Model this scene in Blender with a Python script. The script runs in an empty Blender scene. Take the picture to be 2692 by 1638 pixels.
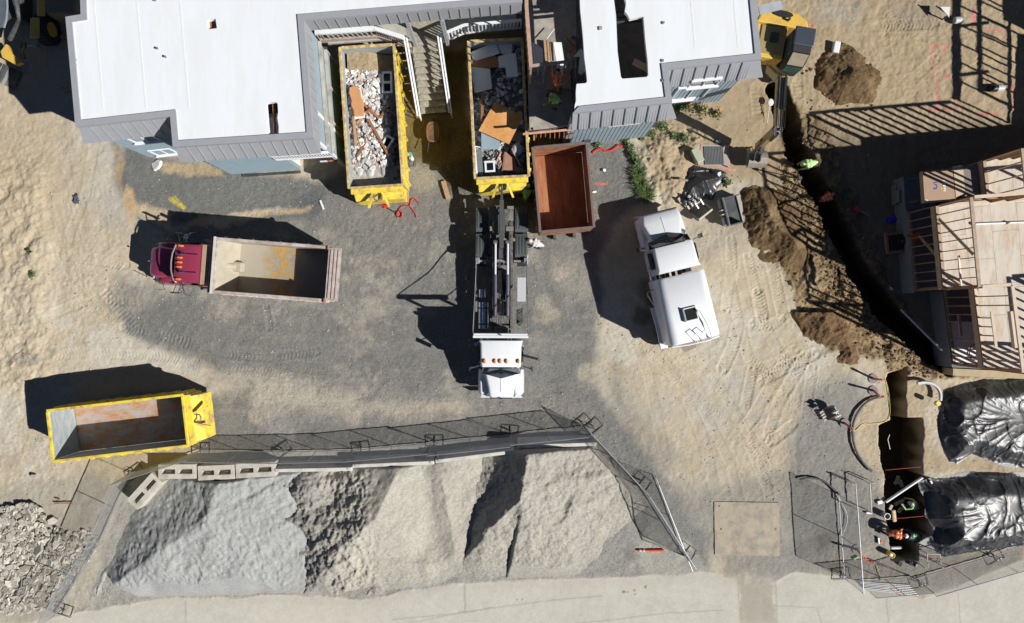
import bpy, bmesh, math, random
import numpy as np
from mathutils import Vector, Matrix
random.seed(7)
C = bpy.context.scene.collection
R = math.radians
# ---------------------------------------------------------------- camera, sky, sun, exposure
CAM_H = 35.0
FPX = 24.0 / 36.0 * 2692
cam = bpy.data.cameras.new('camera'); cam.lens = 24; cam.sensor_width = 36; cam.clip_end = 2000
co = bpy.data.objects.new('camera', cam); C.objects.link(co)
co.location = (0, 0, CAM_H); co.rotation_euler = (0, 0, 0)
bpy.context.scene.camera = co
SUN_EL = R(36.9)
TO_SUN = Vector((1.21, -0.557, 1.0)).normalized()
w = bpy.data.worlds.new('World'); bpy.context.scene.world = w; w.use_nodes = True
nt = w.node_tree
sky = nt.nodes.new('ShaderNodeTexSky'); sky.sky_type = 'NISHITA'; sky.sun_disc = False
sky.air_density = .35; sky.dust_density = 0.0; sky.ozone_density = 2.0; sky.sun_elevation = SUN_EL; sky.sun_rotation = math.atan2(TO_SUN.x, TO_SUN.y)
nt.nodes['Background'].inputs['Strength'].default_value = 0.05
nt.links.new(sky.outputs[0], nt.nodes['Background'].inputs[0])
sl = bpy.data.lights.new('sun', 'SUN'); sl.energy = 5.0; sl.angle = R(0.5); sl.color = (1.0, 0.972, 0.925)
so = bpy.data.objects.new('sun', sl); C.objects.link(so)
so.rotation_euler = TO_SUN.to_track_quat('Z', 'Y').to_euler(); so.location = (20, -10, 30)
vs = bpy.context.scene.view_settings
vs.view_transform = 'Standard'; vs.look = 'None'; vs.exposure = 0.27; vs.gamma = 1; vs.use_curve_mapping = False
bpy.context.scene.cycles.max_bounces = 6

# ---------------------------------------------------------------- photo pixel -> place at a known height
ZONES = dict(o=(0, 0, .9153), a=(0, 0, 2.7257), b=(650, 0, 2.7257), c=(1200, 0, 3.748), d=(1500, 0, 2.998), e=(2000, 0, 2.7254),
             f=(850, 350, 3.52), g=(300, 520, 3.791), h=(1030, 480, 2.498), i=(1500, 350, 2.498), j=(0, 900, 2.0314),
             k=(500, 1000, 2.35), l=(1200, 1000, 2.35), m=(1900, 350, 2.3056), n=(1950, 950, 2.179), p=(1960, 0, 3.125),
             q=(0, 0, 5.765), r=(2380, 380, 6.247), s=(2300, 540, 3.258), t=(1220, 510, 3.843), u=(2200, 1200, 4.163),
             v=(2000, 950, 4.2825), w=(1200, 80, 3.409), x=(870, 100, 3.406), y=(0, 380, 2.63), A=(1050, 30, 7.04),
             B=(1380, 340, 4.248), CC=(1900, 600, 3.7475), D=(100, 1000, 5.357), S=(0, 0, 1))
def P(zone, x, y, z=0.0):
    ox, oy, s = ZONES[zone]
    px, py = ox + x / s, oy + y / s
    k = (CAM_H - z) / FPX
    return Vector(((px - 1346) * k, (819 - py) * k, z))
def PL(zone, pts, z=0.0): return [P(zone, a, b, z) for a, b in pts]

# ---------------------------------------------------------------- materials
MATS = {}
def mat(name, col, rough=.7, metal=0, var=.12, scale=3.0, bump=0.0, bscale=40., stain=None, samt=.35, sscale=1.5, spec=.5, aniso=None, coat=0):
    if name in MATS: return MATS[name]
    m = bpy.data.materials.new(name); m.use_nodes = True; MATS[name] = m
    t = m.node_tree; b = t.nodes['Principled BSDF']; N = t.nodes.new; L = t.links.new
    b.inputs['Roughness'].default_value = rough; b.inputs['Metallic'].default_value = metal
    b.inputs['Specular IOR Level'].default_value = spec
    b.inputs['Coat Weight'].default_value = coat
    tc = N('ShaderNodeTexCoord')
    mp = N('ShaderNodeMapping'); L(tc.outputs['Object'], mp.inputs[0])
    if aniso: mp.inputs['Scale'].default_value = aniso
    n1 = N('ShaderNodeTexNoise'); n1.inputs['Scale'].default_value = scale; n1.inputs['Detail'].default_value = 6; n1.inputs['Roughness'].default_value = .65
    L(mp.outputs[0], n1.inputs['Vector'])
    r = N('ShaderNodeValToRGB'); L(n1.outputs[0], r.inputs[0])
    r.color_ramp.elements[0].position = .3; r.color_ramp.elements[1].position = .7
    r.color_ramp.elements[0].color = [c * (1 - var) for c in col] + [1]
    r.color_ramp.elements[1].color = [min(1, c * (1 + var)) for c in col] + [1]
    out = r.outputs[0]
    if stain:
        n2 = N('ShaderNodeTexNoise'); n2.inputs['Scale'].default_value = sscale; n2.inputs['Detail'].default_value = 8; n2.inputs['Roughness'].default_value = .7
        L(mp.outputs[0], n2.inputs['Vector'])
        r2 = N('ShaderNodeValToRGB'); L(n2.outputs[0], r2.inputs[0])
        c0 = 1 - samt
        r2.color_ramp.elements[0].position = .35 + .3 * c0 - .1; r2.color_ramp.elements[1].position = min(.95, .35 + .3 * c0 + .08)
        mx = N('ShaderNodeMix'); mx.data_type = 'RGBA'; L(r2.outputs[0], mx.inputs[0]); L(out, mx.inputs[6]); mx.inputs[7].default_value = list(stain) + [1]
        out = mx.outputs[2]
    L(out, b.inputs['Base Color'])
    if bump:
        n3 = N('ShaderNodeTexNoise'); n3.inputs['Scale'].default_value = bscale; n3.inputs['Detail'].default_value = 5
        L(mp.outputs[0], n3.inputs['Vector'])
        bp = N('ShaderNodeBump'); bp.inputs['Strength'].default_value = bump; bp.inputs['Distance'].default_value = .02
        L(n3.outputs[0], bp.inputs['Height']); L(bp.outputs[0], b.inputs['Normal'])
    return m

# ---------------------------------------------------------------- mesh builder
class MB:
    def __init__(s): s.v = []; s.f = []; s.m = []
    def add(s, vs, fs, m=0, T=None):
        o = len(s.v)
        for q in vs:
            q = Vector(q); s.v.append(tuple(T @ q) if T else tuple(q))
        for f in fs: s.f.append([i + o for i in f]); s.m.append(m)
        return s
    def bx(s, x0, x1, y0, y1, z0, z1, m=0, T=None):
        vs = [(x0, y0, z0), (x1, y0, z0), (x1, y1, z0), (x0, y1, z0), (x0, y0, z1), (x1, y0, z1), (x1, y1, z1), (x0, y1, z1)]
        return s.add(vs, [(0, 3, 2, 1), (4, 5, 6, 7), (0, 1, 5, 4), (1, 2, 6, 5), (2, 3, 7, 6), (3, 0, 4, 7)], m, T)
    def box(s, c, d, m=0, rz=0, rx=0, ry=0, T=None):
        t = Matrix.Translation(c) @ Matrix.Rotation(rz, 4, 'Z') @ Matrix.Rotation(ry, 4, 'Y') @ Matrix.Rotation(rx, 4, 'X')
        if T: t = T @ t
        a, b, e = d[0] / 2, d[1] / 2, d[2] / 2
        return s.bx(-a, a, -b, b, -e, e, m, t)
    def beam(s, p0, p1, w, h, m=0, up=(0, 0, 1)):
        p0 = Vector(p0); p1 = Vector(p1); d = p1 - p0; L = d.length
        if L < 1e-6: return s
        z = d / L; u = Vector(up)
        if abs(z.dot(u)) > .98: u = Vector((0, 1, 0))
        x = z.cross(u).normalized(); y = x.cross(z).normalized()
        T = Matrix(((x.x, y.x, z.x, p0.x), (x.y, y.y, z.y, p0.y), (x.z, y.z, z.z, p0.z), (0, 0, 0, 1)))
        return s.bx(-w / 2, w / 2, -h / 2, h / 2, 0, L, m, T)
    def ring(s, c, x, y, r, n, ry=None):
        ry = ry or r
        return [tuple(Vector(c) + x * (math.cos(2 * math.pi * i / n) * r) + y * (math.sin(2 * math.pi * i / n) * ry)) for i in range(n)]
    def cyl(s, p0, p1, r, n=12, r2=None, m=0, cap=True):
        p0 = Vector(p0); p1 = Vector(p1); r2 = r if r2 is None else r2
        z = (p1 - p0).normalized(); u = Vector((0, 0, 1)) if abs(z.z) < .95 else Vector((0, 1, 0))
        x = z.cross(u).normalized(); y = x.cross(z).normalized()
        vs = s.ring(p0, x, y, r, n) + s.ring(p1, x, y, r2, n)
        fs = [(i, (i + 1) % n, n + (i + 1) % n, n + i) for i in range(n)]
        if cap: fs += [tuple(range(n))[::-1], tuple(range(n, 2 * n))]
        return s.add(vs, fs, m)
    def tube(s, pts, r, n=6, m=0, closed=False):
        pts = [Vector(p) for p in pts]; k = len(pts); vs = []
        rr = r if hasattr(r, '__len__') else [r] * k
        for i, p in enumerate(pts):
            a = pts[i - 1] if (i > 0 or closed) else p
            b = pts[(i + 1) % k] if (i < k - 1 or closed) else p
            z = (b - a); z = z.normalized() if z.length > 1e-6 else Vector((0, 0, 1))
            u = Vector((0, 0, 1)) if abs(z.z) < .9 else Vector((0, 1, 0))
            x = z.cross(u).normalized(); y = x.cross(z).normalized()
            vs += s.ring(p, x, y, rr[i], n)
        fs = []
        for i in range(k if closed else k - 1):
            a = i * n; b = ((i + 1) % k) * n
            fs += [(a + q, a + (q + 1) % n, b + (q + 1) % n, b + q) for q in range(n)]
        if not closed: fs += [tuple(range(n))[::-1], tuple(range((k - 1) * n, k * n))]
        return s.add(vs, fs, m)
    def prism(s, poly, z0, z1, m=0, T=None):
        n = len(poly)
        ar = sum(poly[i][0] * poly[(i + 1) % n][1] - poly[(i + 1) % n][0] * poly[i][1] for i in range(n))
        if ar < 0: poly = poly[::-1]
        vs = [(p[0], p[1], z0) for p in poly] + [(p[0], p[1], z1) for p in poly]
        fs = [tuple(range(n))[::-1], tuple(range(n, 2 * n))] + [(i, (i + 1) % n, n + (i + 1) % n, n + i) for i in range(n)]
        return s.add(vs, fs, m, T)
    def loft(s, rings, m=0, cap=True, T=None):
        n = len(rings[0]); vs = [p for r in rings for p in r]; fs = []
        for k in range(len(rings) - 1):
            a = k * n; b = a + n
            fs += [(a + q, a + (q + 1) % n, b + (q + 1) % n, b + q) for q in range(n)]
        if cap: fs += [tuple(range(n))[::-1], tuple(range(len(vs) - n, len(vs)))]
        return s.add(vs, fs, m, T)
    def ell(s, c, r, n=12, k=8, m=0, T=None, jit=0):
        rings = []
        for a in range(1, k):
            t = math.pi * a / k
            rings.append([(c[0] + r[0] * math.sin(t) * math.cos(2 * math.pi * q / n) * (1 + random.uniform(-jit, jit)), c[1] + r[1] * math.sin(t) * math.sin(2 * math.pi * q / n) * (1 + random.uniform(-jit, jit)),
                           c[2] - r[2] * math.cos(t)) for q in range(n)])
        o = len(s.v); s.loft(rings, m, cap=True, T=T); return s
    def rock(s, c, r, flat=.6, m=0, n=7, rz=None):
        rz = random.random() * 6 if rz is None else rz
        rad = [random.uniform(.7, 1.2) for _ in range(n)]
        T = Matrix.Translation(c) @ Matrix.Rotation(rz, 4, 'Z') @ Matrix.Rotation(random.uniform(-.5, .5), 4, 'X') @ Matrix.Rotation(random.uniform(-.5, .5), 4, 'Y')
        el = random.uniform(.55, 1)
        r1 = [(math.cos(6.283 * i / n) * rad[i] * r, math.sin(6.283 * i / n) * rad[i] * r * el, -r * flat / 2) for i in range(n)]
        r2 = [(p[0] * random.uniform(.8, 1) , p[1] * random.uniform(.8, 1), r * flat / 2 * random.uniform(.8, 1.2)) for p in r1]
        return s.loft([r1, r2], m, T=T)
    def build(s, name, mats, parent=None, loc=None, rz=0, smooth=False, bevel=0, sub=0, sharp=None):
        me = bpy.data.meshes.new(name); me.from_pydata(s.v, [], s.f)
        if not isinstance(mats, (list, tuple)): mats = [mats]
        for q in mats: me.materials.append(q)
        me.polygons.foreach_set('material_index', s.m)
        bm = bmesh.new(); bm.from_mesh(me); bmesh.ops.recalc_face_normals(bm, faces=bm.faces); bm.to_mesh(me); bm.free()
        if smooth:
            me.polygons.foreach_set('use_smooth', [True] * len(me.polygons))
            if hasattr(me, 'set_sharp_from_angle') and sharp is not False: me.set_sharp_from_angle(angle=R(sharp or 40))
        o = bpy.data.objects.new(name, me); C.objects.link(o)
        if parent: o.parent = parent
        if loc is not None: o.location = loc
        if rz: o.rotation_euler = (0, 0, rz)
        if bevel:
            b = o.modifiers.new('bevel', 'BEVEL'); b.width = bevel; b.segments = 2; b.limit_method = 'ANGLE'; b.angle_limit = R(40); b.use_clamp_overlap = True
        if sub:
            b = o.modifiers.new('sub', 'SUBSURF'); b.levels = sub; b.render_levels = sub
        return o
def tag(o, label=None, cat=None, group=None, kind=None):
    if label: o['label'] = label
    if cat: o['category'] = cat
    if group: o['group'] = group
    if kind: o['kind'] = kind
    return o
def thing(name, label, cat, loc=(0, 0, 0), rz=0, group=None):
    o = bpy.data.objects.new(name, None); C.objects.link(o); o.empty_display_size = .3
    o.location = loc; o.rotation_euler = (0, 0, rz)
    return tag(o, label, cat, group)
def copy_tree(o, label=None, loc=None, rz=None, parent=None):
    c = o.copy(); C.objects.link(c)
    if parent is not None: c.parent = parent
    if label: c['label'] = label
    if loc is not None: c.location = loc
    if rz is not None: c.rotation_euler = (0, 0, rz)
    for ch in [q for q in KIDS.get(o.name, [])]:
        d = copy_tree(ch, parent=c)
    return c
KIDS = {}
def index_kids():
    KIDS.clear()
    for q in bpy.data.objects:
        if q.parent: KIDS.setdefault(q.parent.name, []).append(q)
def ang(p, q): return math.atan2(q[1] - p[1], q[0] - p[0])

# common materials
M_white = mat('white_paint', (.76, .78, .80), .35, var=.03, scale=2, coat=.3)
M_membrane = mat('roof_membrane', (.78, .81, .84), .6, var=.02, scale=.4, stain=(.74, .76, .77), samt=.3, sscale=.5, aniso=(2, .4, 1))
M_trim = mat('grey_trim', (.33, .34, .37), .5, var=.04)
M_siding = mat('grey_siding', (.30, .31, .33), .6, var=.05, scale=2)
M_blue = mat('blue_grey_siding', (.27, .35, .40), .6, var=.06, scale=2)
M_yellow = mat('yellow_paint', (.80, .63, .07), .45, var=.1, scale=3, stain=(.45, .30, .12), samt=.28, sscale=2.2)
M_rim = mat('worn_yellow_rim', (.62, .55, .22), .6, var=.2, scale=5, stain=(.4, .24, .14), samt=.5, sscale=4)
M_steelgrey = mat('grey_painted_steel', (.30, .34, .35), .5, var=.2, scale=3, stain=(.42, .44, .44), samt=.3, aniso=(1, 1, 5))
M_rust = mat('rust', (.26, .10, .045), .75, var=.3, scale=3, stain=(.4, .2, .11), samt=.4, sscale=2)
M_wornfloor = mat('worn_rusty_floor', (.46, .24, .12), .6, var=.3, scale=3, stain=(.40, .37, .34), samt=.42, sscale=2.2, aniso=(.7, 1.5, 1))
M_black = mat('black_metal', (.025, .025, .028), .45, var=.2)
M_dark = mat('dark_grey_metal', (.055, .06, .062), .5, var=.3, scale=4, stain=(.12, .11, .1), samt=.25)
M_frame = mat('truck_frame_steel', (.09, .09, .09), .55, var=.3, scale=6, stain=(.2, .18, .15), samt=.3, sscale=5)
M_galv = mat('galvanised_steel', (.42, .43, .45), .4, metal=.6, var=.1)
M_chrome = mat('chrome', (.8, .8, .82), .15, metal=1, var=.02)
M_glass = mat('dark_glass', (.008, .014, .022), .06, var=.1, spec=.35)
M_tyre = mat('tyre_rubber', (.03, .03, .032), .85, var=.2, bump=.3)
M_wood = mat('lumber', (.42, .27, .15), .75, var=.2, scale=6, aniso=(1, 1, 6))
M_wooddark = mat('red_brown_lumber', (.30, .12, .05), .75, var=.25, scale=6)
M_ply = mat('plywood', (.60, .46, .32), .7, var=.10, scale=2.5, stain=(.5, .34, .2), samt=.3, sscale=3, aniso=(1, .3, 1))
M_orangewood = mat('orange_plywood', (.62, .29, .09), .6, var=.08, scale=4, stain=(.7, .38, .16), samt=.3)
M_concrete = mat('concrete', (.46, .44, .40), .85, var=.12, scale=3, bump=.3, bscale=30, stain=(.32, .30, .27), samt=.35)
M_tan = mat('tan_panel', (.42, .30, .22), .7, var=.1)
M_plaster = mat('white_plaster', (.74, .72, .70), .8, var=.08, scale=8)
M_red = mat('red_plastic', (.62, .05, .03), .5, var=.1)
M_orange = mat('orange_hivis', (.85, .16, .02), .7, var=.08)
M_green = mat('lime_hivis', (.35, .72, .08), .7, var=.08)
M_lime2 = mat('pale_lime_cloth', (.45, .72, .30), .75, var=.08)
M_silver = mat('reflective_tape', (.6, .62, .62), .4, var=.05)
M_skin = mat('skin', (.45, .25, .17), .6, var=.06)
M_denim = mat('dark_blue_denim', (.035, .045, .08), .85, var=.2, scale=20)
M_khaki = mat('khaki_cloth', (.09, .08, .06), .85, var=.2, scale=20)
M_greyshirt = mat('pale_grey_shirt', (.5, .5, .5), .85, var=.1, scale=20)
M_maroon = mat('maroon_paint', (.30, .04, .085), .25, var=.05, coat=.6)
M_excyel = mat('excavator_yellow', (.72, .46, .08), .45, var=.08, stain=(.5, .33, .1), samt=.25)
# ================================================================ GROUND
rng = np.random.RandomState(3)
LAT = rng.rand(512, 512).astype(np.float32)
def vn(X, Y, s, seed=0):
    u = X * s + seed * 17.3 + 1000; v = Y * s + seed * 31.7 + 1000
    iu = np.floor(u).astype(np.int64); iv = np.floor(v).astype(np.int64)
    fu = (u - iu).astype(np.float32); fv = (v - iv).astype(np.float32)
    fu = fu * fu * (3 - 2 * fu); fv = fv * fv * (3 - 2 * fv)
    a = LAT[iu % 512, iv % 512]; b = LAT[(iu + 1) % 512, iv % 512]; c = LAT[iu % 512, (iv + 1) % 512]; d = LAT[(iu + 1) % 512, (iv + 1) % 512]
    return (a * (1 - fu) + b * fu) * (1 - fv) + (c * (1 - fu) + d * fu) * fv - .5
def fbm(X, Y, s, o=4, seed=0, g=.55):
    r = 0; a = 1; t = 0
    for i in range(o):
        r = r + a * vn(X * math.cos(i) - Y * math.sin(i), X * math.sin(i) + Y * math.cos(i), s * 2.03 ** i, seed + i * 5); t += a; a *= g
    return r / t * 1.6
def sm(x, a, b):
    t = np.clip((x - a) / (b - a), 0, 1); return t * t * (3 - 2 * t)
def sdf(X, Y, poly):
    """signed distance, positive inside"""
    d = np.full(X.shape, 1e9, np.float32); ins = np.zeros(X.shape, bool); n = len(poly)
    for i in range(n):
        ax, ay = poly[i][0], poly[i][1]; bx_, by_ = poly[(i + 1) % n][0], poly[(i + 1) % n][1]
        ex, ey = bx_ - ax, by_ - ay; wx, wy = X - ax, Y - ay
        t = np.clip((wx * ex + wy * ey) / (ex * ex + ey * ey + 1e-9), 0, 1)
        d = np.minimum(d, (wx - ex * t) ** 2 + (wy - ey * t) ** 2)
        c = ((ay <= Y) != (by_ <= Y)) & (X < (bx_ - ax) * (Y - ay) / ((by_ - ay) if abs(by_ - ay) > 1e-9 else 1e-9) + ax)
        ins ^= c
    return np.where(ins, 1, -1) * np.sqrt(d)
def seg(X, Y, a, b):
    ex, ey = b[0] - a[0], b[1] - a[1]; L = math.hypot(ex, ey)
    t = np.clip(((X - a[0]) * ex + (Y - a[1]) * ey) / (L * L), 0, 1)
    dx = X - a[0] - ex * t; dy = Y - a[1] - ey * t
    side = ((X - a[0]) * ey - (Y - a[1]) * ex) / L      # + on the right of a->b
    return np.sqrt(dx * dx + dy * dy), t, side
def pline(X, Y, pts):
    d = np.full(X.shape, 1e9, np.float32); S = np.zeros(X.shape, np.float32); sd = np.zeros(X.shape, np.float32); acc = 0
    for a, b in zip(pts[:-1], pts[1:]):
        dd, t, side = seg(X, Y, a, b); L = math.hypot(b[0] - a[0], b[1] - a[1])
        q = dd < d; d = np.where(q, dd, d); S = np.where(q, acc + t * L, S); sd = np.where(q, side, sd); acc += L
    return d, S, sd
TRENCH_A = PL('o', [(1872, 215), (1890, 270), (1915, 360), (1958, 440), (2005, 530), (2065, 650), (2135, 750), (2225, 835), (2290, 880)])
TRENCH_B = PL('n', [(832, 72), (945, 36), (942, 330), (1030, 322), (1040, 420), (1030, 650), (1100, 680), (1090, 1000), (1012, 1045), (1010, 1138), (862, 1138), (848, 1010), (820, 800), (815, 650), (792, 500), (782, 372), (852, 335)])
ROAD_EDGE = PL('o', [(-200, 1560), (0, 1515), (170, 1478), (380, 1440), (560, 1436), (720, 1428), (860, 1445), (1060, 1408), (1240, 1395), (1500, 1388), (1690, 1378), (1740, 1385), (1775, 1400), (1860, 1404), (1900, 1380), (2040, 1384), (2110, 1412), (2220, 1440), (2290, 1418), (2464, 1345), (2700, 1250), (2700, 1800), (-200, 1800)])
def ground_h(X, Y):
    h = .05 * fbm(X, Y, .25, 3, 1) + .03 * fbm(X, Y, 1.1, 4, 2)
    road = sm(sdf(X + .1 * vn(X, Y, 1.3, 9), Y + .12 * vn(X, Y, 1.1, 8), ROAD_EDGE), -.05, .12)
    rough = .03 * fbm(X, Y, 3.0, 4, 4) + .016 * fbm(X, Y, 8.0, 3, 14, .8) * (1 + 1.2 * sm(fbm(X, Y, .3, 3, 15), -.1, .3))
    h = h + rough
    # lumpy ground on the far left, right-hand diggings
    lf = sm(-X, 23.0, 24.6) * sm(Y, -6, -3) * sm(-Y, -9, -6)
    h = h + lf * (.24 * fbm(X, Y, 1.3, 5, 6, .65) + .15)
    dg = sm(sdf(X, Y, DIG), -.4, .5)
    h = h + dg * (.36 * fbm(X, Y, 1.3, 6, 12, .75) + .06)
    d2 = sm(sdf(X, Y, DIRT_BY_GREEN), -.3, .5)
    h = h + d2 * (.5 * fbm(X, Y, .9, 6, 17, .68) + .15)
    ur = sm(X, 11.5, 13) * sm(Y, 5.5, 7)
    h = h + ur * .07 * fbm(X, Y, 2.2, 4, 19, .7)
    for pts, wd, sp, dp in TRACKS:
        x0 = min(p[0] for p in pts) - 1; x1 = max(p[0] for p in pts) + 1; y0 = min(p[1] for p in pts) - 1; y1 = max(p[1] for p in pts) + 1
        q = (X > x0) & (X < x1) & (Y > y0) & (Y < y1)
        if not q.any(): continue
        d, S, sd = pline(X[q], Y[q], pts)
        mask = sm(-d, -wd / 2 - .04, -wd / 2 + .02)
        prof = np.cos(2 * math.pi * (S + (np.abs(sd) * .5 if sp < .2 else 0) + .05 * vn(X[q], Y[q], 3, 46)) / sp); mask = mask * sm(vn(X[q], Y[q], .9, 45), -.28, .0); dp = dp * .85
        h[q] = h[q] + mask * (-dp * .4 + dp * .6 * prof * (.4 + .9 * np.clip(vn(X[q], Y[q], 1.5, 44) + .5, 0, 1)))
        rim = np.exp(-((d - wd / 2 - .05) / .05) ** 2); h[q] += rim * dp * .35
    h = h * (1 - road) + road * (.012 * fbm(X, Y, .4, 2, 22) - .01)
    d, S, sd = pline(X, Y, TRENCH_A)
    wd = .50 + .22 * vn(X, Y, 1.1, 3) + .16 * vn(X, Y, 4, 4)
    h = h - 1.5 * sm(-d, -wd - .06, -wd + .09)
    s = sdf(X + .12 * vn(X, Y, 2.5, 7), Y + .1 * vn(X, Y, 2.3, 5), TRENCH_B)
    h = h - 1.6 * sm(s, -.03, .12)
    return h
DIG = PL('o', [(1810, 480), (1880, 455), (1890, 330), (1900, 240), (1990, 300), (2060, 480), (2150, 700), (2290, 870), (2420, 880), (2440, 905), (2250, 915), (2140, 900), (2130, 870), (1990, 850), (1940, 790), (1900, 690), (1840, 600), (1805, 540)])
DIRT_BY_GREEN = PL('o', [(1530, 345), (1600, 310), (1690, 290), (1720, 330), (1660, 390), (1650, 450), (1600, 520), (1560, 480), (1540, 400)])
TRACKS = []
def trk(z, pts, w=.45, sp=.16, dp=.05): TRACKS.append((PL(z, pts), w, sp, dp))
trk('y', [(470, 765), (600, 790), (700, 800), (860, 830)], .55, .17, .055)
trk('y', [(330, 520), (400, 750)], .45, .15, .035); trk('y', [(450, 350), (480, 560), (560, 1000)], .4, .13, .02)
trk('y', [(560, 380), (600, 620), (640, 720)], .45, .13, .02); trk('y', [(700, 330), (720, 700)], .5, .13, .02)
trk('y', [(280, 1230), (420, 1150), (600, 1080)], .5, .15, .035); trk('y', [(730, 1075), (960, 1090)], .42, .2, .05)
trk('y', [(860, 1260), (1010, 1310), (1080, 1340)], .5, .18, .06); trk('y', [(480, 960), (620, 1120), (800, 1180)], .5, .14, .03)
trk('o', [(250, 700), (330, 790), (470, 830)], .5, .2, .04); trk('o', [(520, 850), (640, 860), (760, 845)], .45, .19, .035)
trk('o', [(640, 740), (650, 790)], .3, .15, .05); trk('o', [(560, 720), (700, 880), (900, 940)], .5, .16, .015)
trk('o', [(300, 960), (700, 935), (1200, 960)], .5, .16, .015); trk('o', [(700, 990), (1150, 930)], .5, .15, .012)
trk('CC', [(80, 120), (90, 380), (60, 560), (30, 800)], .5, .17, .045); trk('CC', [(460, 280), (520, 520), (590, 860)], .55, .16, .055)
trk('CC', [(350, 640), (390, 860)], .6, .17, .06); trk('CC', [(150, 960), (100, 1160), (0, 1380)], .6, .18, .06)
trk('CC', [(900, 1240), (600, 1380), (400, 1500)], .6, .17, .055); trk('CC', [(300, 950), (480, 960), (560, 900)], .5, .17, .04)
trk('CC', [(-200, 60), (-260, 300), (-300, 700), (-260, 1100)], .55, .17, .03); trk('CC', [(-420, 200), (-500, 700)], .5, .17, .025)
trk('n', [(300, -60), (250, 0), (160, 150), (60, 330), (-40, 440)], .6, .17, .045); trk('n', [(360, -30), (340, 10), (210, 240), (150, 420)], .55, .17, .045)
trk('n', [(290, 365), (170, 460)], .55, .15, .06); trk('n', [(60, 50), (20, 250)], .5, .17, .05); trk('n', [(400, 40), (370, 300)], .5, .17, .04)
trk('o', [(1700, 980), (1800, 1060), (1850, 1180)], .5, .17, .03); trk('o', [(1560, 820), (1640, 920), (1700, 1080), (1720, 1180)], .5, .16, .02)
trk('o', [(1500, 760), (1560, 900), (1600, 1100)], .5, .15, .02); trk('o', [(1640, 1150), (1600, 1230)], .5, .15, .02)
trk('e', [(700, 190), (1240, 170)], .55, .18, .05); trk('e', [(880, 250), (900, 420), (1050, 600)], .5, .16, .04); trk('e', [(1250, 420), (1100, 560), (880, 600)], .5, .16, .045)
trk('e', [(1400, 560), (1560, 480)], .5, .16, .05); trk('e', [(460, 230), (600, 330), (900, 380)], .5, .16, .03); trk('e', [(1130, 290), (1060, 240), (900, 90)], .5, .16, .03)
trk('p', [(85, 720), (100, 940)], .55, .2, .06); trk('p', [(420, 560), (430, 900)], .55, .2, .05)
trk('j', [(540, 1330), (680, 1420)], .55, .13, .05); trk('k', [(1210, 1310), (1460, 1210)], .3, .13, .05); trk('l', [(1110, 750), (1000, 300)], .4, .15, .02)
trk('j', [(500, 180), (1420, 170)], .5, .15, .015); trk('j', [(700, 60), (1300, 95)], .5, .15, .02)

trk('o', [(1480, 800), (1560, 850), (1680, 960), (1760, 1120), (1800, 1320)], .45, .15, .028); trk('o', [(1510, 770), (1600, 820), (1730, 930), (1830, 1090), (1870, 1300)], .45, .15, .028)
trk('o', [(1740, 560), (1760, 700), (1800, 860), (1900, 960), (2020, 1010)], .5, .16, .035); trk('o', [(1800, 620), (1830, 760), (1880, 860), (1980, 930)], .5, .16, .035); trk('o', [(1650, 870), (1760, 900), (1850, 880), (1920, 850)], .5, .15, .03)
trk('o', [(120, 520), (160, 640), (240, 760), (380, 860), (600, 930), (1000, 960), (1400, 930)], .45, .15, .02); trk('o', [(180, 480), (220, 600), (300, 720), (430, 810), (640, 880), (1000, 905), (1400, 880)], .45, .15, .02)
trk('o', [(60, 860), (200, 850), (420, 860), (700, 900)], .5, .17, .025); trk('o', [(230, 330), (210, 460), (170, 560), (150, 700), (120, 840)], .45, .14, .025); trk('o', [(860, 1000), (1300, 960), (1500, 860), (1600, 780)], .4, .14, .018)
trk('o', [(700, 560), (860, 620), (1000, 700), (1100, 820)], .4, .14, .015); trk('o', [(820, 560), (980, 600), (1080, 640)], .4, .14, .015); trk('o', [(1300, 640), (1340, 760), (1360, 900)], .4, .14, .015)
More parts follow.
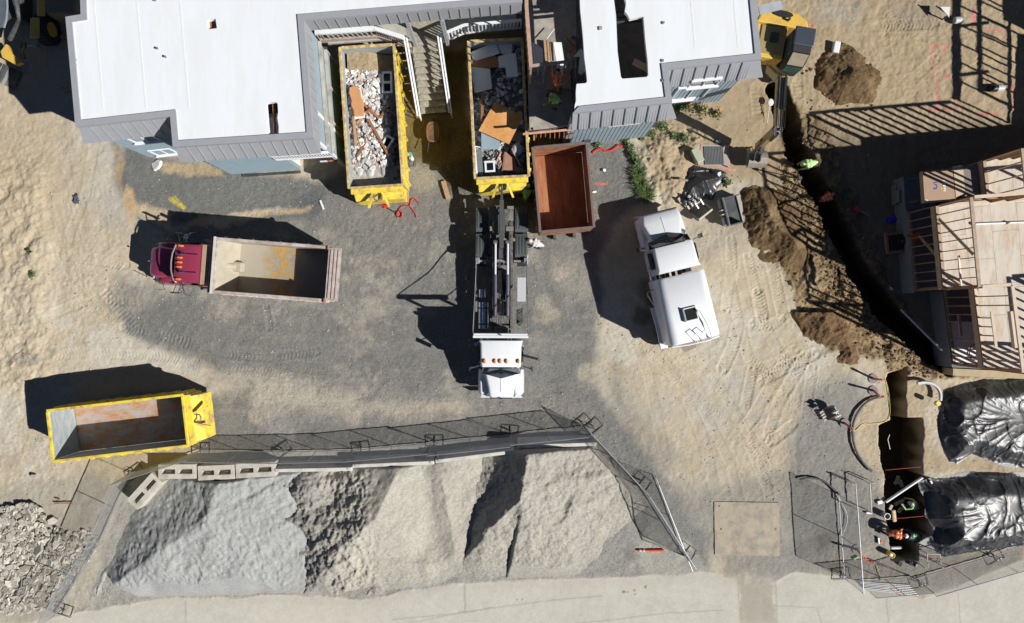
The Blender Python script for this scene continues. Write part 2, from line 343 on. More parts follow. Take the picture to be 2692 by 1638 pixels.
def ground_c(X, Y, H):
    T = np.array
    def L(col, m): 
        m = np.clip(m, 0, 1)[..., None]; c[:] = c * (1 - m) + T(col, np.float32) * m
    wx = X + .5 * fbm(X, Y, .5, 4, 31, .7); wy = Y + .5 * fbm(X, Y, .5, 4, 37, .7)
    n = fbm(X, Y, .35, 5, 41, .6); n2 = fbm(X, Y, 1.4, 5, 43, .65); n3 = fbm(X, Y, .12, 3, 47)
    c = np.zeros(X.shape + (3,), np.float32) + T((.475, .41, .305), np.float32)
    g = np.full(X.shape, .25, np.float32)
    L((.52, .485, .41), sm(n, -.05, .3) * .75)          # paler dust
    L((.43, .35, .24), sm(-n2 - .2 * n, .08, .4) * .4); L((.33, .32, .295), sm(n3 + .5 * n2, .02, .3) * .45)
    # far left ochre
    L((.46, .375, .255), sm(-X, 22.4, 24.4) * sm(Y, -5, -2) * .55)
    L((.44, .36, .25), sm(-X, 21, 24) * sm(Y, 3, 6) * .6)
    # brown upper right
    L((.37, .285, .175), sm(wx, 11.0, 13.5) * sm(wy, 3.0, 5.5) * .85)
    L((.33, .25, .155), sm(sdf(wx, wy, PL('o', [(1560, 330), (1620, 240), (1780, 190), (1900, 200), (1900, 420), (1760, 440), (1660, 470), (1560, 460)])), -.4, .4) * .8)
    # big grey gravel lot
    def grey(poly, a=1, wd=.5, wob=1.0, col=(.182, .179, .168)):
        m = sm(sdf(X + (wx - X) * wob + .25 * n2, Y + (wy - Y) * wob + .25 * n2, PL('o', poly)), -wd, wd) * a
        L(col, m); g[:] = np.maximum(g, m)
        return m
    grey([(272, 300), (268, 400), (285, 470), (330, 520), (400, 560), (560, 520), (700, 490), (790, 430), (900, 380), (1100, 300), (1500, 300), (1500, 370), (1570, 480), (1500, 520), (1440, 620), (1450, 720), (1430, 800), (1440, 930), (1500, 1010), (1620, 1180), (1700, 1290), (1700, 1390), (1400, 1400), (1400, 1080), (480, 1100), (480, 1030), (480, 960), (560, 940), (500, 880), (300, 800), (300, 760), (380, 720), (440, 700), (400, 560), (330, 520)], .96, .35, .8)
    grey([(290, 660), (470, 700), (470, 870), (330, 810), (250, 740)], .7, .6)
    grey([(300, 350), (520, 400), (800, 440), (760, 520), (420, 540), (330, 500), (280, 440)], .85, .3, .7, (.115, .125, .125))
    grey([(1480, 850), (1480, 1080), (1560, 1170), (1640, 1100), (1520, 960)], .45, .5)
    grey([(1560, 1150), (1700, 1180), (1900, 1120), (1920, 940), (2020, 900), (2130, 960), (2110, 1160), (2120, 1290), (2050, 1330), (1900, 1330), (1660, 1330)], .62, .6, 1.2, (.23, .225, .21))
    grey([(1950, 930), (2060, 940), (2050, 1100), (2120, 1200), (2060, 1290), (1890, 1260), (1900, 1080)], .6, .6, 1, (.20, .2, .195))
    grey([(1900, 1300), (2130, 1180), (2300, 1330), (2464, 1300), (2464, 1350), (2290, 1420), (2200, 1440), (2060, 1390), (1900, 1390), (1740, 1390), (1740, 1340)], .7, .4, 1, (.22, .215, .2))
    grey([(1400, 330), (1530, 350), (1540, 480), (1480, 520), (1420, 520)], .8, .3, .6, (.16, .16, .15))
    grey([(1660, 500), (1800, 520), (1810, 560), (1700, 640), (1640, 600)], .35, .6)
    grey([(2140, 10), (2260, 0), (2260, 80), (2150, 70)], .35, .6); grey([(1960, 0), (2080, 0), (2060, 60), (1960, 50)], .45, .4, 1, (.3, .3, .28))
    grey([(60, 850), (100, 850), (95, 880), (55, 878)], .6, .15); grey([(115, 845), (140, 848), (130, 872)], .6, .12)
    # dusty tan bands over the lot
    def tan(poly, a, wd=.5, col=(.46, .40, .31)):
        L(col, sm(sdf(wx + .3 * n2, wy + .3 * n2, PL('o', poly)), -wd, wd) * a)
    tan([(400, 900), (620, 895), (900, 960), (1100, 980), (900, 985), (640, 985), (560, 940), (490, 930)], .85, .5, (.43, .385, .31))
    tan([(560, 900), (1300, 940), (1440, 1000), (1300, 1010), (700, 1010)], .2, .7, (.36, .33, .28))
    tan([(930, 985), (1120, 960), (1140, 1000), (960, 1010)], .5, .3); tan([(480, 512), (560, 515), (740, 498), (740, 506), (560, 540), (450, 545)], .8, .12, (.5, .38, .24))
    tan([(500, 520), (640, 505), (700, 500), (620, 522), (500, 540)], .8, .12); tan([(1330, 620), (1430, 640), (1430, 740), (1340, 700)], .35, .5, (.4, .36, .29))
    tan([(640, 985), (690, 985), (720, 1070), (650, 1040)], .4, .2, (.4, .38, .34)); tan([(1140, 560), (1290, 560), (1300, 640), (1140, 600)], .3, .4)
    tan([(305, 450), (320, 470), (330, 510), (310, 540), (290, 470)], .9, .12, (.5, .35, .2)); tan([(330, 495), (420, 508), (400, 540), (320, 520)], .8, .15, (.5, .4, .26))
    tan([(270, 350), (300, 400), (290, 470), (268, 420)], .7, .15, (.42, .32, .2))
    tan([(390, 385), (500, 392), (540, 425), (400, 412)], .9, .12, (.42, .33, .2))
    for cx, cy, r_ in ((1310, 760, .9), (1440, 790, .6), (1350, 660, .6), (620, 1000, .5), (850, 1005, .5), (1420, 905, .8)):
        p = P('o', cx, cy); L((.45, .39, .30), sm(-np.hypot(wx - p.x, wy - p.y) + .5 * n2, -r_, -r_ * .3) * .55)
    lot = sdf(X, Y, PL('o', [(420, 560), (1100, 460), (1450, 480), (1460, 1040), (500, 1040)])); L((.40, .365, .30), sm(lot, 0, 1) * sm(fbm(X, Y, .45, 5, 111, .75), .02, .4) * .6); L((.12, .12, .115), sm(lot, 0, 1) * sm(fbm(X, Y, .8, 5, 113, .75), .12, .45) * .5)
    L((.30, .285, .25), sm(lot, 0, 1) * sm(fbm(X * .15 + Y * .05, Y * 1.0, 1.2, 4, 117, .7), .1, .4) * .35)
    # courtyard mud
    L((.135, .10, .035), sm(sdf(wx, wy, PL('o', [(970, 120), (1135, 120), (1140, 420), (1080, 400), (1000, 388), (970, 380)])), -.25, .35) * .95)
    L((.07, .065, .04), sm(sdf(wx, wy, PL('o', [(1050, 395), (1140, 375), (1150, 460), (1080, 450)])), -.2, .3) * .9)
    L((.34, .30, .23), sm(sdf(wx, wy, PL('o', [(975, 405), (1000, 390), (1040, 405), (1060, 440), (1010, 460), (980, 440)])), -.2, .25) * .6)
    # diggings : damp brown earth, then shade painted by the frame and in trenches
    m = sm(sdf(X + .5 * n2, Y + .5 * n2, DIG), -.12, .2); L((.23, .155, .075), m * .9); g[:] = np.maximum(g, m * .6)
    L((.38, .29, .175), m * sm(n2, .0, .2) * .5); L((.10, .065, .035), m * sm(-n2 + .3 * fbm(X, Y, 4, 3, 88), .1, .25) * .7)
    m = sm(sdf(wx, wy, PL('o', [(1900, 260), (2080, 330), (2300, 300), (2600, 260), (2600, 900), (2300, 900), (2040, 600), (1960, 400)])), -.4, .5)
    L((.17, .135, .09), m * .75)  # shade of the timber frame darkened into the ground, inside its shadow outline
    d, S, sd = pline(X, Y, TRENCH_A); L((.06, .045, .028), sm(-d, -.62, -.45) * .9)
    s = sdf(X, Y, TRENCH_B); L((.06, .045, .028), sm(s, .02, .2) * .95)  # soil blackened for the shade between the trench walls
    L((.40, .32, .21), sm(sdf(wx, wy, PL('n', [(935, 60), (1060, 40), (1130, 160), (1080, 180), (1070, 480), (1160, 580), (1290, 560), (1617, 610), (1617, 650), (1100, 640), (1000, 660), (1020, 330), (935, 340)])), -.15, .2) * .85)
    L((.47, .39, .27), sm(sdf(wx, wy, PL('n', [(690, 60), (830, 60), (850, 330), (780, 370), (790, 620), (740, 620), (650, 520), (640, 300), (700, 210), (800, 190)])), -.12, .15) * .9)
    # rubble yard bottom-left
    L((.36, .33, .27), sm(sdf(wx, wy, PL("o", [(-60, 1190), (100, 1150), (230, 1140), (300, 1180), (290, 1240), (240, 1400), (170, 1480), (-60, 1520)])), -.3, .4) * .8)
    # under the heaps : fine grey gravel
    m = sm(sdf(X + .2 * n2, Y + .2 * n2, PL('o', [(300, 1150), (480, 1090), (1400, 1060), (1560, 1200), (1680, 1330), (1720, 1395), (1240, 1402), (1050, 1416), (860, 1450), (560, 1440), (380, 1445), (170, 1485), (230, 1400)])), -.15, .15)
    L((.30, .29, .262), m * .9); g[:] = np.maximum(g, m)
    L((.42, .395, .34), m * sm(fbm(X, Y, .6, 4, 121), -.05, .3) * .6)
    # concrete road with spilled dust
    rs = sdf(X + .22 * vn(X, Y, 1.1, 8) + .1 * n2, Y + .2 * vn(X, Y, 1.3, 9) + .12 * n2, ROAD_EDGE); road = sm(rs, -.04, .1)
    L((.51, .495, .43), road); g[:] = g * (1 - road) + .08 * road
    L((.50, .48, .415), road * sm(n, .02, .4) * .5); L((.56, .515, .43), road * sm(-n3, .0, .3) * .5)
    L((.47, .44, .375), road * sm(-rs + .4 * n2, -.8, 0) * .7)
    for z_, pts in (('o', [(1775, 1400), (1780, 1460), (1790, 1600)]), ('o', [(1864, 1335), (1870, 1500), (1875, 1600)]), ('o', [(1775, 1335), (1775, 1400)]), ('j', [(990, 1380), (990, 1520)]), ('l', [(50, 1260), (55, 1440)]), ('l', [(-400, 1480), (0, 1440), (500, 1370), (900, 1330)]), ('l', [(0, 1600), (860, 1490), (1300, 1440), (1645, 1420)]), ('n', [(190, 1400), (430, 1410), (455, 1500)]), ('n', [(830, 1350), (840, 1500)]), ('n', [(1240, 1330), (1255, 1500)]), ('k', [(1690, 1270), (1700, 1440)]), ('k', [(1350, 1499), (1880, 1400)])):
        d, S, sd = pline(X + .06 * vn(X, Y, 3, 3), Y + .06 * vn(X, Y, 3, 6), PL(z_, pts)); L((.33, .31, .27), sm(-d, -.05, -.01) * .65 * (sm(rs, 0, .1) if z_ != 'o' else 1))
    tan([(1775, 1398), (1866, 1398), (1880, 1600), (1790, 1600)], .75, .12, (.34, .31, .25))
    for cx, cy, r_ in ((1640, 1556, .09), (1650, 1556, .05), (1668, 1552, .07), (1697, 1543, .09), (1670, 1562, .05), (1360, 1576, .05), (1372, 1576, .05)):
        p = P('S', cx, cy); L((.14, .12, .09), sm(-np.hypot(X - p.x, Y - p.y), -r_, -r_ * .6) * .8)
    # oil stains, damp spots
    for cx, cy, r_, a in ((1185, 1350, .5, .5), (1980, 1300, .6, .35), (1515, 1340, .5, .3), (1560, 700, .9, .6), (1540, 760, .7, .6)):
        p = P('o', cx, cy); L((.06, .058, .055), sm(-np.hypot(wx - p.x, wy - p.y), -r_, -r_ * .4) * a)
    # marking paint
    for col, z_, pts, wd in (((.75, .12, .2), 'e', [(1225, 330), (1370, 315), (1385, 320)], .035), ((.75, .12, .2), 'e', [(1225, 330), (1240, 420), (1270, 740), (1265, 790)], .03), ((.8, .1, .2), 'e', [(1525, 60), (1530, 180)], .06),
                             ((.7, .1, .18), 'e', [(1600, 220), (1740, 215), (1745, 270)], .03), ((.7, .08, .15), 'e', [(1200, 795), (1430, 775)], .04), ((.75, .12, .2), 'e', [(1310, 550), (1350, 548)], .06), ((.75, .12, .2), 'e', [(1300, 370), (1320, 340)], .04),
                             ((.7, .12, .2), 'e', [(1790, 600), (1810, 640), (1815, 800)], .05), ((.75, .15, .2), 'e', [(1540, 820), (1700, 815)], .04), ((.7, .05, .02), 'e', [(368, 165), (368, 195)], .035),
                             ((.8, .25, .25), 'd', [(1100, 1300), (1300, 1345)], .05), ((.8, .2, .2), 'd', [(1215, 1210), (1225, 1290)], .06),
                             ((.7, .15, .1), 'i', [(170, 330), (240, 335)], .05), ((.62, .5, .05), 'g', [(560, 10), (640, 70), (700, 100)], .1), ((.62, .5, .05), 'g', [(600, 0), (660, 60)], .1)):
        d, S, sd = pline(X, Y, PL(z_, pts)); L(col, sm(-d + .05 * n2, -wd - .02, -wd + .01) * (.35 + .5 * sm(vn(X, Y, 9, 5), -.2, .2)))
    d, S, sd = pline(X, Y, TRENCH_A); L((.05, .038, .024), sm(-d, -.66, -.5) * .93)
    s = sdf(X, Y, TRENCH_B); L((.04, .03, .02), sm(s, -.02, .06) * .95)  # repeats the painted trench and pit shade over the later layers
    c *= (1 + .13 * n2 + .10 * fbm(X, Y, 5, 3, 51))[..., None]
    return np.clip(c, 0.01, .9), g
def ground_mat():
    m = bpy.data.materials.new('site_ground'); m.use_nodes = True; t = m.node_tree; N = t.nodes.new; L = t.links.new
    b = t.nodes['Principled BSDF']; b.inputs['Roughness'].default_value = .95; b.inputs['Specular IOR Level'].default_value = .15
    a = N('ShaderNodeAttribute'); a.attribute_name = 'Col'; g = N('ShaderNodeAttribute'); g.attribute_name = 'grav'
    tc = N('ShaderNodeTexCoord')
    n1 = N('ShaderNodeTexNoise'); n1.inputs['Scale'].default_value = 11; n1.inputs['Detail'].default_value = 5; n1.inputs['Roughness'].default_value = .8; L(tc.outputs['Object'], n1.inputs['Vector'])
    v1 = N('ShaderNodeTexVoronoi'); v1.inputs['Scale'].default_value = 17; L(tc.outputs['Object'], v1.inputs['Vector'])
    # speckle strength rises with gravel
    sp = N('ShaderNodeMapRange'); L(n1.outputs[0], sp.inputs[0]); sp.inputs[1].default_value = .3; sp.inputs[2].default_value = .7; sp.inputs[3].default_value = -1; sp.inputs[4].default_value = 1
    amp = N('ShaderNodeMapRange'); L(g.outputs['Fac'], amp.inputs[0]); amp.inputs[3].default_value = .09; amp.inputs[4].default_value = .36
    mu = N('ShaderNodeMath'); mu.operation = 'MULTIPLY'; L(sp.outputs[0], mu.inputs[0]); L(amp.outputs[0], mu.inputs[1])
    ad = N('ShaderNodeMath'); ad.operation = 'ADD'; ad.inputs[1].default_value = 1; L(mu.outputs[0], ad.inputs[0])
    vm = N('ShaderNodeVectorMath'); vm.operation = 'SCALE'; L(a.outputs['Color'], vm.inputs[0]); L(ad.outputs[0], vm.inputs['Scale'])
    # stray pale stones
    cs = N('ShaderNodeMath'); cs.operation = 'GREATER_THAN'; cs.inputs[1].default_value = .95
    sx = N('ShaderNodeSeparateColor'); L(v1.outputs['Color'], sx.inputs[0]); L(sx.outputs[0], cs.inputs[0])
    cd = N('ShaderNodeMath'); cd.operation = 'LESS_THAN'; cd.inputs[1].default_value = .33; L(v1.outputs['Distance'], cd.inputs[0])
    c2 = N('ShaderNodeMath'); c2.operation = 'MULTIPLY'; L(cs.outputs[0], c2.inputs[0]); L(cd.outputs[0], c2.inputs[1])
    c3 = N('ShaderNodeMath'); c3.operation = 'MULTIPLY'; L(c2.outputs[0], c3.inputs[0]); L(g.outputs['Fac'], c3.inputs[1])
    mx = N('ShaderNodeMix'); mx.data_type = 'RGBA'; L(c3.outputs[0], mx.inputs[0]); L(vm.outputs[0], mx.inputs[6]); mx.inputs[7].default_value = (.34, .33, .31, 1)
    L(mx.outputs[2], b.inputs['Base Color'])
    bp = N('ShaderNodeBump'); bp.inputs['Distance'].default_value = .03
    bs = N('ShaderNodeMapRange'); L(g.outputs['Fac'], bs.inputs[0]); bs.inputs[3].default_value = .25; bs.inputs[4].default_value = .8; L(bs.outputs[0], bp.inputs['Strength'])
    L(n1.outputs[0], bp.inputs['Height']); L(bp.outputs[0], b.inputs['Normal'])
    return m
M_ground = ground_mat()
def grid_mesh(name, xs, ys, H, Cc, G, keep=None, mats=None):
    nx, ny = len(xs), len(ys)
    X, Y = np.meshgrid(xs, ys)
    co = np.stack([X, Y, H], -1).reshape(-1, 3).astype(np.float32)
    idx = np.arange(nx * ny).reshape(ny, nx)
    q = np.stack([idx[:-1, :-1], idx[:-1, 1:], idx[1:, 1:], idx[1:, :-1]], -1).reshape(-1, 4)
    if keep is not None:
        kq = keep.reshape(-1)[q].any(1); q = q[kq]
        used = np.unique(q); mp = np.full(nx * ny, -1); mp[used] = np.arange(len(used)); q = mp[q]; co = co[used]
    else: used = slice(None)
    me = bpy.data.meshes.new(name); me.vertices.add(len(co)); me.vertices.foreach_set('co', co.ravel())
    me.loops.add(q.size); me.loops.foreach_set('vertex_index', q.ravel().astype(np.int32))
    me.polygons.add(len(q)); me.polygons.foreach_set('loop_start', (np.arange(len(q)) * 4).astype(np.int32)); me.polygons.foreach_set('loop_total', np.full(len(q), 4, np.int32))
    me.update(calc_edges=True); me.polygons.foreach_set('use_smooth', np.ones(len(q), bool))
    if Cc is not None:
        at = me.attributes.new('Col', 'FLOAT_COLOR', 'POINT'); cc = np.ones((nx * ny, 4), np.float32); cc[:, :3] = Cc.reshape(-1, 3); at.data.foreach_set('color', cc[used].ravel())
        at = me.attributes.new('grav', 'FLOAT', 'POINT'); at.data.foreach_set('value', G.reshape(-1)[used].astype(np.float32).ravel())
    me.materials.append(mats or M_ground); me.update()
    o = bpy.data.objects.new(name, me); C.objects.link(o); return o
CELL = .055
xs = np.concatenate([[-500, -120, -60, -40, -31], np.arange(-28.2, 28.2, CELL), [31, 40, 60, 120, 500]])
ys = np.concatenate([[-500, -120, -60, -35, -21], np.arange(-17.2, 17.2, CELL), [21, 35, 60, 120, 500]])
GX, GY = np.meshgrid(xs, ys); GX = GX.astype(np.float32); GY = GY.astype(np.float32)
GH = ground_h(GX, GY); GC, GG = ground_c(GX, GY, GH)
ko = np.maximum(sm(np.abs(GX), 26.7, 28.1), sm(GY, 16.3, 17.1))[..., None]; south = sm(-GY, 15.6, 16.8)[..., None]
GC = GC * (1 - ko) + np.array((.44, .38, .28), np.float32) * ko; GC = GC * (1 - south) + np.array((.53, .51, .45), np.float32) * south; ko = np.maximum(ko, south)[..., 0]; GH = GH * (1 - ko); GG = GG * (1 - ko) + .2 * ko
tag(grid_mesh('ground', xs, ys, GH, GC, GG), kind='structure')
def gz(x, y):
    i = min(max(int(round((x + 28.2) / CELL)) + 5, 0), len(xs) - 1); k = min(max(int(round((y + 17.2) / CELL)) + 5, 0), len(ys) - 1)
    return float(GH[k, i])

# ================================================================ HEAPS
def heap(name, label, cat, box, hf, col, grav=1, cell=.05, colf=None, group=None):
    x0, x1, y0, y1 = box
    xa = np.arange(x0, x1, cell); ya = np.arange(y0, y1, cell); X, Y = np.meshgrid(xa, ya); X = X.astype(np.float32); Y = Y.astype(np.float32)
    H = hf(X, Y); c = np.zeros(X.shape + (3,), np.float32) + np.array(col, np.float32)
    if colf: c = colf(X, Y, H, c)
    c *= (1 + .1 * fbm(X, Y, 1.2, 4, 61) + .08 * fbm(X, Y, 6, 3, 63))[..., None]
    if grav >= .5 and 'spoil' not in label and cat != 'dirt heap':
        k = sm(-H + .12 * fbm(X, Y, 2.5, 4, 67), -.22, .02)[..., None] * .85; c = c * (1 - k) + np.array((.33, .315, .28), np.float32) * k
    keep = H > .008
    o = grid_mesh(name, xa, ya, H, np.clip(c, .01, .9), np.full(X.shape, grav, np.float32), keep)
    return tag(o, label, cat, group)
def ridge(X, Y, a, b, ha, hb, sr, sl_):
    """height falling away from the crest a->b, slopes sr to its right and sl_ to its left"""
    d, t, side = seg(X, Y, a, b); s = np.where(side > 0, sr, sl_)
    k = sm(side, -.25, .25); s = sr * k + sl_ * (1 - k)
    return ha * (1 - t) + hb * t - s * d
def xy(z_, x, y, h=0): p = P(z_, x, y, h); return (p.x, p.y)
def smax(a, b, k=.12):
    h = np.clip(.5 + .5 * (a - b) / k, 0, 1); return b * (1 - h) + a * h + k * h * (1 - h)
def edge_clip(X, Y):       # heaps stop at the barrier line and at the road
    return PL('o', [(255, 1380), (232, 1440), (240, 1300), (300, 1215), (355, 1175), (390, 1140), (480, 1148), (660, 1135), (850, 1118), (1050, 1104), (1250, 1072), (1425, 1066), (1500, 1160), (1590, 1260), (1680, 1340), (1690, 1375), (1500, 1392), (1250, 1400), (1050, 1418), (860, 1448), (700, 1440), (500, 1440), (330, 1438)])
HEDGE = edge_clip(0, 0)
def lim(X, Y, h):
    s = sdf(X + .12 * vn(X, Y, 1.5, 71), Y + .1 * vn(X, Y, 1.5, 73), HEDGE)
    sb = -sdf(X + .25 * vn(X, Y, 1.1, 8), Y + .2 * vn(X, Y, 1.3, 9), ROAD_EDGE) - .1
    return np.minimum(h, .01 + sb * .6) * sm(s, -.1, .15) - .04 * sm(-s, -.1, .2)
def hf_grey(X, Y):
    q = [xy('j', 1200, 760), xy('j', 1160, 920), xy('j', 900, 1080), xy('j', 560, 1330)]
    h = ridge(X, Y, q[0], q[1], 1.25, 1.4, .45, .24); h = smax(h, ridge(X, Y, q[1], q[2], 1.4, 1.1, .45, .24), .3); h = smax(h, ridge(X, Y, q[2], q[3], 1.1, .35, .45, .26), .3)
    h = h * .9 + .16 * fbm(X, Y, .7, 4, 81) + .12 * np.abs(fbm(X * 1.3 + Y * .6, Y * .8 - X * .5, 2.2, 3, 83)) * sm(h, .1, .5) - .03 + .035 * fbm(X, Y, 7, 3, 85) + .055 * np.maximum(0, vn(X * 1.2, Y, 3.6, 87)) ** .7 * sm(h, .1, .4)
    return lim(X, Y, h)
def hf_mid(X, Y):
    q = [xy('k', 1290, 560), xy('k', 1180, 800), xy('k', 960, 990), xy('k', 900, 1120), xy('k', 780, 1290)]
    h = ridge(X, Y, q[0], q[1], 1.15, 1.4, .38, .40)
    for a, b, x, y in ((1, 2, 1.4, 1.15), (2, 3, 1.15, .9), (3, 4, .9, .25)): h = smax(h, ridge(X, Y, q[a], q[b], x, y, .42, .5 if a > 1 else .42))
    h = smax(h, ridge(X, Y, xy('k', 620, 840), xy('k', 880, 880), .55, .85, .6, .5), .2)
    h = smax(h, ridge(X, Y, xy('k', 560, 620), xy('k', 760, 690), .5, .9, .6, .5), .2)
    h = smax(h, ridge(X, Y, xy('k', 1560, 560), xy('k', 1640, 1050), .75, .3, .22, .22), .2); h = smax(h, ridge(X, Y, xy('k', 1050, 1100), xy('k', 1450, 1120), .5, .35, .3, .25), .25)
    m = sm(-(X - xy('k', 1150, 0)[0]), -.6, .8)
    h = h + .14 * fbm(X, Y, .8, 4, 91) + m * .34 * fbm(X, Y, 2.2, 5, 93, .68) + .03 * fbm(X, Y, 8, 3, 95)
    return lim(X, Y, h)
def hf_right(X, Y):
    q = [xy('l', 440, 430), xy('l', 390, 690), xy('l', 190, 900), xy('l', 90, 1080)]
    h = ridge(X, Y, q[0], q[1], 1.75, 1.65, .95, .33); h = smax(h, ridge(X, Y, q[1], q[2], 1.65, 1.0, .95, .36)); h = smax(h, ridge(X, Y, q[2], q[3], 1.0, .25, .95, .45))
    h = smax(h, ridge(X, Y, xy('l', 560, 600), xy('l', 900, 560), 1.35, .85, .3, .3), .3)
    h = smax(h, ridge(X, Y, xy('l', 380, 830), xy('l', 360, 1080), .9, .4, .7, .35), .1)
    h = smax(h, ridge(X, Y, xy('l', 700, 730), xy('l', 620, 930), 1.05, .7, .7, .3), .15)
    h = h + .15 * fbm(X, Y, .7, 4, 101) + .16 * fbm(X, Y, 2.0, 4, 103, .65) * sm(h, .1, .6) + .05 * fbm(X, Y, 9, 3, 105, .8)
    return lim(X, Y, h)
heap('grey_sand_heap', 'wide smooth heap of pale grey sand nearest the broken concrete, held by hollow blocks', 'sand heap', (-22.5, -9.0, -15.6, -5), hf_grey, (.345, .35, .34), .6)
def cf_mid(X, Y, H, c):  # west side darker: darker gravel and the shade of that slope, both as colour
    k = sm(X + .4 * fbm(X, Y, 1, 3, 7), xy('k', 640, 0)[0], xy('k', 1150, 0)[0])[..., None]
    return c * k + np.array((.27, .26, .235), np.float32) * (1 - k)
heap('tan_gravel_heap', 'middle heap of lumpy tan gravel, darker gravel and shade coloured in on the west, between the pale sand and the coarse gravel', 'gravel heap', (-15.5, -.8, -15.6, -4.8), hf_mid, (.40, .375, .32), .8, colf=cf_mid)
heap('coarse_gravel_heap', 'tall heap of coarse beige gravel with a steep shaded face, right of the other heaps', 'gravel heap', (-6.5, 7.0, -15.0, -4.5), hf_right, (.36, .34, .295), 1)
def spoil(z_, pts, hs, slope, box, name, label, col=(.13, .085, .043), seed=5):
    q = [xy(z_, a, b) for a, b in pts]
    def hf(X, Y):
        X, Y = X + .55 * vn(X, Y, .9, seed + 31) + .2 * vn(X, Y, 2.8, seed + 33), Y + .55 * vn(X, Y, 1.0, seed + 35)
        h = None
        for i in range(len(q) - 1):
            r_ = ridge(X, Y, q[i], q[i + 1], hs[i], hs[i + 1], slope, slope); h = r_ if h is None else smax(h, r_)
        h = h + .22 * fbm(X, Y, 1.8, 5, seed, .75) + .06 * fbm(X, Y, 9, 3, seed + 3, .8)
        return h
    def cf(X, Y, H, c):
        k = sm(fbm(X, Y, 1.2, 4, seed + 9), -.1, .25)[..., None] * .55
        return c * (1 - k) + np.array((.27, .195, .105), np.float32) * k
    return heap(name, label, 'dirt heap', box, hf, col, .9, colf=cf)
spoil('e', [(610, 560), (710, 585)], (.85, .6), .55, (14.2, 19.5, 8.0, 14.5), 'dirt_heap', 'rounded heap of dark damp soil on open brown ground right of the excavator', seed=5)
spoil('m', [(230, 450), (300, 560), (400, 680), (440, 740)], (.65, .75, .75, .4), .55, (8.0, 15.5, -2, 7), 'dirt_heap', 'long heap of dark spoil beside the trench, next to the empty loader bucket', seed=15)
spoil('m', [(490, 1000), (600, 1130), (680, 1230), (740, 1330)], (.5, .6, .5, .35), .55, (12.0, 18.5, -6.5, 0), 'dirt_heap', 'lower heap of loose brown spoil along the trench, nearest the corner of the timber frame', (.16, .10, .052), seed=25)
# ================================================================ BUILDINGS
def offset(poly, d):
    """mitred offset, positive = outward, poly counter-clockwise in plan"""
    n = len(poly); out = []
    for i in range(n):
        p0 = Vector(poly[i - 1][:2]); p = Vector(poly[i][:2]); p1 = Vector(poly[(i + 1) % n][:2])
        e0 = (p - p0).normalized(); e1 = (p1 - p).normalized()
        n0 = Vector((e0.y, -e0.x)); n1 = Vector((e1.y, -e1.x)); b = (n0 + n1); b = b / max(.15, b.dot(n0)) if b.length > 1e-6 else n0
        out.append(p + b * d)
    return out
def ccw(poly):
    n = len(poly); a = sum(poly[i][0] * poly[(i + 1) % n][1] - poly[(i + 1) % n][0] * poly[i][1] for i in range(n))
    return poly if a > 0 else poly[::-1]
def slab_with_holes(name, outer, holes, z0, z1, mats, parent):
    bm = bmesh.new()
    for lp in [outer] + holes:
        vs = [bm.verts.new((p[0], p[1], z1)) for p in lp]
        for i in range(len(vs)): bm.edges.new((vs[i - 1], vs[i]))
    bmesh.ops.triangle_fill(bm, use_beauty=True, edges=bm.edges)
    # drop triangles that fell into a hole
    def inside(pt, poly):
        c = False; n = len(poly)
        for i in range(n):
            a = poly[i]; b = poly[i - 1]
            if (a[1] > pt.y) != (b[1] > pt.y) and pt.x < (b[0] - a[0]) * (pt.y - a[1]) / (b[1] - a[1]) + a[0]: c = not c
        return c
    bad = [f for f in bm.faces if any(inside(f.calc_center_median(), h) for h in holes)]
    bmesh.ops.delete(bm, geom=bad, context='FACES')
    r = bmesh.ops.extrude_face_region(bm, geom=bm.faces[:])
    for v in [g for g in r['geom'] if isinstance(g, bmesh.types.BMVert)]: v.co.z = z0
    bmesh.ops.recalc_face_normals(bm, faces=bm.faces)
    me = bpy.data.meshes.new(name); bm.to_mesh(me); bm.free(); me.materials.append(mats)
    o = bpy.data.objects.new(name, me); C.objects.link(o); o.parent = parent; return o
ZR, ZE = 6.0, 4.85      # roof edge, foot of the sloping siding band
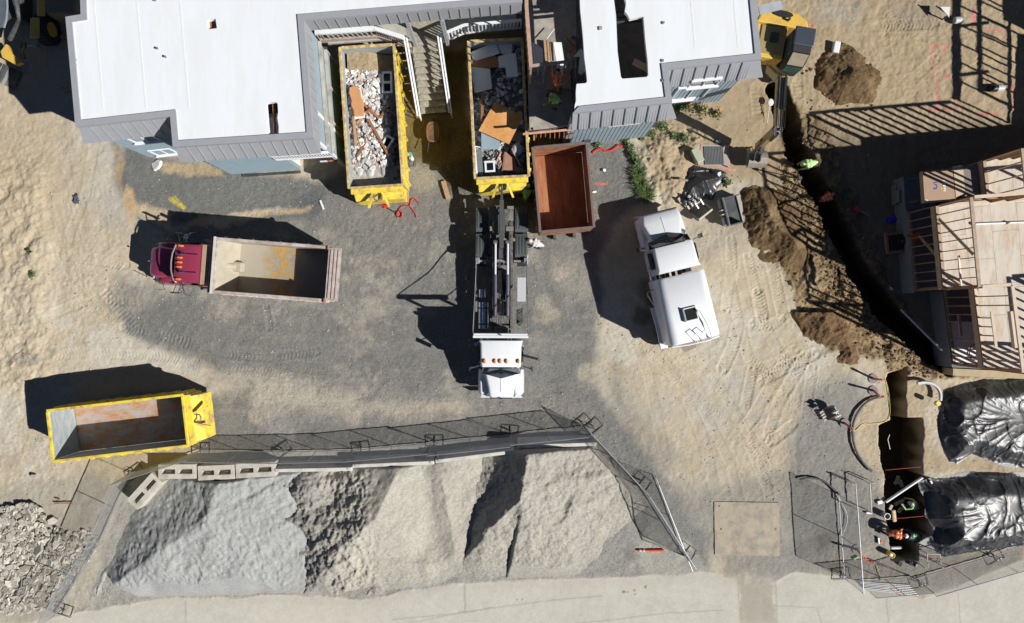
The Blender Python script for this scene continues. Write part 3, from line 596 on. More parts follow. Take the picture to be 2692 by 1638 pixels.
def shell(bld, outline, holes, spec, wallspec):
    """outline: list of 2D points CCW; spec[i] = outward run of the siding band on edge i (None = no band);"""
    n = len(outline)
    inner = offset(outline, -.24)
    slab_with_holes('roof', inner, holes, ZR - .28, ZR - .06, M_membrane, bld)
    cp = MB()
    o2 = offset(outline, .02)
    for i in range(n):
        a, b = o2[i], o2[(i + 1) % n]; c, d = inner[(i + 1) % n], inner[i]
        cp.add([(a.x, a.y, ZR - .2), (b.x, b.y, ZR - .2), (c.x, c.y, ZR - .2), (d.x, d.y, ZR - .2), (a.x, a.y, ZR), (b.x, b.y, ZR), (c.x, c.y, ZR), (d.x, d.y, ZR)],
               [(0, 3, 2, 1), (4, 5, 6, 7), (0, 1, 5, 4), (2, 3, 7, 6)])
    cp.build('parapet', M_trim, bld)
    # band
    offs = []
    for i in range(n):
        p = Vector(outline[i][:2]); p0 = Vector(outline[i - 1][:2]); p1 = Vector(outline[(i + 1) % n][:2])
        e0 = (p - p0).normalized(); e1 = (p1 - p).normalized(); n0 = Vector((e0.y, -e0.x)); n1 = Vector((e1.y, -e1.x))
        d0 = spec[i - 1] or 0; d1 = spec[i] or 0
        # intersect the two offset lines
        q0 = p + n0 * d0; q1 = p + n1 * d1; cr = e0.x * e1.y - e0.y * e1.x
        if abs(cr) < 1e-4: offs.append(q1)
        else:
            t = ((q1.x - q0.x) * e1.y - (q1.y - q0.y) * e1.x) / cr; offs.append(q0 + e0 * t)
    for i in range(n):
        if spec[i] is None: continue
        a, b = Vector(outline[i][:2]), Vector(outline[(i + 1) % n][:2]); c, d = offs[(i + 1) % n], offs[i]
        mb = MB(); zt = ZR - .2
        nn = (b - a).normalized(); nrm = Vector((nn.y, -nn.x)); t = nrm * .1
        mb.add([(a.x, a.y, zt), (b.x, b.y, zt), (c.x, c.y, ZE), (d.x, d.y, ZE), (a.x - t.x, a.y - t.y, zt), (b.x - t.x, b.y - t.y, zt), (c.x - t.x, c.y - t.y, ZE), (d.x - t.x, d.y - t.y, ZE)],
               [(0, 1, 2, 3), (4, 7, 6, 5), (3, 2, 6, 7), (0, 4, 5, 1), (0, 3, 7, 4), (1, 5, 6, 2)])
        band = mb.build('siding_band', M_siding, bld)
        L = (b - a).length; k = max(1, int(L / .44)); cnt = 0
        for q in range(1, k):
            f = q / k; x = a.lerp(b, f); run = spec[i]; y = x + nrm * run
            if abs(run) > .01 or True:
                s0 = (d - a).dot(nn); s1 = (c - b).dot(nn); fx = f * L
                if fx < s0 or fx > L + s1: continue
            rb = MB(); rb.beam((x.x, x.y, zt - .02), (y.x, y.y, ZE + .01), .035, .07, up=(nrm.x, nrm.y, 0)); rb.build('batten', M_siding, band)
        # fine grooves
        # soffit strip
        if spec[i]:
            sf = MB(); sf.add([(c.x - t.x, c.y - t.y, ZE + .03), (d.x - t.x, d.y - t.y, ZE + .03), (a.x - t.x, a.y - t.y, ZE + .03), (b.x - t.x, b.y - t.y, ZE + .03)], [(0, 1, 2, 3)])
            sf.build('soffit', M_trim, bld)
def wall_quad(mb, a, b, z0, z1, th=.18, openings=(), m=0):
    """wall from a to b; openings (s0,s1,zlo,zhi) in metres along the wall; thickness grows inwards (to the left of a->b)"""
    a = Vector(a[:2]); b = Vector(b[:2]); L = (b - a).length; e = (b - a) / L; nn = Vector((-e.y, e.x))
    T = Matrix(((e.x, nn.x, 0, a.x), (e.y, nn.y, 0, a.y), (0, 0, 1, 0), (0, 0, 0, 1)))
    cuts = sorted(set([0, L] + [q for o in openings for q in o[:2]]))
    for s0, s1 in zip(cuts[:-1], cuts[1:]):
        op = [o for o in openings if o[0] <= s0 + 1e-4 and o[1] >= s1 - 1e-4]
        if op: 
            mb.bx(s0, s1, 0, th, z0, op[0][2], m, T); mb.bx(s0, s1, 0, th, op[0][3], z1, m, T)
        else: mb.bx(s0, s1, 0, th, z0, z1, m, T)
    return T
def window(parent, T, s0, s1, z0, z1, proud=.05, split=True, framew=.07, label=None, slid=False):
    f = MB(); w_ = framew
    f.bx(s0, s1, -proud, .1, z0, z0 + w_, 0, T); f.bx(s0, s1, -proud, .1, z1 - w_, z1, 0, T)
    f.bx(s0, s0 + w_, -proud, .1, z0 + w_, z1 - w_, 0, T); f.bx(s1 - w_, s1, -proud, .1, z0 + w_, z1 - w_, 0, T)
    if split: f.bx((s0 + s1) / 2 - .03, (s0 + s1) / 2 + .03, -proud * .6, .1, z0 + w_, z1 - w_, 0, T)
    fr = f.build('window', M_white, parent); tag(fr, label)
    g = MB(); g.bx(s0 + w_, s1 - w_, .03, .05, z0 + w_, z1 - w_, 0, T); g.build('pane', M_glass, fr)
    s = MB(); s.bx(s0 - .06, s1 + .06, -proud - .08, -proud, z0 - .03, z0 + .04, 0, T); s.build('sill', M_white, fr)

# ---- left building
OA = [P('S', *p, ZR) for p in [(207, -150), (213, 38.5), (173, 45), (199, 332), (448, 304.5), (455, 385), (822, 361), (797, 51), (1372, 4), (1372, -150)]]
OA = [(p.x, p.y) for p in OA]          # runs anticlockwise in plan (image y is flipped)
spec = [.0, None, .4, .42, .3, .42, .0, .0, None, None]
bA = thing('apartment_building', 'L-shaped white-roofed building with two small roof holes, left of the debris dumpsters', 'building', (0, 0, 0))
def rect_hole(z_, pts, h=ZR): return [(p.x, p.y) for p in PL(z_, pts, h)]
hA = [rect_hole('a', [(1480, 138), (1540, 128), (1550, 198), (1486, 206)]),
      rect_hole('b', [(130, 735), (160, 728), (200, 727), (214, 738), (218, 800), (212, 840), (222, 900), (222, 955), (150, 962), (142, 880), (136, 800)])]
shell(bA, OA, hA, spec, None)
WALL = offset(OA, -.02)
Tn = {}
for i in (1, 2, 3, 4, 5, 6):
    a, b = WALL[i], WALL[(i + 1) % 10]
    ops = []
    if i == 3: ops = []
    if i == 5:
        L5 = (b - a).length; b = a + (b - a) * ((L5 - 2.35) / L5)
    wb = MB(); Tn[i] = wall_quad(wb, a, b, 0.0, ZE + .02, .18, ops); wb.build('wall', M_blue, bA)
# clapboard lines and foundation
wl = MB()
for i in (3, 5):
    a, b = WALL[i], WALL[(i + 1) % 10]; L = (b - a).length - (2.35 if i == 5 else 0)
    for q in range(1, 22): wl.bx(0, L, -.022, -.002, q * .2, q * .2 + .012, 0, Tn[i])
wl.build('clapboard', M_blue, bA)
# windows on the south-west notch
T3 = Tn[3]; L3 = (WALL[4] - WALL[3]).length
window(bA, T3, .75, 2.0, 2.75, 3.65, label='upper white framed window beside the notch')
window(bA, T3, .5, 1.6, .3, 1.3, label='lower white framed window in shade')
T5 = Tn[5]
v_ = MB(); v_.bx(5.0, 5.35, -.05, 0, 1.5, 1.65, 0, T5); v_.build('vent_plate', M_white, bA)
v_ = MB(); v_.bx(5.42, 5.85, -.06, 0, 1.5, 1.66, 0, T5); v_.build('sign_plate', mat('faded_red_plate', (.45, .14, .1), .6), bA)
# recessed entry at the south-east corner with a white railed balcony over it
a5, b5 = WALL[5], WALL[6]; e5 = (b5 - a5).normalized(); n5 = Vector((-e5.y, e5.x)); L5 = (b5 - a5).length
p0 = a5 + e5 * (L5 - 2.35); 
rw = MB(); wall_quad(rw, p0 + n5 * 1.3, b5 + n5 * 1.3, 0, ZE, .15, [(.5, 1.5, .02, 2.1)]); wall_quad(rw, p0 + n5 * .19, p0 + n5 * 1.3, 0, ZE, .12)
rw.build('entry_wall', M_plaster, bA)
dr = MB(); T_ = Matrix(((e5.x, n5.x, 0, (p0 + n5 * 1.3).x), (e5.y, n5.y, 0, (p0 + n5 * 1.3).y), (0, 0, 1, 0), (0, 0, 0, 1))); dr.bx(.5, 1.5, .03, .08, .02, 2.1, 0, T_)
d_ = dr.build('door', M_dark, bA); hd = MB(); hd.box((1.4, .0, 1.0), (.03, .05, .12), T=T_); hd.build('handle', M_chrome, d_)
def railing(parent, pts, z0, z1, mat_top, name='railing', gap=.13, slat=.04, mat_b=None):
    r = MB()
    for a, b in zip(pts[:-1], pts[1:]):
        a = Vector(a[:2]); b = Vector(b[:2])
        r.beam((a.x, a.y, z1), (b.x, b.y, z1), .13, .05); r.beam((a.x, a.y, z0 + .1), (b.x, b.y, z0 + .1), .05, .09)
        k = max(1, int((b - a).length / gap))
        for q in range(k + 1):
            p = a.lerp(b, q / k); e = (b - a).normalized(); r.box((p.x, p.y, (z0 + z1) / 2 + .05), (slat, slat, z1 - z0 - .1), rz=math.atan2(e.y, e.x))
    return r.build(name, mat_top, parent)
pa = p0 - n5 * .12 - e5 * .25; pb = b5 - n5 * .12 + e5 * .05
railing(bA, [pa, pb], 2.75, 3.7, M_white)
fl = MB(); fl.prism([(p0 - n5 * .08), (b5 - n5 * .08), (b5 + n5 * 1.28), (p0 + n5 * 1.28)], 2.6, 2.74); fl.build('balcony_floor', M_concrete, bA)
ps = MB(); q_ = b5 - n5 * .02; ps.bx(q_.x - .14, q_.x, q_.y, q_.y + .14, 0, 2.6); ps.bx(q_.x - .14, q_.x, q_.y, q_.y + .14, 3.72, ZE); ps.build('post', M_white, bA)
cv = MB(); c0 = p0 - e5 * 3.0 - n5 * .12; cv.beam((c0.x, c0.y, .03), ((p0 - n5 * .12).x, (p0 - n5 * .12).y, .03), .12, .06); cv.build('kick_board', M_dark, bA)
# east face trims of the left wing
a6, b6 = WALL[6], WALL[7]; T6 = Tn[6]; L6 = (b6 - a6).length
tr = MB()
for s_, w_, z_ in ((.1, L6 - .2, 3.75), (.1, L6 - .2, 2.75)): tr.bx(s_, s_ + w_, -.16, -.02, z_, z_ + .12, 0, T6)
for s_ in (1.6, 3.3, 5.0, 6.6): tr.bx(s_, s_ + .12, -.06, -.02, .3, 2.7, 0, T6)
tr.build('fascia_trim', mat('weathered_cream_trim', (.5, .48, .42), .7, var=.2, stain=(.3, .27, .22), samt=.4), bA)
for q in range(14): bb = MB(); bb.bx(.4 + q * .45, .4 + q * .45 + .03, -.04, -.02, 2.9, 3.7, 0, T6); bb.build('cladding_strip', M_trim, bA)
# north wing: recessed breezeway behind the courtyard
a7, b7 = Vector(OA[7]), Vector(OA[8]); e7 = (b7 - a7).normalized(); n7 = Vector((-e7.y, e7.x)); L7 = (b7 - a7).length
bw = MB(); wall_quad(bw, a7 + n7 * 2.0, b7 + n7 * 2.0, 0, ZR - .3, .15, [(1.5, 2.5, 2.05, 4.1), (7.4, 8.4, 2.05, 4.1)]); bw.build('breezeway_wall', M_blue, bA)
wkf = MB(); wkf.prism([a7 + n7 * .55, b7 + n7 * .55 - e7 * .2, b7 + n7 * 1.98, a7 + n7 * 1.98], 1.75, 1.95); wkf.build('walkway', M_concrete, bA)
fas = MB(); fas.beam(tuple(P('S', 828, 86, 3.0)), tuple(P('S', 984, 75, 3.0)), .22, .12); fas.beam(tuple(P('S', 984, 75, 3.0)), tuple(P('S', 1061, 99, 3.0)), .2, .12); fas.build('railing_cap', M_white, bA)
gb = MB()
for x0, y0, x1, y1 in ((828, 86, 984, 75), (984, 75, 1061, 99)):
    A_, B_ = P('S', x0, y0, 3.0), P('S', x1, y1, 3.0)
    gb.beam((A_.x, A_.y, 2.05), (B_.x, B_.y, 2.05), .12, .3)
    for q in range(12):
        p = A_.lerp(B_, q / 12); gb.box((p.x, p.y, 2.55), (.04, .04, .8))
gb.build('guard_panel', mat('old_grey_board', (.36, .33, .30), .8, var=.3, scale=3, stain=(.5, .35, .25), samt=.4), bA)
r2 = [P('S', 1161, 91, 3.0), P('S', 1220, 66, 3.0), P('S', 1370, 53, 3.0)]
railing(bA, r2, 2.0, 3.0, M_white, gap=.16, slat=.06)
up = MB()
for t_ in (.42, .55): 
    pass
for px, py in ((1070, 55), (1162, 52)):
    p = P('S', px, py, 4.8); up.bx(p.x - .08, p.x + .08, p.y - .08, p.y + .08, 2.0, ZE)
up.build('post', M_trim, bA)
# roof fittings
def roof_bits(bld, spots, z=ZR - .06):
    for (z_, x, y, s_, k) in spots:
        p = P(z_, x, y, z); m_ = MB()
        if k == 'cap': m_.cyl((p.x, p.y, z), (p.x, p.y, z + .10), .035, 10); m_.cyl((p.x, p.y, z + .10), (p.x, p.y, z + .13), .05, 10); m_.build('vent_pipe', M_galv, bld)
        elif k == 'box': m_.box((p.x, p.y, z + .03), (s_, s_, .06), rz=.09); m_.build('roof_drain', M_galv if s_ < .15 else M_trim, bld, bevel=.02)
roof_bits(bA, [('a', 1135, 353, .2, 'cap'), ('a', 1193, 413, .2, 'cap'), ('a', 1120, 8, .2, 'cap')])
# scuffed patches along the west cap
for z_, x, y, rr in (('a', 540, 428, .07), ('a', 547, 468, .04), ('a', 545, 540, .04), ('a', 1680, 1005, .06), ('a', 1650, 1003, .05), ('a', 1795, 995, .04), ('a', 1872, 978, .03)):
    p = P(z_, x, y, ZR - .06); n = 9; pts = [(p.x + math.cos(k) * rr * random.uniform(.5, 1.3), p.y + math.sin(k) * rr * random.uniform(.5, 1.6)) for k in [i * 6.283 / n for i in range(n)]]
    sc = MB(); sc.prism(pts, ZR - .058, ZR - .052); sc.build('torn_patch', mat('torn_roof_felt', (.16, .15, .18), .8, var=.4, scale=30), bA)
jo = MB()
for hx, hy, z_ in ((1515, 167, 'a'),): p = P(z_, hx + 8, hy, ZR - .5); jo.beam((p.x, p.y - 1.5, ZR - .4), (p.x, p.y + 1.2, ZR - .4), .07, .2)
p = P('b', 178, 840, ZR - .6)
jo.build('roof_joist', M_wooddark, bA)
for dx in (-.25, .16): jo = MB(); jo.beam((p.x + dx + .03, p.y - .7, ZR - .42), (p.x + dx - .1, p.y + 2, ZR - .42), .05, .22); jo.build('roof_joist', M_wooddark, bA)
fi = MB(); fi.prism([offset(OA, -.3)[i] for i in (2, 3, 4, 5, 6)] + [Vector((OA[6][0] - .3, OA[2][1]))], 2.6, 2.75); fi.build('inner_floor', M_dark, bA)

# ---- right building
OB = [P('S', *p, ZR) for p in [(1500, -150), (1507, 296), (1766, 268), (1755, 180), (2001, 154), (1985, -10), (1975, -150)]]
OB = [(p.x, p.y) for p in OB]
bB = thing('apartment_building', 'white flat-roofed building with a torn slot in its roof, beside the excavator', 'building', (0, 0, 0))
hB = [rect_hole('d', [(290, -260), (345, 0), (360, 120), (372, 400), (398, 600), (410, 617), (600, 603), (615, 590), (610, 480), (590, 300), (577, 127), (540, 130), (468, 146), (450, 110), (430, 88), (440, 20), (420, -60), (400, -150), (350, -260)])]
# the west edge of this roof is cut back raggedly
ragged = rect_hole('c', [(1175, -400), (1218, 0), (1222, 100), (1240, 260), (1252, 400), (1262, 560), (1280, 700), (1290, 800), (1275, 815), (1185, 822), (1178, 900), (1180, 985), (1168, 1030), (1165, 1068)])
n_ = len(OB); inner = offset(OB, -.24)
out = ragged[:-1] + [(ragged[-1][0], ragged[-1][1])] + [tuple(q) for q in inner[2:5]] + [tuple(q) for q in inner[5:7]]
slab_with_holes('roof', out, hB, ZR - .28, ZR - .06, M_membrane, bB)
class _S: pass
cp = MB(); o2 = offset(OB, .02)
for i in (1, 2, 3, 4, 5):
    a, b = o2[i], o2[(i + 1) % n_]; c, d = inner[(i + 1) % n_], inner[i]
    cp.add([(a.x, a.y, ZR - .2), (b.x, b.y, ZR - .2), (c.x, c.y, ZR - .2), (d.x, d.y, ZR - .2), (a.x, a.y, ZR), (b.x, b.y, ZR), (c.x, c.y, ZR), (d.x, d.y, ZR)], [(0, 3, 2, 1), (4, 5, 6, 7), (0, 1, 5, 4), (2, 3, 7, 6)])
cp.build('parapet', M_trim, bB)
def band(bld, a, b, ra, rb_, run, k0=0, dark=False):
    """one siding band; ra, rb_ = slip of the lower corners along the wall"""
    a = Vector(a[:2]); b = Vector(b[:2]); e = (b - a).normalized(); nr = Vector((e.y, -e.x)); t = nr * .1; zt = ZR - .2
    d = a + nr * run - e * ra; c = b + nr * run + e * rb_
    mb = MB(); mb.add([(a.x, a.y, zt), (b.x, b.y, zt), (c.x, c.y, ZE), (d.x, d.y, ZE), (a.x - t.x, a.y - t.y, zt), (b.x - t.x, b.y - t.y, zt), (c.x - t.x, c.y - t.y, ZE), (d.x - t.x, d.y - t.y, ZE)],
                      [(0, 1, 2, 3), (4, 7, 6, 5), (3, 2, 6, 7), (0, 4, 5, 1), (0, 3, 7, 4), (1, 5, 6, 2)])
    bn = mb.build('siding_band', M_siding, bld); L = (b - a).length; k = int(L / .5); g = MB()
    for q in range(0, k):
        x = a + e * (.28 + q * .5); y = x + nr * run
        r = MB(); r.beam((x.x, x.y, zt - .02), (y.x, y.y, ZE + .01), .04, .09, up=(nr.x, nr.y, 0)); r.build('batten', mat('dark_batten', (.10, .11, .13), .6), bn)
        for w_ in (.12, .24, .36):
            x2 = x + e * w_; y2 = x2 + nr * run
            if (x2 - a).length < L: g.beam((x2.x, x2.y, zt - .02), (y2.x, y2.y, ZE + .01), .012, .02, up=(nr.x, nr.y, 0))
    g.build('groove_strip', M_siding, bn)
band(bB, OB[1], OB[2], 0, .42, .45); band(bB, OB[2], OB[3], .42, -.42, .42) if False else None
band(bB, OB[3], OB[4], 0, .45, .45)
# return of the band on the inner corner and on the east side
band(bB, OB[4], OB[5], .45, 0, .42)
WB = offset(OB, -.02)
def wq(*a): wb = MB(); T = wall_quad(wb, *a); wb.build('wall', M_blue, bB); return T
Tb1 = wq(WB[1], WB[2], 0, ZE + .02); Tb2 = wq(WB[2], WB[3], 0, ZR - .2); 
L34 = (WB[4] - WB[3]).length
Tb3 = wq(WB[3], WB[4], 0, ZE + .02); Tb4 = wq(WB[4], WB[5], 0, ZE + .02)
ln = MB()
for T_, L_ in ((Tb1, (WB[2] - WB[1]).length), (Tb3, L34)):
    q = .15
    while q < L_: ln.bx(q, q + .012, -.012, -.001, 0.1, ZE, 0, T_); q += .2
ln.build('panel_joint', mat('joint_shadow', (.17, .23, .27), .7), bB)
window(bB, Tb3 @ Matrix.Translation((0, -.42, 0)), 1.25, 2.6, 4.3, 5.15, label='upper white double window', proud=.04)
window(bB, Tb3, 1.2, 2.85, 1.2, 3.1, label='lower white double window', proud=.09)
pt = MB(); pt.bx(1.9, 3.4, -.03, 0, 2.9, 3.2, 0, Tb1); pt.build('covered_window', M_white, bB)
pt = MB(); pt.bx(1.0, 1.3, -.08, -.01, .5, .9, 0, Tb1); pt.build('vent', M_dark, bB)
roof_bits(bB, [('d', 235, 225, .16, 'box'), ('d', 730, 182, .12, 'box'), ('d', 725, 480, .12, 'box'), ('d', 727, 637, .12, 'box')])
# east parapet: blue torn flashing strip inside
# second floor inside, visible through the torn roof
sf = MB(); sf.bx(3.05, WB[3].x + .3, 8.95, 16.8, 2.62, 2.9); sf.build('inner_floor', mat('inner_subfloor', (.16, .14, .12), .85, var=.2), bB)
iw = MB(); q0 = P('d', 600, 560, 4.5); iw.beam((5.6, 9.9, 3.0), (6.2, 9.6, 3.0), .9, .06); 
for y_ in (12.5, 12.75, 13.0): iw.beam((3.8, y_, ZR - .75), (6.3, y_ + .25, ZR - .75), .05, .18)
iw.build('roof_joist', M_dark, bB)
bd = MB(); p0_, p1_ = P('d', 495, 483, 4.9), P('d', 640, 560, 4.9); bd.beam(tuple(p0_), tuple(p1_), .3, .03); bd.build('loose_board', M_ply, bB)

# ---- opened-up middle bay: second-floor deck with the stubs of its walls
bay = thing('stripped_building_bay', 'roofless middle bay with exposed deck floor and broken partition walls between the two white roofs', 'building bay', (0, 0, 0))
DK = [xy('c', 722, 1300, 2.9), xy('c', 1150, 1222, 2.9), (3.03, 8.9), (3.03, 17.5), (.55, 17.5)]
d_ = MB(); d_.prism([DK[0], DK[1], DK[2], DK[3], DK[4]], 2.62, 2.9); d_.build('deck', mat('bay_deck_floor', (.40, .36, .31), .85, var=.12, stain=(.27, .25, .22), samt=.45, sscale=1.2), bay)
u_ = MB(); u_.beam(xy('c', 725, 1275, 0) + (1.3,), xy('c', 725, 1275, 0) + (1.3,), .1, .1)
lw = MB(); lw.bx(.85, 3.0, 9.2, 9.35, 0, 2.6); lw.bx(.80, .95, 9.0, 17, 0, 2.6); lw.build('lower_wall', mat('dirty_lower_wall', (.14, .12, .09), .9, var=.5, scale=5), bay)
# joists sticking out of the torn deck edge
jt = MB()
for q in range(9): x = 1.15 + q * .22; jt.beam((x, 8.35 + random.uniform(-.1, .1), 2.5), (x + .02, 9.2, 2.5), .04, .2)
jt.build('floor_joist', M_wooddark, bay)
pw = MB(); a_ = P('c', 690, 60, 5.2); b_ = P('c', 735, 655, 5.2)
pw.beam(tuple(a_), tuple(b_), .16, .08); pw.beam((a_.x, a_.y + 3, 5.2), tuple(a_), .16, .08); 
k = 8
for q in range(k + 1): p = a_.lerp(b_, q / k); pw.box((p.x, p.y, 4.03), (.09, .04, 2.26))
pw.build('stud_wall', mat('pinkish_lumber', (.46, .30, .22), .75, var=.15, scale=6), bay)
pl = MB(); c_ = P('c', 740, 650, 4.3); d2 = P('c', 1085, 608, 4.3); pl.beam(tuple(c_), tuple(d2), .12, .1); 
for q in range(6): p = c_.lerp(d2, q / 5); pl.box((p.x, p.y, 3.58), (.05, .09, 1.3))
e_ = P('c', 860, 640, 4.3); f_ = P('c', 855, 820, 4.0); pl.beam(tuple(e_), tuple(f_), .08, .06); pl.build('partition', mat('grey_lumber', (.36, .32, .28), .8, var=.15), bay)
so_ = MB(); p0_, p1_ = P('c', 1150, 640, 4.2), P('c', 1180, 985, 4.2); so_.beam(tuple(p0_), tuple(p1_), .1, .08)
for q in range(7): p = p0_.lerp(p1_, q / 6); so_.box((p.x, p.y, 3.5), (.09, .05, 1.3))
so_.build('partition', M_dark, bay)
sh = MB(); sh.bx(DK[0][0] + .1, DK[1][0] - .0, DK[0][1] - .02, DK[0][1] + .03, 0, 0); 
g_ = MB(); s0_, s1_ = P('c', 655, 1322, 3.1), P('c', 1150, 1275, 3.1); g_.beam(tuple(s0_), tuple(s1_), .09, .05); s2_, s3_ = P('c', 765, 1270, 3.0), P('c', 765, 1385, 1.2); g_.beam(tuple(s2_), tuple(s3_), .08, .08)
g_.build('edge_board', mat('salmon_board', (.60, .34, .22), .7), bay)
pn = MB(); pn.prism([xy('c', 728, 668, 3.02), xy('c', 850, 655, 3.02), xy('c', 850, 705, 3.02), xy('c', 730, 712, 3.02)], 2.95, 3.0); pn.build('floor_panel', mat('pale_green_panel', (.33, .38, .35), .8), bay)

# ---- stairs
st = thing('exterior_stair', 'concrete steps with white handrails going down between the two debris dumpsters', 'stairs', (0, 0, 0))
L0, L1 = P('b', 1180, 330, 1.95), P('b', 1245, 815, .2); R0, R1 = P('b', 1362, 312, 1.95), P('b', 1430, 800, .2)
N_ = 10; M_step = mat('worn_concrete_step', (.30, .27, .20), .9, var=.15, scale=4, stain=(.42, .40, .35), samt=.3, sscale=6, bump=.2)
for q in range(N_):
    f0, f1 = q / N_, (q + 1) / N_; z1 = 1.95 - (q + .6) * (1.75 / N_)
    tb = MB(); tb.prism([L0.lerp(L1, f0)[:2], R0.lerp(R1, f0)[:2], (R0.lerp(R1, f1) - Vector((0, .03, 0)))[:2], (L0.lerp(L1, f1) - Vector((0, .03, 0)))[:2]], z1 - .06, z1); tb.build('tread', M_step, st)
ld = MB(); ld.prism([P('b', 1115, 150, 1.95)[:2], P('b', 1372, 140, 1.95)[:2], R0[:2], L0[:2]], 1.8, 1.96); ld.build('landing', M_step, st)
sg = MB()
for a, b in ((L0, L1), (R0, R1)): sg.beam((a.x, a.y, a.z - .15), (b.x, b.y, b.z - .12), .06, .28)
sg.build('stringer', M_dark, st)
for (x0, y0, x1, y1) in ((1133, 255, 1232, 832), (1373, 232, 1457, 808)):
    a, b = P('b', x0, y0, 2.9), P('b', x1, y1, 1.05); hr = MB()
    for dx in (-.075, .045): hr.beam((a.x + dx, a.y, a.z), (b.x + dx, b.y, b.z), .075, .05)
    hr.beam((a.x, a.y, a.z - .8), (b.x, b.y, b.z - .8), .05, .06)
    for q in range(15): p = a.lerp(b, q / 14); hr.beam((p.x, p.y, p.z), (p.x, p.y, max(.02, p.z - .95)), .035, .035)
    hr.build('handrail', M_white, st)

# welded seams of the roof membrane
for bld, x0, x1, y0, y1, hs in ((bA, -18.3, -8.8, 8.4, 18, .085), (bB, 6.9, 10.2, 11.0, 16.5, .085)):
    q = x0 + .9
    while q < x1:
        if not (bld is bA and q > -12.6): m = MB(); m.beam((q, y0 + .2, ZR - .058), (q + (y0 - y1) * -hs * -1, y1, ZR - .058), .07, .006); m.build('membrane_seam', mat('seam_white', (.76, .77, .78), .6, var=.05), bld)
        q += 1.83
# ================================================================ DUMPSTERS
def dumpster(name, label, L, W, H, c, rz, group=None, paint=M_yellow, inner=M_steelgrey, floor=M_wornfloor, rim=M_rim, hook=True, ribs=9, end_slope=0.0):
    """local: +x is the hooked front end, -x the rear door; c = centre on the ground"""
    t = thing(name, label, 'dumpster', (c[0], c[1], 0), rz, group)
    a, b = L / 2, W / 2; z0 = .28
    m = MB(); m.bx(-a + .06, a - .06, -b + .06, b - .06, z0, z0 + .06); m.build('floor', floor, t)
    m = MB()
    for s in (-1, 1): m.bx(-a, a, s * b - .035, s * b + .035, z0, H - .05)
    m.bx(a - .035, a + .035, -b + .035, b - .035, z0, H - .05)
    m.build('side_panel', inner, t)
    m = MB()
    for s in (-1, 1): m.bx(-a, a, s * (b + .045) - .008, s * (b + .045) + .008, z0, H - .1)
    m.bx(a + .037, a + .05, -b, b, z0, H - .1)
    m.build('outer_skin', paint, t)
    m = MB(); m.bx(-a - .04, -a + .03, -b + .05, b - .05, z0, H - .06)
    for q in range(5): m.bx(-a - .12, -a - .04, -b + .1 + q * (W - .3) / 4, -b + .2 + q * (W - .3) / 4, z0, H - .15)
    dr = m.build('tailgate', inner, t); m = MB(); m.bx(-a - .16, -a - .12, -.3, -.25, .8, 1.4); m.build('latch', paint, dr)
    m = MB()
    for s in (-1, 1): m.bx(-a - .05, a + .05, s * (b + .02) - .065, s * (b + .02) + .065, H - .1, H)
    m.bx(a - .03, a + .09, -b + .05, b - .05, H - .1, H + .003); m.bx(-a - .08, -a + .05, -b + .05, b - .05, H - .1, H + .003)
    m.build('rim', rim, t, bevel=.015)
    for s in (-1, 1):
        for q in range(ribs):
            x = -a + .3 + q * (L - .6) / (ribs - 1); m = MB(); m.bx(x - .05, x + .05, s * (b + .055) if s > 0 else -b - .15, (b + .15) if s > 0 else -b - .055, z0, H - .1); m.build('rib', paint, t)
    m = MB()
    for s in (-1, 1): m.bx(-a, a + .3, s * .5 - .07, s * .5 + .07, .1, z0)
    m.build('skid_rail', M_dark, t)
    for x in (-a + .5, a - .5):
        for s in (-1, 1): m = MB(); m.cyl((x, s * (b - .25), .12), (x, s * (b - .05), .12), .12, 14); m.build('roller', M_dark, t)
    if hook:   # sloping apron with gussets and a hook bail
        m = MB(); m.add([(a + .05, -b + .1, H - .25), (a + .05, b - .1, H - .25), (a + .55, b - .1, H - .85), (a + .55, -b + .1, H - .85), (a + .05, -b + .1, .3), (a + .05, b - .1, .3), (a + .55, b - .1, .3), (a + .55, -b + .1, .3)],
                        [(0, 1, 2, 3), (4, 7, 6, 5), (0, 3, 7, 4), (1, 5, 6, 2), (3, 2, 6, 7), (0, 4, 5, 1)]); m.build('front_apron', paint, t, bevel=.02)
        m = MB(); m.bx(a + .06, a + .3, -b + .02, b - .02, H - .32, H - .2); m.build('crossbeam', paint, t, bevel=.015)
        for s in (-1, 1):
            m = MB(); m.beam((a + .25, s * .22, H - .35), (a + .95, s * .5, H - .55), .1, .14); m.build('guide_arm', paint, t)
        m = MB(); m.tube([(a + .3, -.2, H - .4), (a + .6, -.16, H - .35), (a + .66, 0, H - .33), (a + .6, .16, H - .35), (a + .3, .2, H - .4)], .035, 8); m.build('hook_bail', mat('worn_steel', (.25, .22, .16), .5, metal=.4), t)
    return t
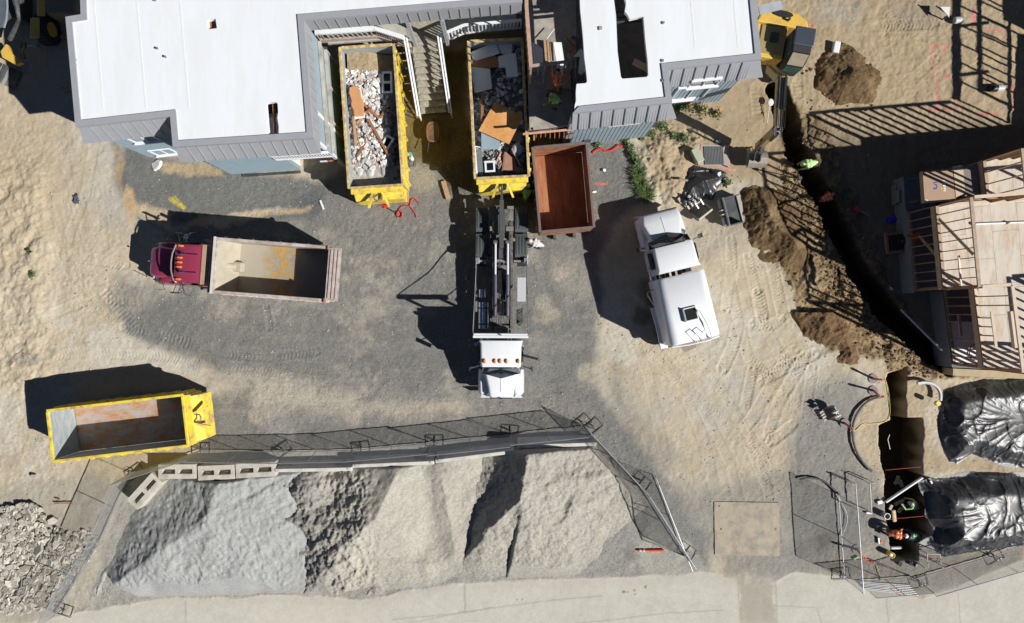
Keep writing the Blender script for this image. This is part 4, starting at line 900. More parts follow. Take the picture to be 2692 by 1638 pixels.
# left, full of rubble, left of the stairs
D1a, D1b = P('x', 95, 85, 2.3), P('x', 545, 70, 2.3); D1c, D1d = P('x', 150, 1325, 2.3), P('x', 635, 1310, 2.3)
def rect_from(a, b, c, d):      # a,b rear corners, c,d front corners
    r0 = (a + b) / 2; r1 = (c + d) / 2; cen = (r0 + r1) / 2; L = (r1 - r0).length; W = ((a - b).length + (c - d).length) / 2
    return cen, L, W, math.atan2((r1 - r0).y, (r1 - r0).x)
cen1, L1_, W1_, rz1 = rect_from(P('x', 78, 80, 2.3), P('x', 560, 65, 2.3), P('x', 150, 1330, 2.3), P('x', 650, 1315, 2.3))
DUM1 = dumpster('dumpster', 'yellow dumpster heaped with plaster rubble and red-brown boards, left of the stairs', L1_, W1_ * .97, 2.3, cen1, rz1, 'yellow roll-off dumpsters')
cen2, L2_, W2_, rz2 = rect_from(P('w', 95, 95, 2.3), P('w', 600, 80, 2.3), P('w', 170, 1320, 2.3), P('w', 645, 1295, 2.3))
DUM2 = dumpster('dumpster', 'yellow dumpster holding white panels and a large orange board, behind the hoist truck', L2_, W2_ * .97, 2.3, cen2, rz2, 'yellow roll-off dumpsters')
cen3, L3_, W3_, rz3 = rect_from(P('D', 125, 425, 2.3), P('D', 215, 1145, 2.3), P('D', 2020, 200, 2.3), P('D', 2095, 930, 2.3))
DUM3 = dumpster('dumpster', 'empty yellow dumpster standing alone left of the fence, its floor worn to orange rust', L3_, W3_ * .97, 2.3, cen3, rz3, 'yellow roll-off dumpsters', floor=M_wornfloor, rim=M_yellow)
# angled nose of the empty one
def cont_marks(parent, L, txts):
    pass
cen4, L4_, W4_, rz4 = rect_from(P('B', 90, 205, 2.0), P('B', 685, 155, 2.0), P('B', 175, 1140, 2.0), P('B', 765, 1080, 2.0))
DUM4 = dumpster('open_container', 'empty open-topped rust-brown container right of the hoist truck', L4_, W4_, 2.0, cen4, rz4, None, paint=M_rust, inner=M_rust, floor=mat('brown_rust_floor', (.30, .115, .05), .7, var=.15, scale=3, stain=(.42, .18, .09), samt=.4, aniso=(.5, 3, 1)), rim=mat('brown_rim', (.16, .12, .11), .6, var=.2), hook=False)
DUM4['category'] = 'container'

# ================================================================ WHEELS
def wheel(parent, c, r=.5, w=.28, axis='x', rimm=M_white):
    m = MB(); ax = Vector((1, 0, 0)) if axis == 'x' else Vector((0, 1, 0)); c = Vector(c)
    m.cyl(c - ax * w / 2, c + ax * w / 2, r, 28)
    for q in range(28):
        t = q / 28 * 6.283; d = Vector((0, math.cos(t), math.sin(t))) if axis == 'x' else Vector((math.cos(t), 0, math.sin(t)))
        m.beam(c + d * (r - .01) - ax * (w / 2 - .01), c + d * (r - .01) + ax * (w / 2 - .01), .045, .05, up=tuple(d))
    ty = m.build('wheel', M_tyre, parent, smooth=True)
    h = MB(); h.cyl(c - ax * (w / 2 + .012), c + ax * (w / 2 + .012), r * .55, 20); h.cyl(c - ax * (w / 2 + .05), c + ax * (w / 2 + .05), r * .18, 12); h.build('hub', rimm, ty)
    return ty
def rr(y, hw, z0, z1, r=.12, top=None, n=4):
    """rounded-rectangle section in the x-z plane at y; top = half width at the top"""
    t = top if top is not None else hw; pts = []
    for cx, cz, a0 in ((hw - r, z0 + r, -90), (t - r, z1 - r, 0), (-(t - r), z1 - r, 90), (-(hw - r), z0 + r, 180)):
        for k in range(n + 1): a = R(a0 + 90 * k / n); pts.append((cx + r * math.cos(a), y, cz + r * math.sin(a)))
    return pts
def mirror(parent, s, y, z, reach=1.55, hw=1.15, m_=M_chrome, big=False):
    m = MB(); m.tube([(s * hw, y, z - .25), (s * reach, y + .12, z - .3)], .02); m.tube([(s * hw, y, z + .2), (s * reach, y + .12, z + .2)], .02); 
    m.box((s * (reach + .02), y + .12, z - .02), (.06, .2, .62) if not big else (.1, .3, .7), m=1)
    return m.build('mirror', [m_, M_black], parent)
def conventional_cab(t, yc, paint, zroof=2.85, hw=1.03, hood_l=1.75, nose_hw=.62, lights=None, fy=None):
    """cab back face at y=yc, facing +y; returns y of nose"""
    cl = 1.25; y1 = yc + cl
    m = MB(); m.loft([rr(yc, hw, .9, zroof - .03, .12), rr(yc + .15, hw, .9, zroof, .12, hw - .08), rr(y1 - .25, hw, .9, zroof - .02, .12, hw - .1), rr(y1 + .0, hw, .9, zroof - .12, .12, hw - .12), rr(y1 + .02, hw, .9, 2.0, .1)])
    cab = m.build('cab', paint, t, smooth=True)
    # windshield : two raked panes curving round
    ws = MB(); zt, zb = zroof - .12, 1.92; 
    for s in (-1, 1):
        ws.add([(0, y1 + .08, zt), (s * (hw - .2), y1 + .03, zt), (s * (hw - .1), y1 + .36, zb), (0, y1 + .62, zb)], [(0, 1, 2, 3)])
    ws.add([(-(hw - .2), y1 - .06, zt), (-(hw - .1), y1 + .36, zb), (-(hw - .08), y1 - .1, zb)], [(0, 1, 2)]); ws.add([((hw - .2), y1 - .06, zt), ((hw - .1), y1 + .36, zb), ((hw - .08), y1 - .1, zb)], [(0, 1, 2)])
    ws.build('windshield', M_glass, t)
    vz = MB(); vz.tube([(-(hw - .12), y1 - .02, zt + .02), (-.4, y1 + .13, zt + .03), (0, y1 + .16, zt + .03), (.4, y1 + .13, zt + .03), (hw - .12, y1 - .02, zt + .02)], .035, 6); paint is M_white or vz.build('sun_visor', mat('visor_grey', (.25, .22, .22), .4), t)
    for s in (-1, 1):
        sw = MB(); sw.bx(min(s * (hw + .002), s * (hw + .02)), max(s * (hw + .002), s * (hw + .02)), yc + .3, y1 - .15, 1.75, 2.5); sw.build('side_window', M_glass, t)
        ds = MB(); ds.bx(min(s * hw, s * (hw + .03)), max(s * hw, s * (hw + .03)), yc + .25, y1 - .12, .95, 1.68); d_ = ds.build('door', paint, t, bevel=.01)
        hh = MB(); hh.bx(min(s * (hw + .03), s * (hw + .06)), max(s * (hw + .03), s * (hw + .06)), yc + .35, yc + .5, 1.55, 1.6); hh.build('handle', M_chrome, d_)
    # hood
    h = MB(); yn = y1 + hood_l
    h.loft([rr(y1 + .03, hw - .08, 1.0, 1.85, .1, hw - .22), rr(y1 + .55, hw - .15, .9, 1.87, .14, hw - .3), rr(yn - .5, nose_hw + .08, .85, 1.72, .16, nose_hw - .02), rr(yn - .1, nose_hw, .8, 1.62, .16, nose_hw - .08), rr(yn, nose_hw - .06, .85, 1.5, .14, nose_hw - .14)])
    hd = h.build('hood', paint, t, smooth=True)
    cr = MB(); cr.beam((0, y1 + .5, 1.88), (0, yn - .3, 1.68), .025, .03); cr.build('crease', paint, hd)
    g = MB(); g.bx(-nose_hw + .12, nose_hw - .12, yn, yn + .05, .85, 1.45); g.build('grille', M_chrome, t)
    for s in (-1, 1):
        f = MB(); f.loft([rr(y1 + .25, .26, .75, 1.15, .08, .2), rr(y1 + .55, .28, .8, 1.42, .12, .2), rr(yn - .75, .28, .8, 1.42, .12, .2), rr(yn - .2, .27, .75, 1.22, .12, .18), rr(yn - .1, .2, .75, 1.1, .1, .14)], T=Matrix.Translation((s * (hw - .18), 0, 0)))
        fo = f.build('fender', paint, t, smooth=True)
        l = MB(); l.box((s * (hw - .2), yn - .06, 1.02), (.3, .12, .2)); l.build('headlight', mat('lamp_glass', (.6, .7, .75), .1), t, bevel=.02)
        wheel(t, (s * (hw - .17), y1 + .85, .5), .5, .28)
        mirror(t, s, y1 - .0, 2.1, hw + .42, hw)
        tk = MB(); tk.cyl((s * (hw - .25), yc - .2, .75), (s * (hw - .25), yc + .9, .75), .28, 18); tk.build('fuel_tank', M_chrome, t, smooth=True)
    bp = MB(); bp.bx(-hw, hw, yn + .02, yn + .09, .45, .78); bp.build('bumper', M_white if paint is M_white else M_chrome, t, bevel=.03)
    for x in ((-.8, -.22, 0, .22, .8) if lights is None else lights):
        l = MB(); l.loft([[(x + .06 * math.cos(a), y1 - .3 + .13 * math.sin(a), zroof - .02) for a in [k * .785 for k in range(8)]], [(x + .04 * math.cos(a), y1 - .27 + .09 * math.sin(a), zroof + .07) for a in [k * .785 for k in range(8)]]])
        l.build('marker_lamp', mat('amber_lamp', (.75, .2, .03), .3), t)
    return yn, y1
def frame_rails(t, y0, y1, z=.95, hw=.42):
    for s in (-1, 1): m = MB(); m.bx(s * hw - .05, s * hw + .05, y0, y1, z - .14, z + .14); m.build('frame_rail', M_frame, t)
    y = y0 + .3
    while y < y1: m = MB(); m.bx(-hw + .05, hw - .05, y, y + .1, z - .1, z + .08); y += 1.1; m.build('cross_member', M_frame, t)
def duals(t, ys, hw=1.02, r=.5):
    for y in ys:
        for s in (-1, 1): wheel(t, (s * hw, y, r), r, .5)
        m = MB(); m.cyl((-hw, y, r), (hw, y, r), .09, 10); m.build('axle', M_frame, t)

# ---- hoist truck backed up to the second dumpster. local +y = forward
T1 = thing('hoist_truck', 'white-cab truck with long black hoist frame in the middle of the lot', 'truck', (-.53, -1.2, 0), math.pi - .005)
conventional_cab(T1, .18, M_white, 2.85, 1.05, 1.6, .66, lights=(-.84, -.28, .02, .27, .76))
frame_rails(T1, -6.4, 3.0)
duals(T1, (-4.0, -5.4))
# ribbed black fenders over the tandem axles
for s in (-1, 1):
    for y0, y1 in ((-5.05, -3.9), (-6.35, -5.15)):
        m = MB(); n = 9; 
        rings = []
        for k in range(n):
            y = y0 + (y1 - y0) * k / (n - 1); z = 1.12 + .10 * math.sin(math.pi * k / (n - 1)) if True else 1.1
            x0, x1 = (.66, 1.28); rings.append([(s * x0, y, z - .03), (s * x1, y, z - .03), (s * x1, y, z), (s * x0, y, z)])
        m.loft(rings)
        fd = m.build('fender', mat('black_plastic', (.075, .085, .085), .5, var=.1), T1)
        for q in range(4):
            r_ = MB(); x = .74 + q * .15; r_.loft([[(s * x - .025, p[2][1], p[2][2]), (s * x + .025, p[2][1], p[2][2]), (s * x + .02, p[2][1], p[2][2] + .03), (s * x - .02, p[2][1], p[2][2] + .03)] for p in rings[1:-1]]); r_.build('rib', mat('black_plastic', (.075, .085, .085), .5), fd)
    # lamp brackets at the front of the fenders, long tarp arms up to the roller
    m = MB(); m.bx(s * .6 if s > 0 else -1.2, 1.2 if s > 0 else -.6, -3.75, -3.65, 1.05, 1.13); m.build('bracket', M_galv, T1)
    m = MB(); m.box((s * 1.2, -3.72, 1.16), (.2, .3, .22)); m.build('pivot_box', M_galv, T1, bevel=.02)
    m = MB(); m.tube([(s * 1.24, -3.7, 1.25), (s * 1.26, -2.0, 2.1), (s * 1.28, -.25, 3.3), (s * 1.24, -.1, 3.4)], .028, 8); m.build('tarp_arm', M_chrome, T1)
m = MB(); m.bx(-1.28, 1.28, -.08, .03, 3.30, 3.42); m.cyl((-1.25, -.14, 3.36), (1.25, -.14, 3.36), .06, 12); m.build('tarp_roller', [M_white], T1, bevel=.01)
m = MB()
for s in (-1, 1): m.bx(s * .9 - .05, s * .9 + .05, -.06, .06, .9, 3.3)
m.bx(-.95, .95, -.03, .03, 1.4, 2.6); m.build('bulkhead', M_frame, T1)
m = MB(); m.cyl((-.0, -.12, 3.47), (.0, -.12, 3.5), .05, 8); m.build('roller_cap', M_galv, T1)
# hoist frame, rams, hook arm
for s in (-1, 1):
    m = MB(); m.beam((s * .5, -.35, 1.25), (s * .5, -6.1, 1.38), .11, .26); m.build('hoist_rail', M_frame, T1)
    m = MB(); m.beam((s * .40, -.9, 1.5), (s * .38, -5.6, 1.5), .05, .12); m.build('hoist_side_plate', M_dark, T1)
    m = MB(); m.cyl((s * .30, -.95, 1.55), (s * .30, -3.0, 1.62), .085, 16); rm = m.build('ram_barrel', mat('ram_barrel_black', (.20, .19, .23), .25, metal=.6), T1, smooth=True)
    m = MB(); m.cyl((s * .30, -3.0, 1.62), (s * .30, -4.55, 1.66), .055, 14); m.build('ram_rod', mat('bright_rod', (.72, .69, .78), .3, metal=.2, var=.03), T1, smooth=True)
    m = MB(); m.cyl((s * .30 - .09, -4.6, 1.66), (s * .30 + .09, -4.6, 1.66), .1, 12); m.build('ram_eye', M_frame, T1)
    m = MB(); m.cyl((s * .30 - .1, -.9, 1.55), (s * .30 + .1, -.9, 1.55), .11, 12); m.build('ram_eye', M_frame, T1)
    m = MB(); m.box((s * .42, -5.9, 1.55), (.3, .5, .12)); m.box((s * .42, -6.28, 1.5), (.32, .16, .2)); m.box((s * .4, -5.25, 1.58), (.36, .22, .1)); m.build('rear_pivot', mat('worn_grey_steel', (.2, .19, .17), .5, var=.3), T1)
    m = MB(); m.add([(s * .12, -6.2, 1.6), (s * .42, -6.2, 1.6), (s * .3, -5.4, 1.62), (s * .14, -5.4, 1.62), (s * .12, -6.2, 1.66), (s * .42, -6.2, 1.66), (s * .3, -5.4, 1.68), (s * .14, -5.4, 1.68)], [(0, 1, 2, 3), (4, 5, 6, 7), (0, 1, 5, 4), (1, 2, 6, 5), (2, 3, 7, 6), (3, 0, 4, 7)]); m.build('gusset', M_frame, T1)
for y in (-1.1, -2.4, -3.55, -4.9, -5.7, -6.35):
    m = MB(); m.bx(-.44, .44, y - .07, y + .07, 1.25, 1.38); m.build('cross_tube', M_frame, T1)
m = MB(); m.beam((0, -4.3, 1.7), (0, -6.6, 2.05), .2, .16); m.beam((0, -5.0, 1.8), (0, -5.9, 1.95), .34, .12); m.beam((0, -6.5, 2.03), (0, -7.1, 2.0), .12, .12); m.build('hook_arm', mat('arm_dark', (.07, .075, .075), .5, var=.2), T1)
m = MB(); m.tube([(0, -7.05, 2.0), (0, -7.3, 2.02), (0, -7.42, 1.9), (0, -7.3, 1.78), (0, -7.2, 1.8)], .05, 8); m.build('hook', M_dark, T1)
for bc, bs in (((-.02, -4.05, 1.45), (.3, .5, .16)), ((.1, -3.5, 1.4), (.12, .3, .14)), ((-.08, -2.2, 1.38), (.24, .9, .08))): m = MB(); m.box(bc, bs); m.build('valve_block', M_dark, T1)
for q in range(6):
    m = MB(); x = -.25 + q * .1; m.tube([(x, -.5, 1.5), (x + .06 * math.sin(q), -1.2, 1.62), (x * .6, -2.0, 1.5), (x * .4 + .05, -3.2, 1.45)], .016, 6); m.build('hose', M_black, T1)
m = MB(); m.box((-.98, -2.3, .95), (.42, 1.2, .5)); m.build('tool_box', mat('light_grey_box', (.5, .52, .54), .45, var=.03), T1, bevel=.02)
m = MB(); m.box((-.92, -.95, .9), (.34, .7, .5)); m.cyl((-.92, -.6, .9), (-.92, -.6, 1.3), .12, 10); m.build('hydraulic_unit', M_dark, T1, bevel=.02)
m = MB(); m.tube([(-.9, -1.3, 1.1), (-1.05, -1.4, 1.2), (-1.0, -1.2, 1.3), (-.8, -1.1, 1.25)], .02, 6); m.build('hose', M_black, T1)
m = MB(); m.cyl((.92, -.35, .8), (.92, -1.65, .8), .27, 20); tk = m.build('fuel_tank', M_chrome, T1, smooth=True)
for y in (-.6, -1.4): m = MB(); m.cyl((.92, y, .8), (.92, y + .06, .8), .28, 20); m.build('strap', M_dark, tk)
m = MB(); m.cyl((.98, -1.9, .85), (.98, -2.3, .85), .17, 16); m.build('air_tank', M_chrome, T1, smooth=True)
m = MB(); m.cyl((1.18, .35, .8), (1.18, .35, 2.7), .09, 12); m.build('exhaust_stack', M_chrome, T1, smooth=True)
m = MB(); m.box((-1.42, 1.0, 2.0), (.85, .12, .16), rz=-.25); m.build('mirror_arm', M_black, T1, bevel=.03)
m = MB(); m.beam((0, 3.02, 1.6), (0, 3.08, 1.62), .12, .03); m.build('hood_ornament', M_chrome, T1)

# ---- water truck
T2 = thing('water_truck', 'white tanker truck with a square black hatch, parked below the crumpled black tarp', 'truck', (8.32, .3, 0), R(13.6))
conventional_cab(T2, 1.72, M_white, 2.75, 1.08, 1.75, 1.02, lights=())
for ch in [q for q in bpy.data.objects if q.parent == T2 and q.name.startswith(('mirror',))]: pass
frame_rails(T2, -1.7, 4.6); duals(T2, (-.3, -1.45), 1.0)
m = MB(); m.loft([rr(-1.72, 1.24, .95, 2.72, .38, 1.2, 7), rr(-1.62, 1.27, .9, 2.8, .40, 1.22, 7), rr(1.4, 1.27, .9, 2.8, .40, 1.22, 7), rr(1.5, 1.24, .95, 2.72, .38, 1.2, 7)]); tank = m.build('water_tank', M_white, T2, smooth=True)
m = MB(); m.bx(-.32, .32, -.75, -.11, 2.79, 2.88); m.build('hatch_coaming', M_white, tank)
m = MB(); m.bx(-.27, .27, -.7, -.16, 2.8, 2.885); m.build('hatch_opening', mat('hatch_black', (.006, .006, .006), .9, var=0), tank)
m = MB(); m.bx(-.36, -.3, -.75, -.11, 2.86, 2.95); m.build('hatch_lip', M_galv, tank)
m = MB(); m.tube([(.3, -.35, 3.0), (.42, -.38, 3.0), (.62, -1.1, 2.98), (.68, -1.78, 2.95), (.68, -1.85, 1.2)], .035, 8); m.build('standpipe', M_white, T2)
for x in (-.05, .28): m = MB(); m.tube([(x, -1.75, 2.2), (x - .05, -1.72, 2.85), (x - .12, -1.4, 3.05), (x + .1, -1.3, 3.05), (x + .18, -1.5, 2.9)], .02, 6); m.build('grab_rail', M_white, T2)
m = MB(); m.tube([(-1.15, -1.78, 2.55), (-.4, -1.85, 2.62), (.5, -1.86, 2.62), (1.15, -1.78, 2.55)], .03, 8); m.build('rear_rail', M_white, T2)
m = MB(); m.add([(-.55, -1.75, .95), (.55, -1.75, .95), (.38, -2.25, .85), (-.22, -2.35, .85), (-.55, -1.75, .9), (.55, -1.75, .9), (.38, -2.25, .8), (-.22, -2.35, .8)], [(0, 1, 2, 3), (4, 7, 6, 5), (0, 4, 5, 1), (1, 5, 6, 2), (2, 6, 7, 3), (3, 7, 4, 0)]); m.build('splash_plate', mat('brown_grey_plate', (.22, .17, .14), .7, var=.15), T2)
m = MB(); m.tube([(-1.27, 1.1, 2.1), (-1.62, 1.0, 2.15), (-1.62, .9, 2.1), (-1.35, .35, 1.6)], .028, 6); m.build('side_pipe', M_galv, T2)
for s in (-1, 1):
    m = MB(); m.loft([rr(-1.9 + .0, .2, .9, 1.05, .04), rr(-.9, .2, 1.12, 1.25, .04), rr(.2, .2, .9, 1.05, .04)], T=Matrix.Translation((s * 1.22, 0, 0))); m.build('fender', M_white, T2, smooth=True)
m = MB(); m.bx(-.15, .1, 3.9, 3.96, 1.72, 1.76); m.build('hood_badge', M_dark, T2)
m = MB()
for x in (-.3, 0, .3): m.bx(x - .05, x + .05, 1.45, 1.75, 1.2, 1.6)
m.build('pump_housing', M_dark, T2)
m = MB(); m.add([(.5, 3.25, 1.9), (.53, 3.25, 1.9), (.42, 4.5, 1.68), (.39, 4.5, 1.68)], [(0, 1, 2, 3)])

# ---- dump truck, facing left
T3 = thing('dump_truck', 'maroon dump truck with an empty dusty bed, parked facing left', 'truck', (-14.3, 2.2, 0), math.pi / 2 - .078)
yn, y1c = conventional_cab(T3, .45, M_maroon, 2.75, 1.0, 1.75, .78, lights=(-.78, -.2, .02, .24, .8))
frame_rails(T3, -5.0, 3.0); duals(T3, (-3.4, -4.6), 1.0)
m = MB(); m.bx(-.95, .95, -.18, .42, 1.0, 2.72); m.build('sleeper_box', mat('sun_bleached_tan', (.45, .30, .20), .6, var=.1, stain=(.3, .2, .15), samt=.3), T3, bevel=.03)
BZ = 2.95; m = MB()
M_bedin = mat('dusty_bed', (.40, .36, .28), .8, var=.12, scale=2)
M_bedout = mat('weathered_pink_steel', (.40, .32, .28), .6, var=.15, scale=3, stain=(.55, .5, .46), samt=.4)
bed = MB(); bed.bx(-1.28, -1.2, -5.6, -.35, 1.1, BZ); bed.bx(1.2, 1.28, -5.6, -.35, 1.1, BZ); bed.build('bed_side', M_bedout, T3)
def bedmat():
    m = bpy.data.materials.new('bed_floor'); m.use_nodes = True; t = m.node_tree; N = t.nodes.new; L = t.links.new; b = t.nodes['Principled BSDF']; b.inputs['Roughness'].default_value = .7
    tc = N('ShaderNodeTexCoord'); sp = N('ShaderNodeSeparateXYZ'); L(tc.outputs['Object'], sp.inputs[0])
    n = N('ShaderNodeTexNoise'); n.inputs['Scale'].default_value = 1.8; n.inputs['Detail'].default_value = 7; L(tc.outputs['Object'], n.inputs[0])
    a = N('ShaderNodeMath'); a.operation = 'MULTIPLY_ADD'; a.inputs[1].default_value = 2.0; L(n.outputs[0], a.inputs[0]); L(sp.outputs['Y'], a.inputs[2])
    r = N('ShaderNodeMapRange'); r.inputs[1].default_value = -1.7; r.inputs[2].default_value = -.9; L(a.outputs[0], r.inputs[0])
    n2 = N('ShaderNodeTexNoise'); n2.inputs['Scale'].default_value = 3.2; n2.inputs['Detail'].default_value = 8; n2.inputs['Roughness'].default_value = .7; L(tc.outputs['Object'], n2.inputs[0])
    cr = N('ShaderNodeValToRGB'); L(n2.outputs[0], cr.inputs[0]); e = cr.color_ramp.elements; e[0].position = .38; e[0].color = (.30, .29, .26, 1); e[1].position = .62; e[1].color = (.50, .27, .05, 1); q = e.new(.5); q.color = (.33, .24, .12, 1)
    mx = N('ShaderNodeMix'); mx.data_type = 'RGBA'; L(r.outputs[0], mx.inputs[0]); L(cr.outputs[0], mx.inputs[6]); mx.inputs[7].default_value = (.38, .345, .27, 1); r3 = N('ShaderNodeMapRange'); r3.inputs[1].default_value = -3.0; r3.inputs[2].default_value = -2.4; L(a.outputs[0], r3.inputs[0]); m3 = N('ShaderNodeMix'); m3.data_type = 'RGBA'; L(r3.outputs[0], m3.inputs[0]); m3.inputs[6].default_value = (.17, .19, .20, 1); L(mx.outputs[2], m3.inputs[7]); L(m3.outputs[2], b.inputs['Base Color']); return m  # slate mix paints shade into the tailgate end of the floor
m = MB(); m.bx(-1.2, 1.2, -5.55, -.85, 1.15, 1.3); m.build('bed_floor', bedmat(), T3)
m = MB(); m.add([(-1.2, -.85, 1.29), (1.2, -.85, 1.29), (1.2, -.4, BZ - .05), (-1.2, -.4, BZ - .05), (-1.2, -.35, 1.2), (1.2, -.35, 1.2), (1.2, -.33, BZ - .05), (-1.2, -.33, BZ - .05)], [(0, 1, 2, 3), (4, 7, 6, 5), (3, 2, 6, 7), (0, 4, 5, 1), (0, 3, 7, 4), (1, 5, 6, 2)]); m.build('bed_headboard', M_bedin, T3)
m = MB(); m.cyl((.05, -.85, 1.5), (.05, -.4, 2.3), .16, 12); m.box((.05, -.8, 1.55), (.5, .7, .45)); m.build('hoist_cover', M_bedin, T3, bevel=.08)
m = MB()
for s in (-1, 1): m.bx(min(s * 1.17, s * 1.32), max(s * 1.17, s * 1.32), -5.65, -.33, BZ, BZ + .08)
m.bx(-1.17, 1.17, -.42, -.28, BZ - .05, BZ + .082); m.build('bed_rim', M_bedout, T3, bevel=.02)
for s in (-1, 1):
    for q in range(8): r_ = MB(); y = -5.3 + q * .65; r_.bx(min(s * 1.28, s * 1.36), max(s * 1.28, s * 1.36), y - .05, y + .05, 1.1, BZ - .001); r_.build('rib', M_bedout, T3)
tg = MB(); tg.add([(-1.22, -5.56, 1.0), (1.22, -5.56, 1.0), (1.22, -5.62, BZ), (-1.22, -5.62, BZ), (-1.22, -5.75, 1.0), (1.22, -5.75, 1.0), (1.25, -6.25, BZ + .02), (-1.25, -6.25, BZ + .02)], [(0, 1, 2, 3), (4, 7, 6, 5), (3, 2, 6, 7), (0, 4, 5, 1), (0, 3, 7, 4), (1, 5, 6, 2)])
tgo = tg.build('tailgate', M_bedout, T3)
for q in range(3): r_ = MB(); y = -5.78 - q * .17; r_.bx(-1.15, 1.15, y - .04, y + .04, BZ + .012, BZ + .05); r_.build('rib', mat('tailgate_rib', (.48, .40, .36), .6), tgo)
m = MB()
for s in (-1, 1): m.cyl((s * 1.15, -5.62, BZ + .1), (s * 1.35, -5.62, BZ + .1), .07, 10)
m.build('hinge', M_rust, T3)
m = MB(); m.cyl((-1.3, -.18, 2.85), (1.3, -.18, 2.85), .13, 16); m.build('tarp_roll', mat('tarp_roll_dark', (.035, .04, .045), .6, bump=.5), T3, smooth=True)
m = MB(); m.bx(-1.34, 1.34, -.34, -.24, BZ + .02, BZ + .1); m.build('tarp_bow', mat('pale_tube', (.6, .58, .55), .5), T3)
for x in (-.42, .44): m = MB(); m.cyl((x, 1.15, 2.8), (x, .55, 2.82), .022, 8, r2=.018); m.cyl((x, 1.35, 2.82), (x, 1.15, 2.82), .09, 12, r2=.03); m.build('air_horn', M_chrome, T3)
for s in (-1, 1): m = MB(); m.cyl((s * 1.12, .15, .8), (s * 1.12, .15, 3.0), .08, 12); m.build('exhaust_stack', M_chrome, T3, smooth=True)
m = MB(); m.ell((0, yn + .02, 1.6), (.05, .05, .05), 8, 6); m.build('hood_ornament', M_chrome, T3)
for s in (-1, 1):
    for k in range(4): m = MB(); m.tube([(s * 1.0, 1.5, 1.9 + .1 * k), (s * (1.3 + .06 * k), 1.62 - .1 * k, 2.1), (s * (1.42 + .04 * k), 1.45 - .12 * k, 2.2 - .05 * k)], .016, 5); m.build('mirror_strut', M_chrome, T3)
    m = MB(); m.tube([(s * .8, 3.0, 1.2), (s * 1.35, 2.75, 1.3), (s * 1.35, 2.7, 1.9)], .02, 6); m.build('hood_mirror', M_chrome, T3)
# ================================================================ TIMBER-FRAMED BUILDING
FR = thing('timber_frame_building', 'unfinished two-storey house of open stud walls and plywood deck at the right edge', 'building', (0, 0, 0))
ZD, ZT, ZF = 3.3, 5.7, 1.1
M_lum = mat('weathered_lumber', (.40, .30, .21), .75, var=.2, scale=5); M_lum2 = mat('orange_brown_stud', (.33, .19, .11), .7, var=.2, scale=8); M_lum3 = mat('fresh_pale_lumber', (.62, .50, .38), .7, var=.1)
M_deckply = mat('pale_plywood_deck', (.60, .54, .455), .75, var=.08, scale=1.6, stain=(.50, .39, .28), samt=.3, sscale=3.5, aniso=(1, .25, 1))
deckp = [(21.9, 7.05), (22.1, 5.3), (20.5, 5.05), (19.7, 4.9), (20.08, 1.02), (21.48, 1.18), (21.97, -2.67), (34, -3.2), (34, 8.2)]
m = MB(); m.prism(deckp, ZD - .3, ZD - .02); m.build('floor_deck', M_lum2, FR)
# plywood sheets laid on the deck, each its own board
def clip_poly(poly, a, b):   # keep left of a->b
    out = []
    for i in range(len(poly)):
        p, q = poly[i - 1], poly[i]; f = lambda t: (b[0] - a[0]) * (t[1] - a[1]) - (b[1] - a[1]) * (t[0] - a[0])
        fp, fq = f(p), f(q)
        if (fp >= 0) != (fq >= 0): t = fp / (fp - fq); out.append((p[0] + (q[0] - p[0]) * t, p[1] + (q[1] - p[1]) * t))
        if fq >= 0: out.append(q)
    return out
def lay_sheets(name, quad, z, mt, du=1.22, dv=2.44):
    """quad convex CCW"""
    o = Vector(quad[0][:2]); e = Vector((.995, .095)); n = Vector((-.095, .995))
    for i in range(-2, 12):
        for k in range(-3, 6):
            off = (k % 2) * 0; s = MB(); off = (i % 2) * 1.22
            c = [o + e * (i * du + .006) + n * (k * dv + off), o + e * ((i + 1) * du - .006) + n * (k * dv + off), o + e * ((i + 1) * du - .006) + n * ((k + 1) * dv + off - .012), o + e * (i * du + .006) + n * ((k + 1) * dv + off - .012)]
            c = [tuple(q) for q in c]
            for a, b in zip(quad, quad[1:] + quad[:1]):
                c = clip_poly(c, a, b)
                if len(c) < 3: break
            if len(c) < 3: continue
            ar = abs(sum(c[j][0] * c[(j + 1) % len(c)][1] - c[(j + 1) % len(c)][0] * c[j][1] for j in range(len(c)))) / 2
            if ar < .05: continue
            s.prism(c, z - .016 + random.uniform(0, .002), z + random.uniform(.001, .004)); s.build('plywood_sheet', mt, FR)
lay_sheets('a', [(22.15, -2.65), (27.5, -2.95), (27.5, 5.5), (20.1, 4.9), (20.45, 1.15), (21.7, 1.15)][0:0] or [(20.1, 1.05), (27.6, 1.5), (27.6, 5.6), (19.72, 4.88)], ZD, M_deckply)
lay_sheets('b', [(22.0, -2.66), (27.6, -2.9), (27.6, 1.49), (21.5, 1.13)], ZD, M_deckply)
lay_sheets('c', [(22.1, 5.31), (27.6, 5.62), (27.6, 7.6), (21.9, 7.03)], ZD, M_deckply)
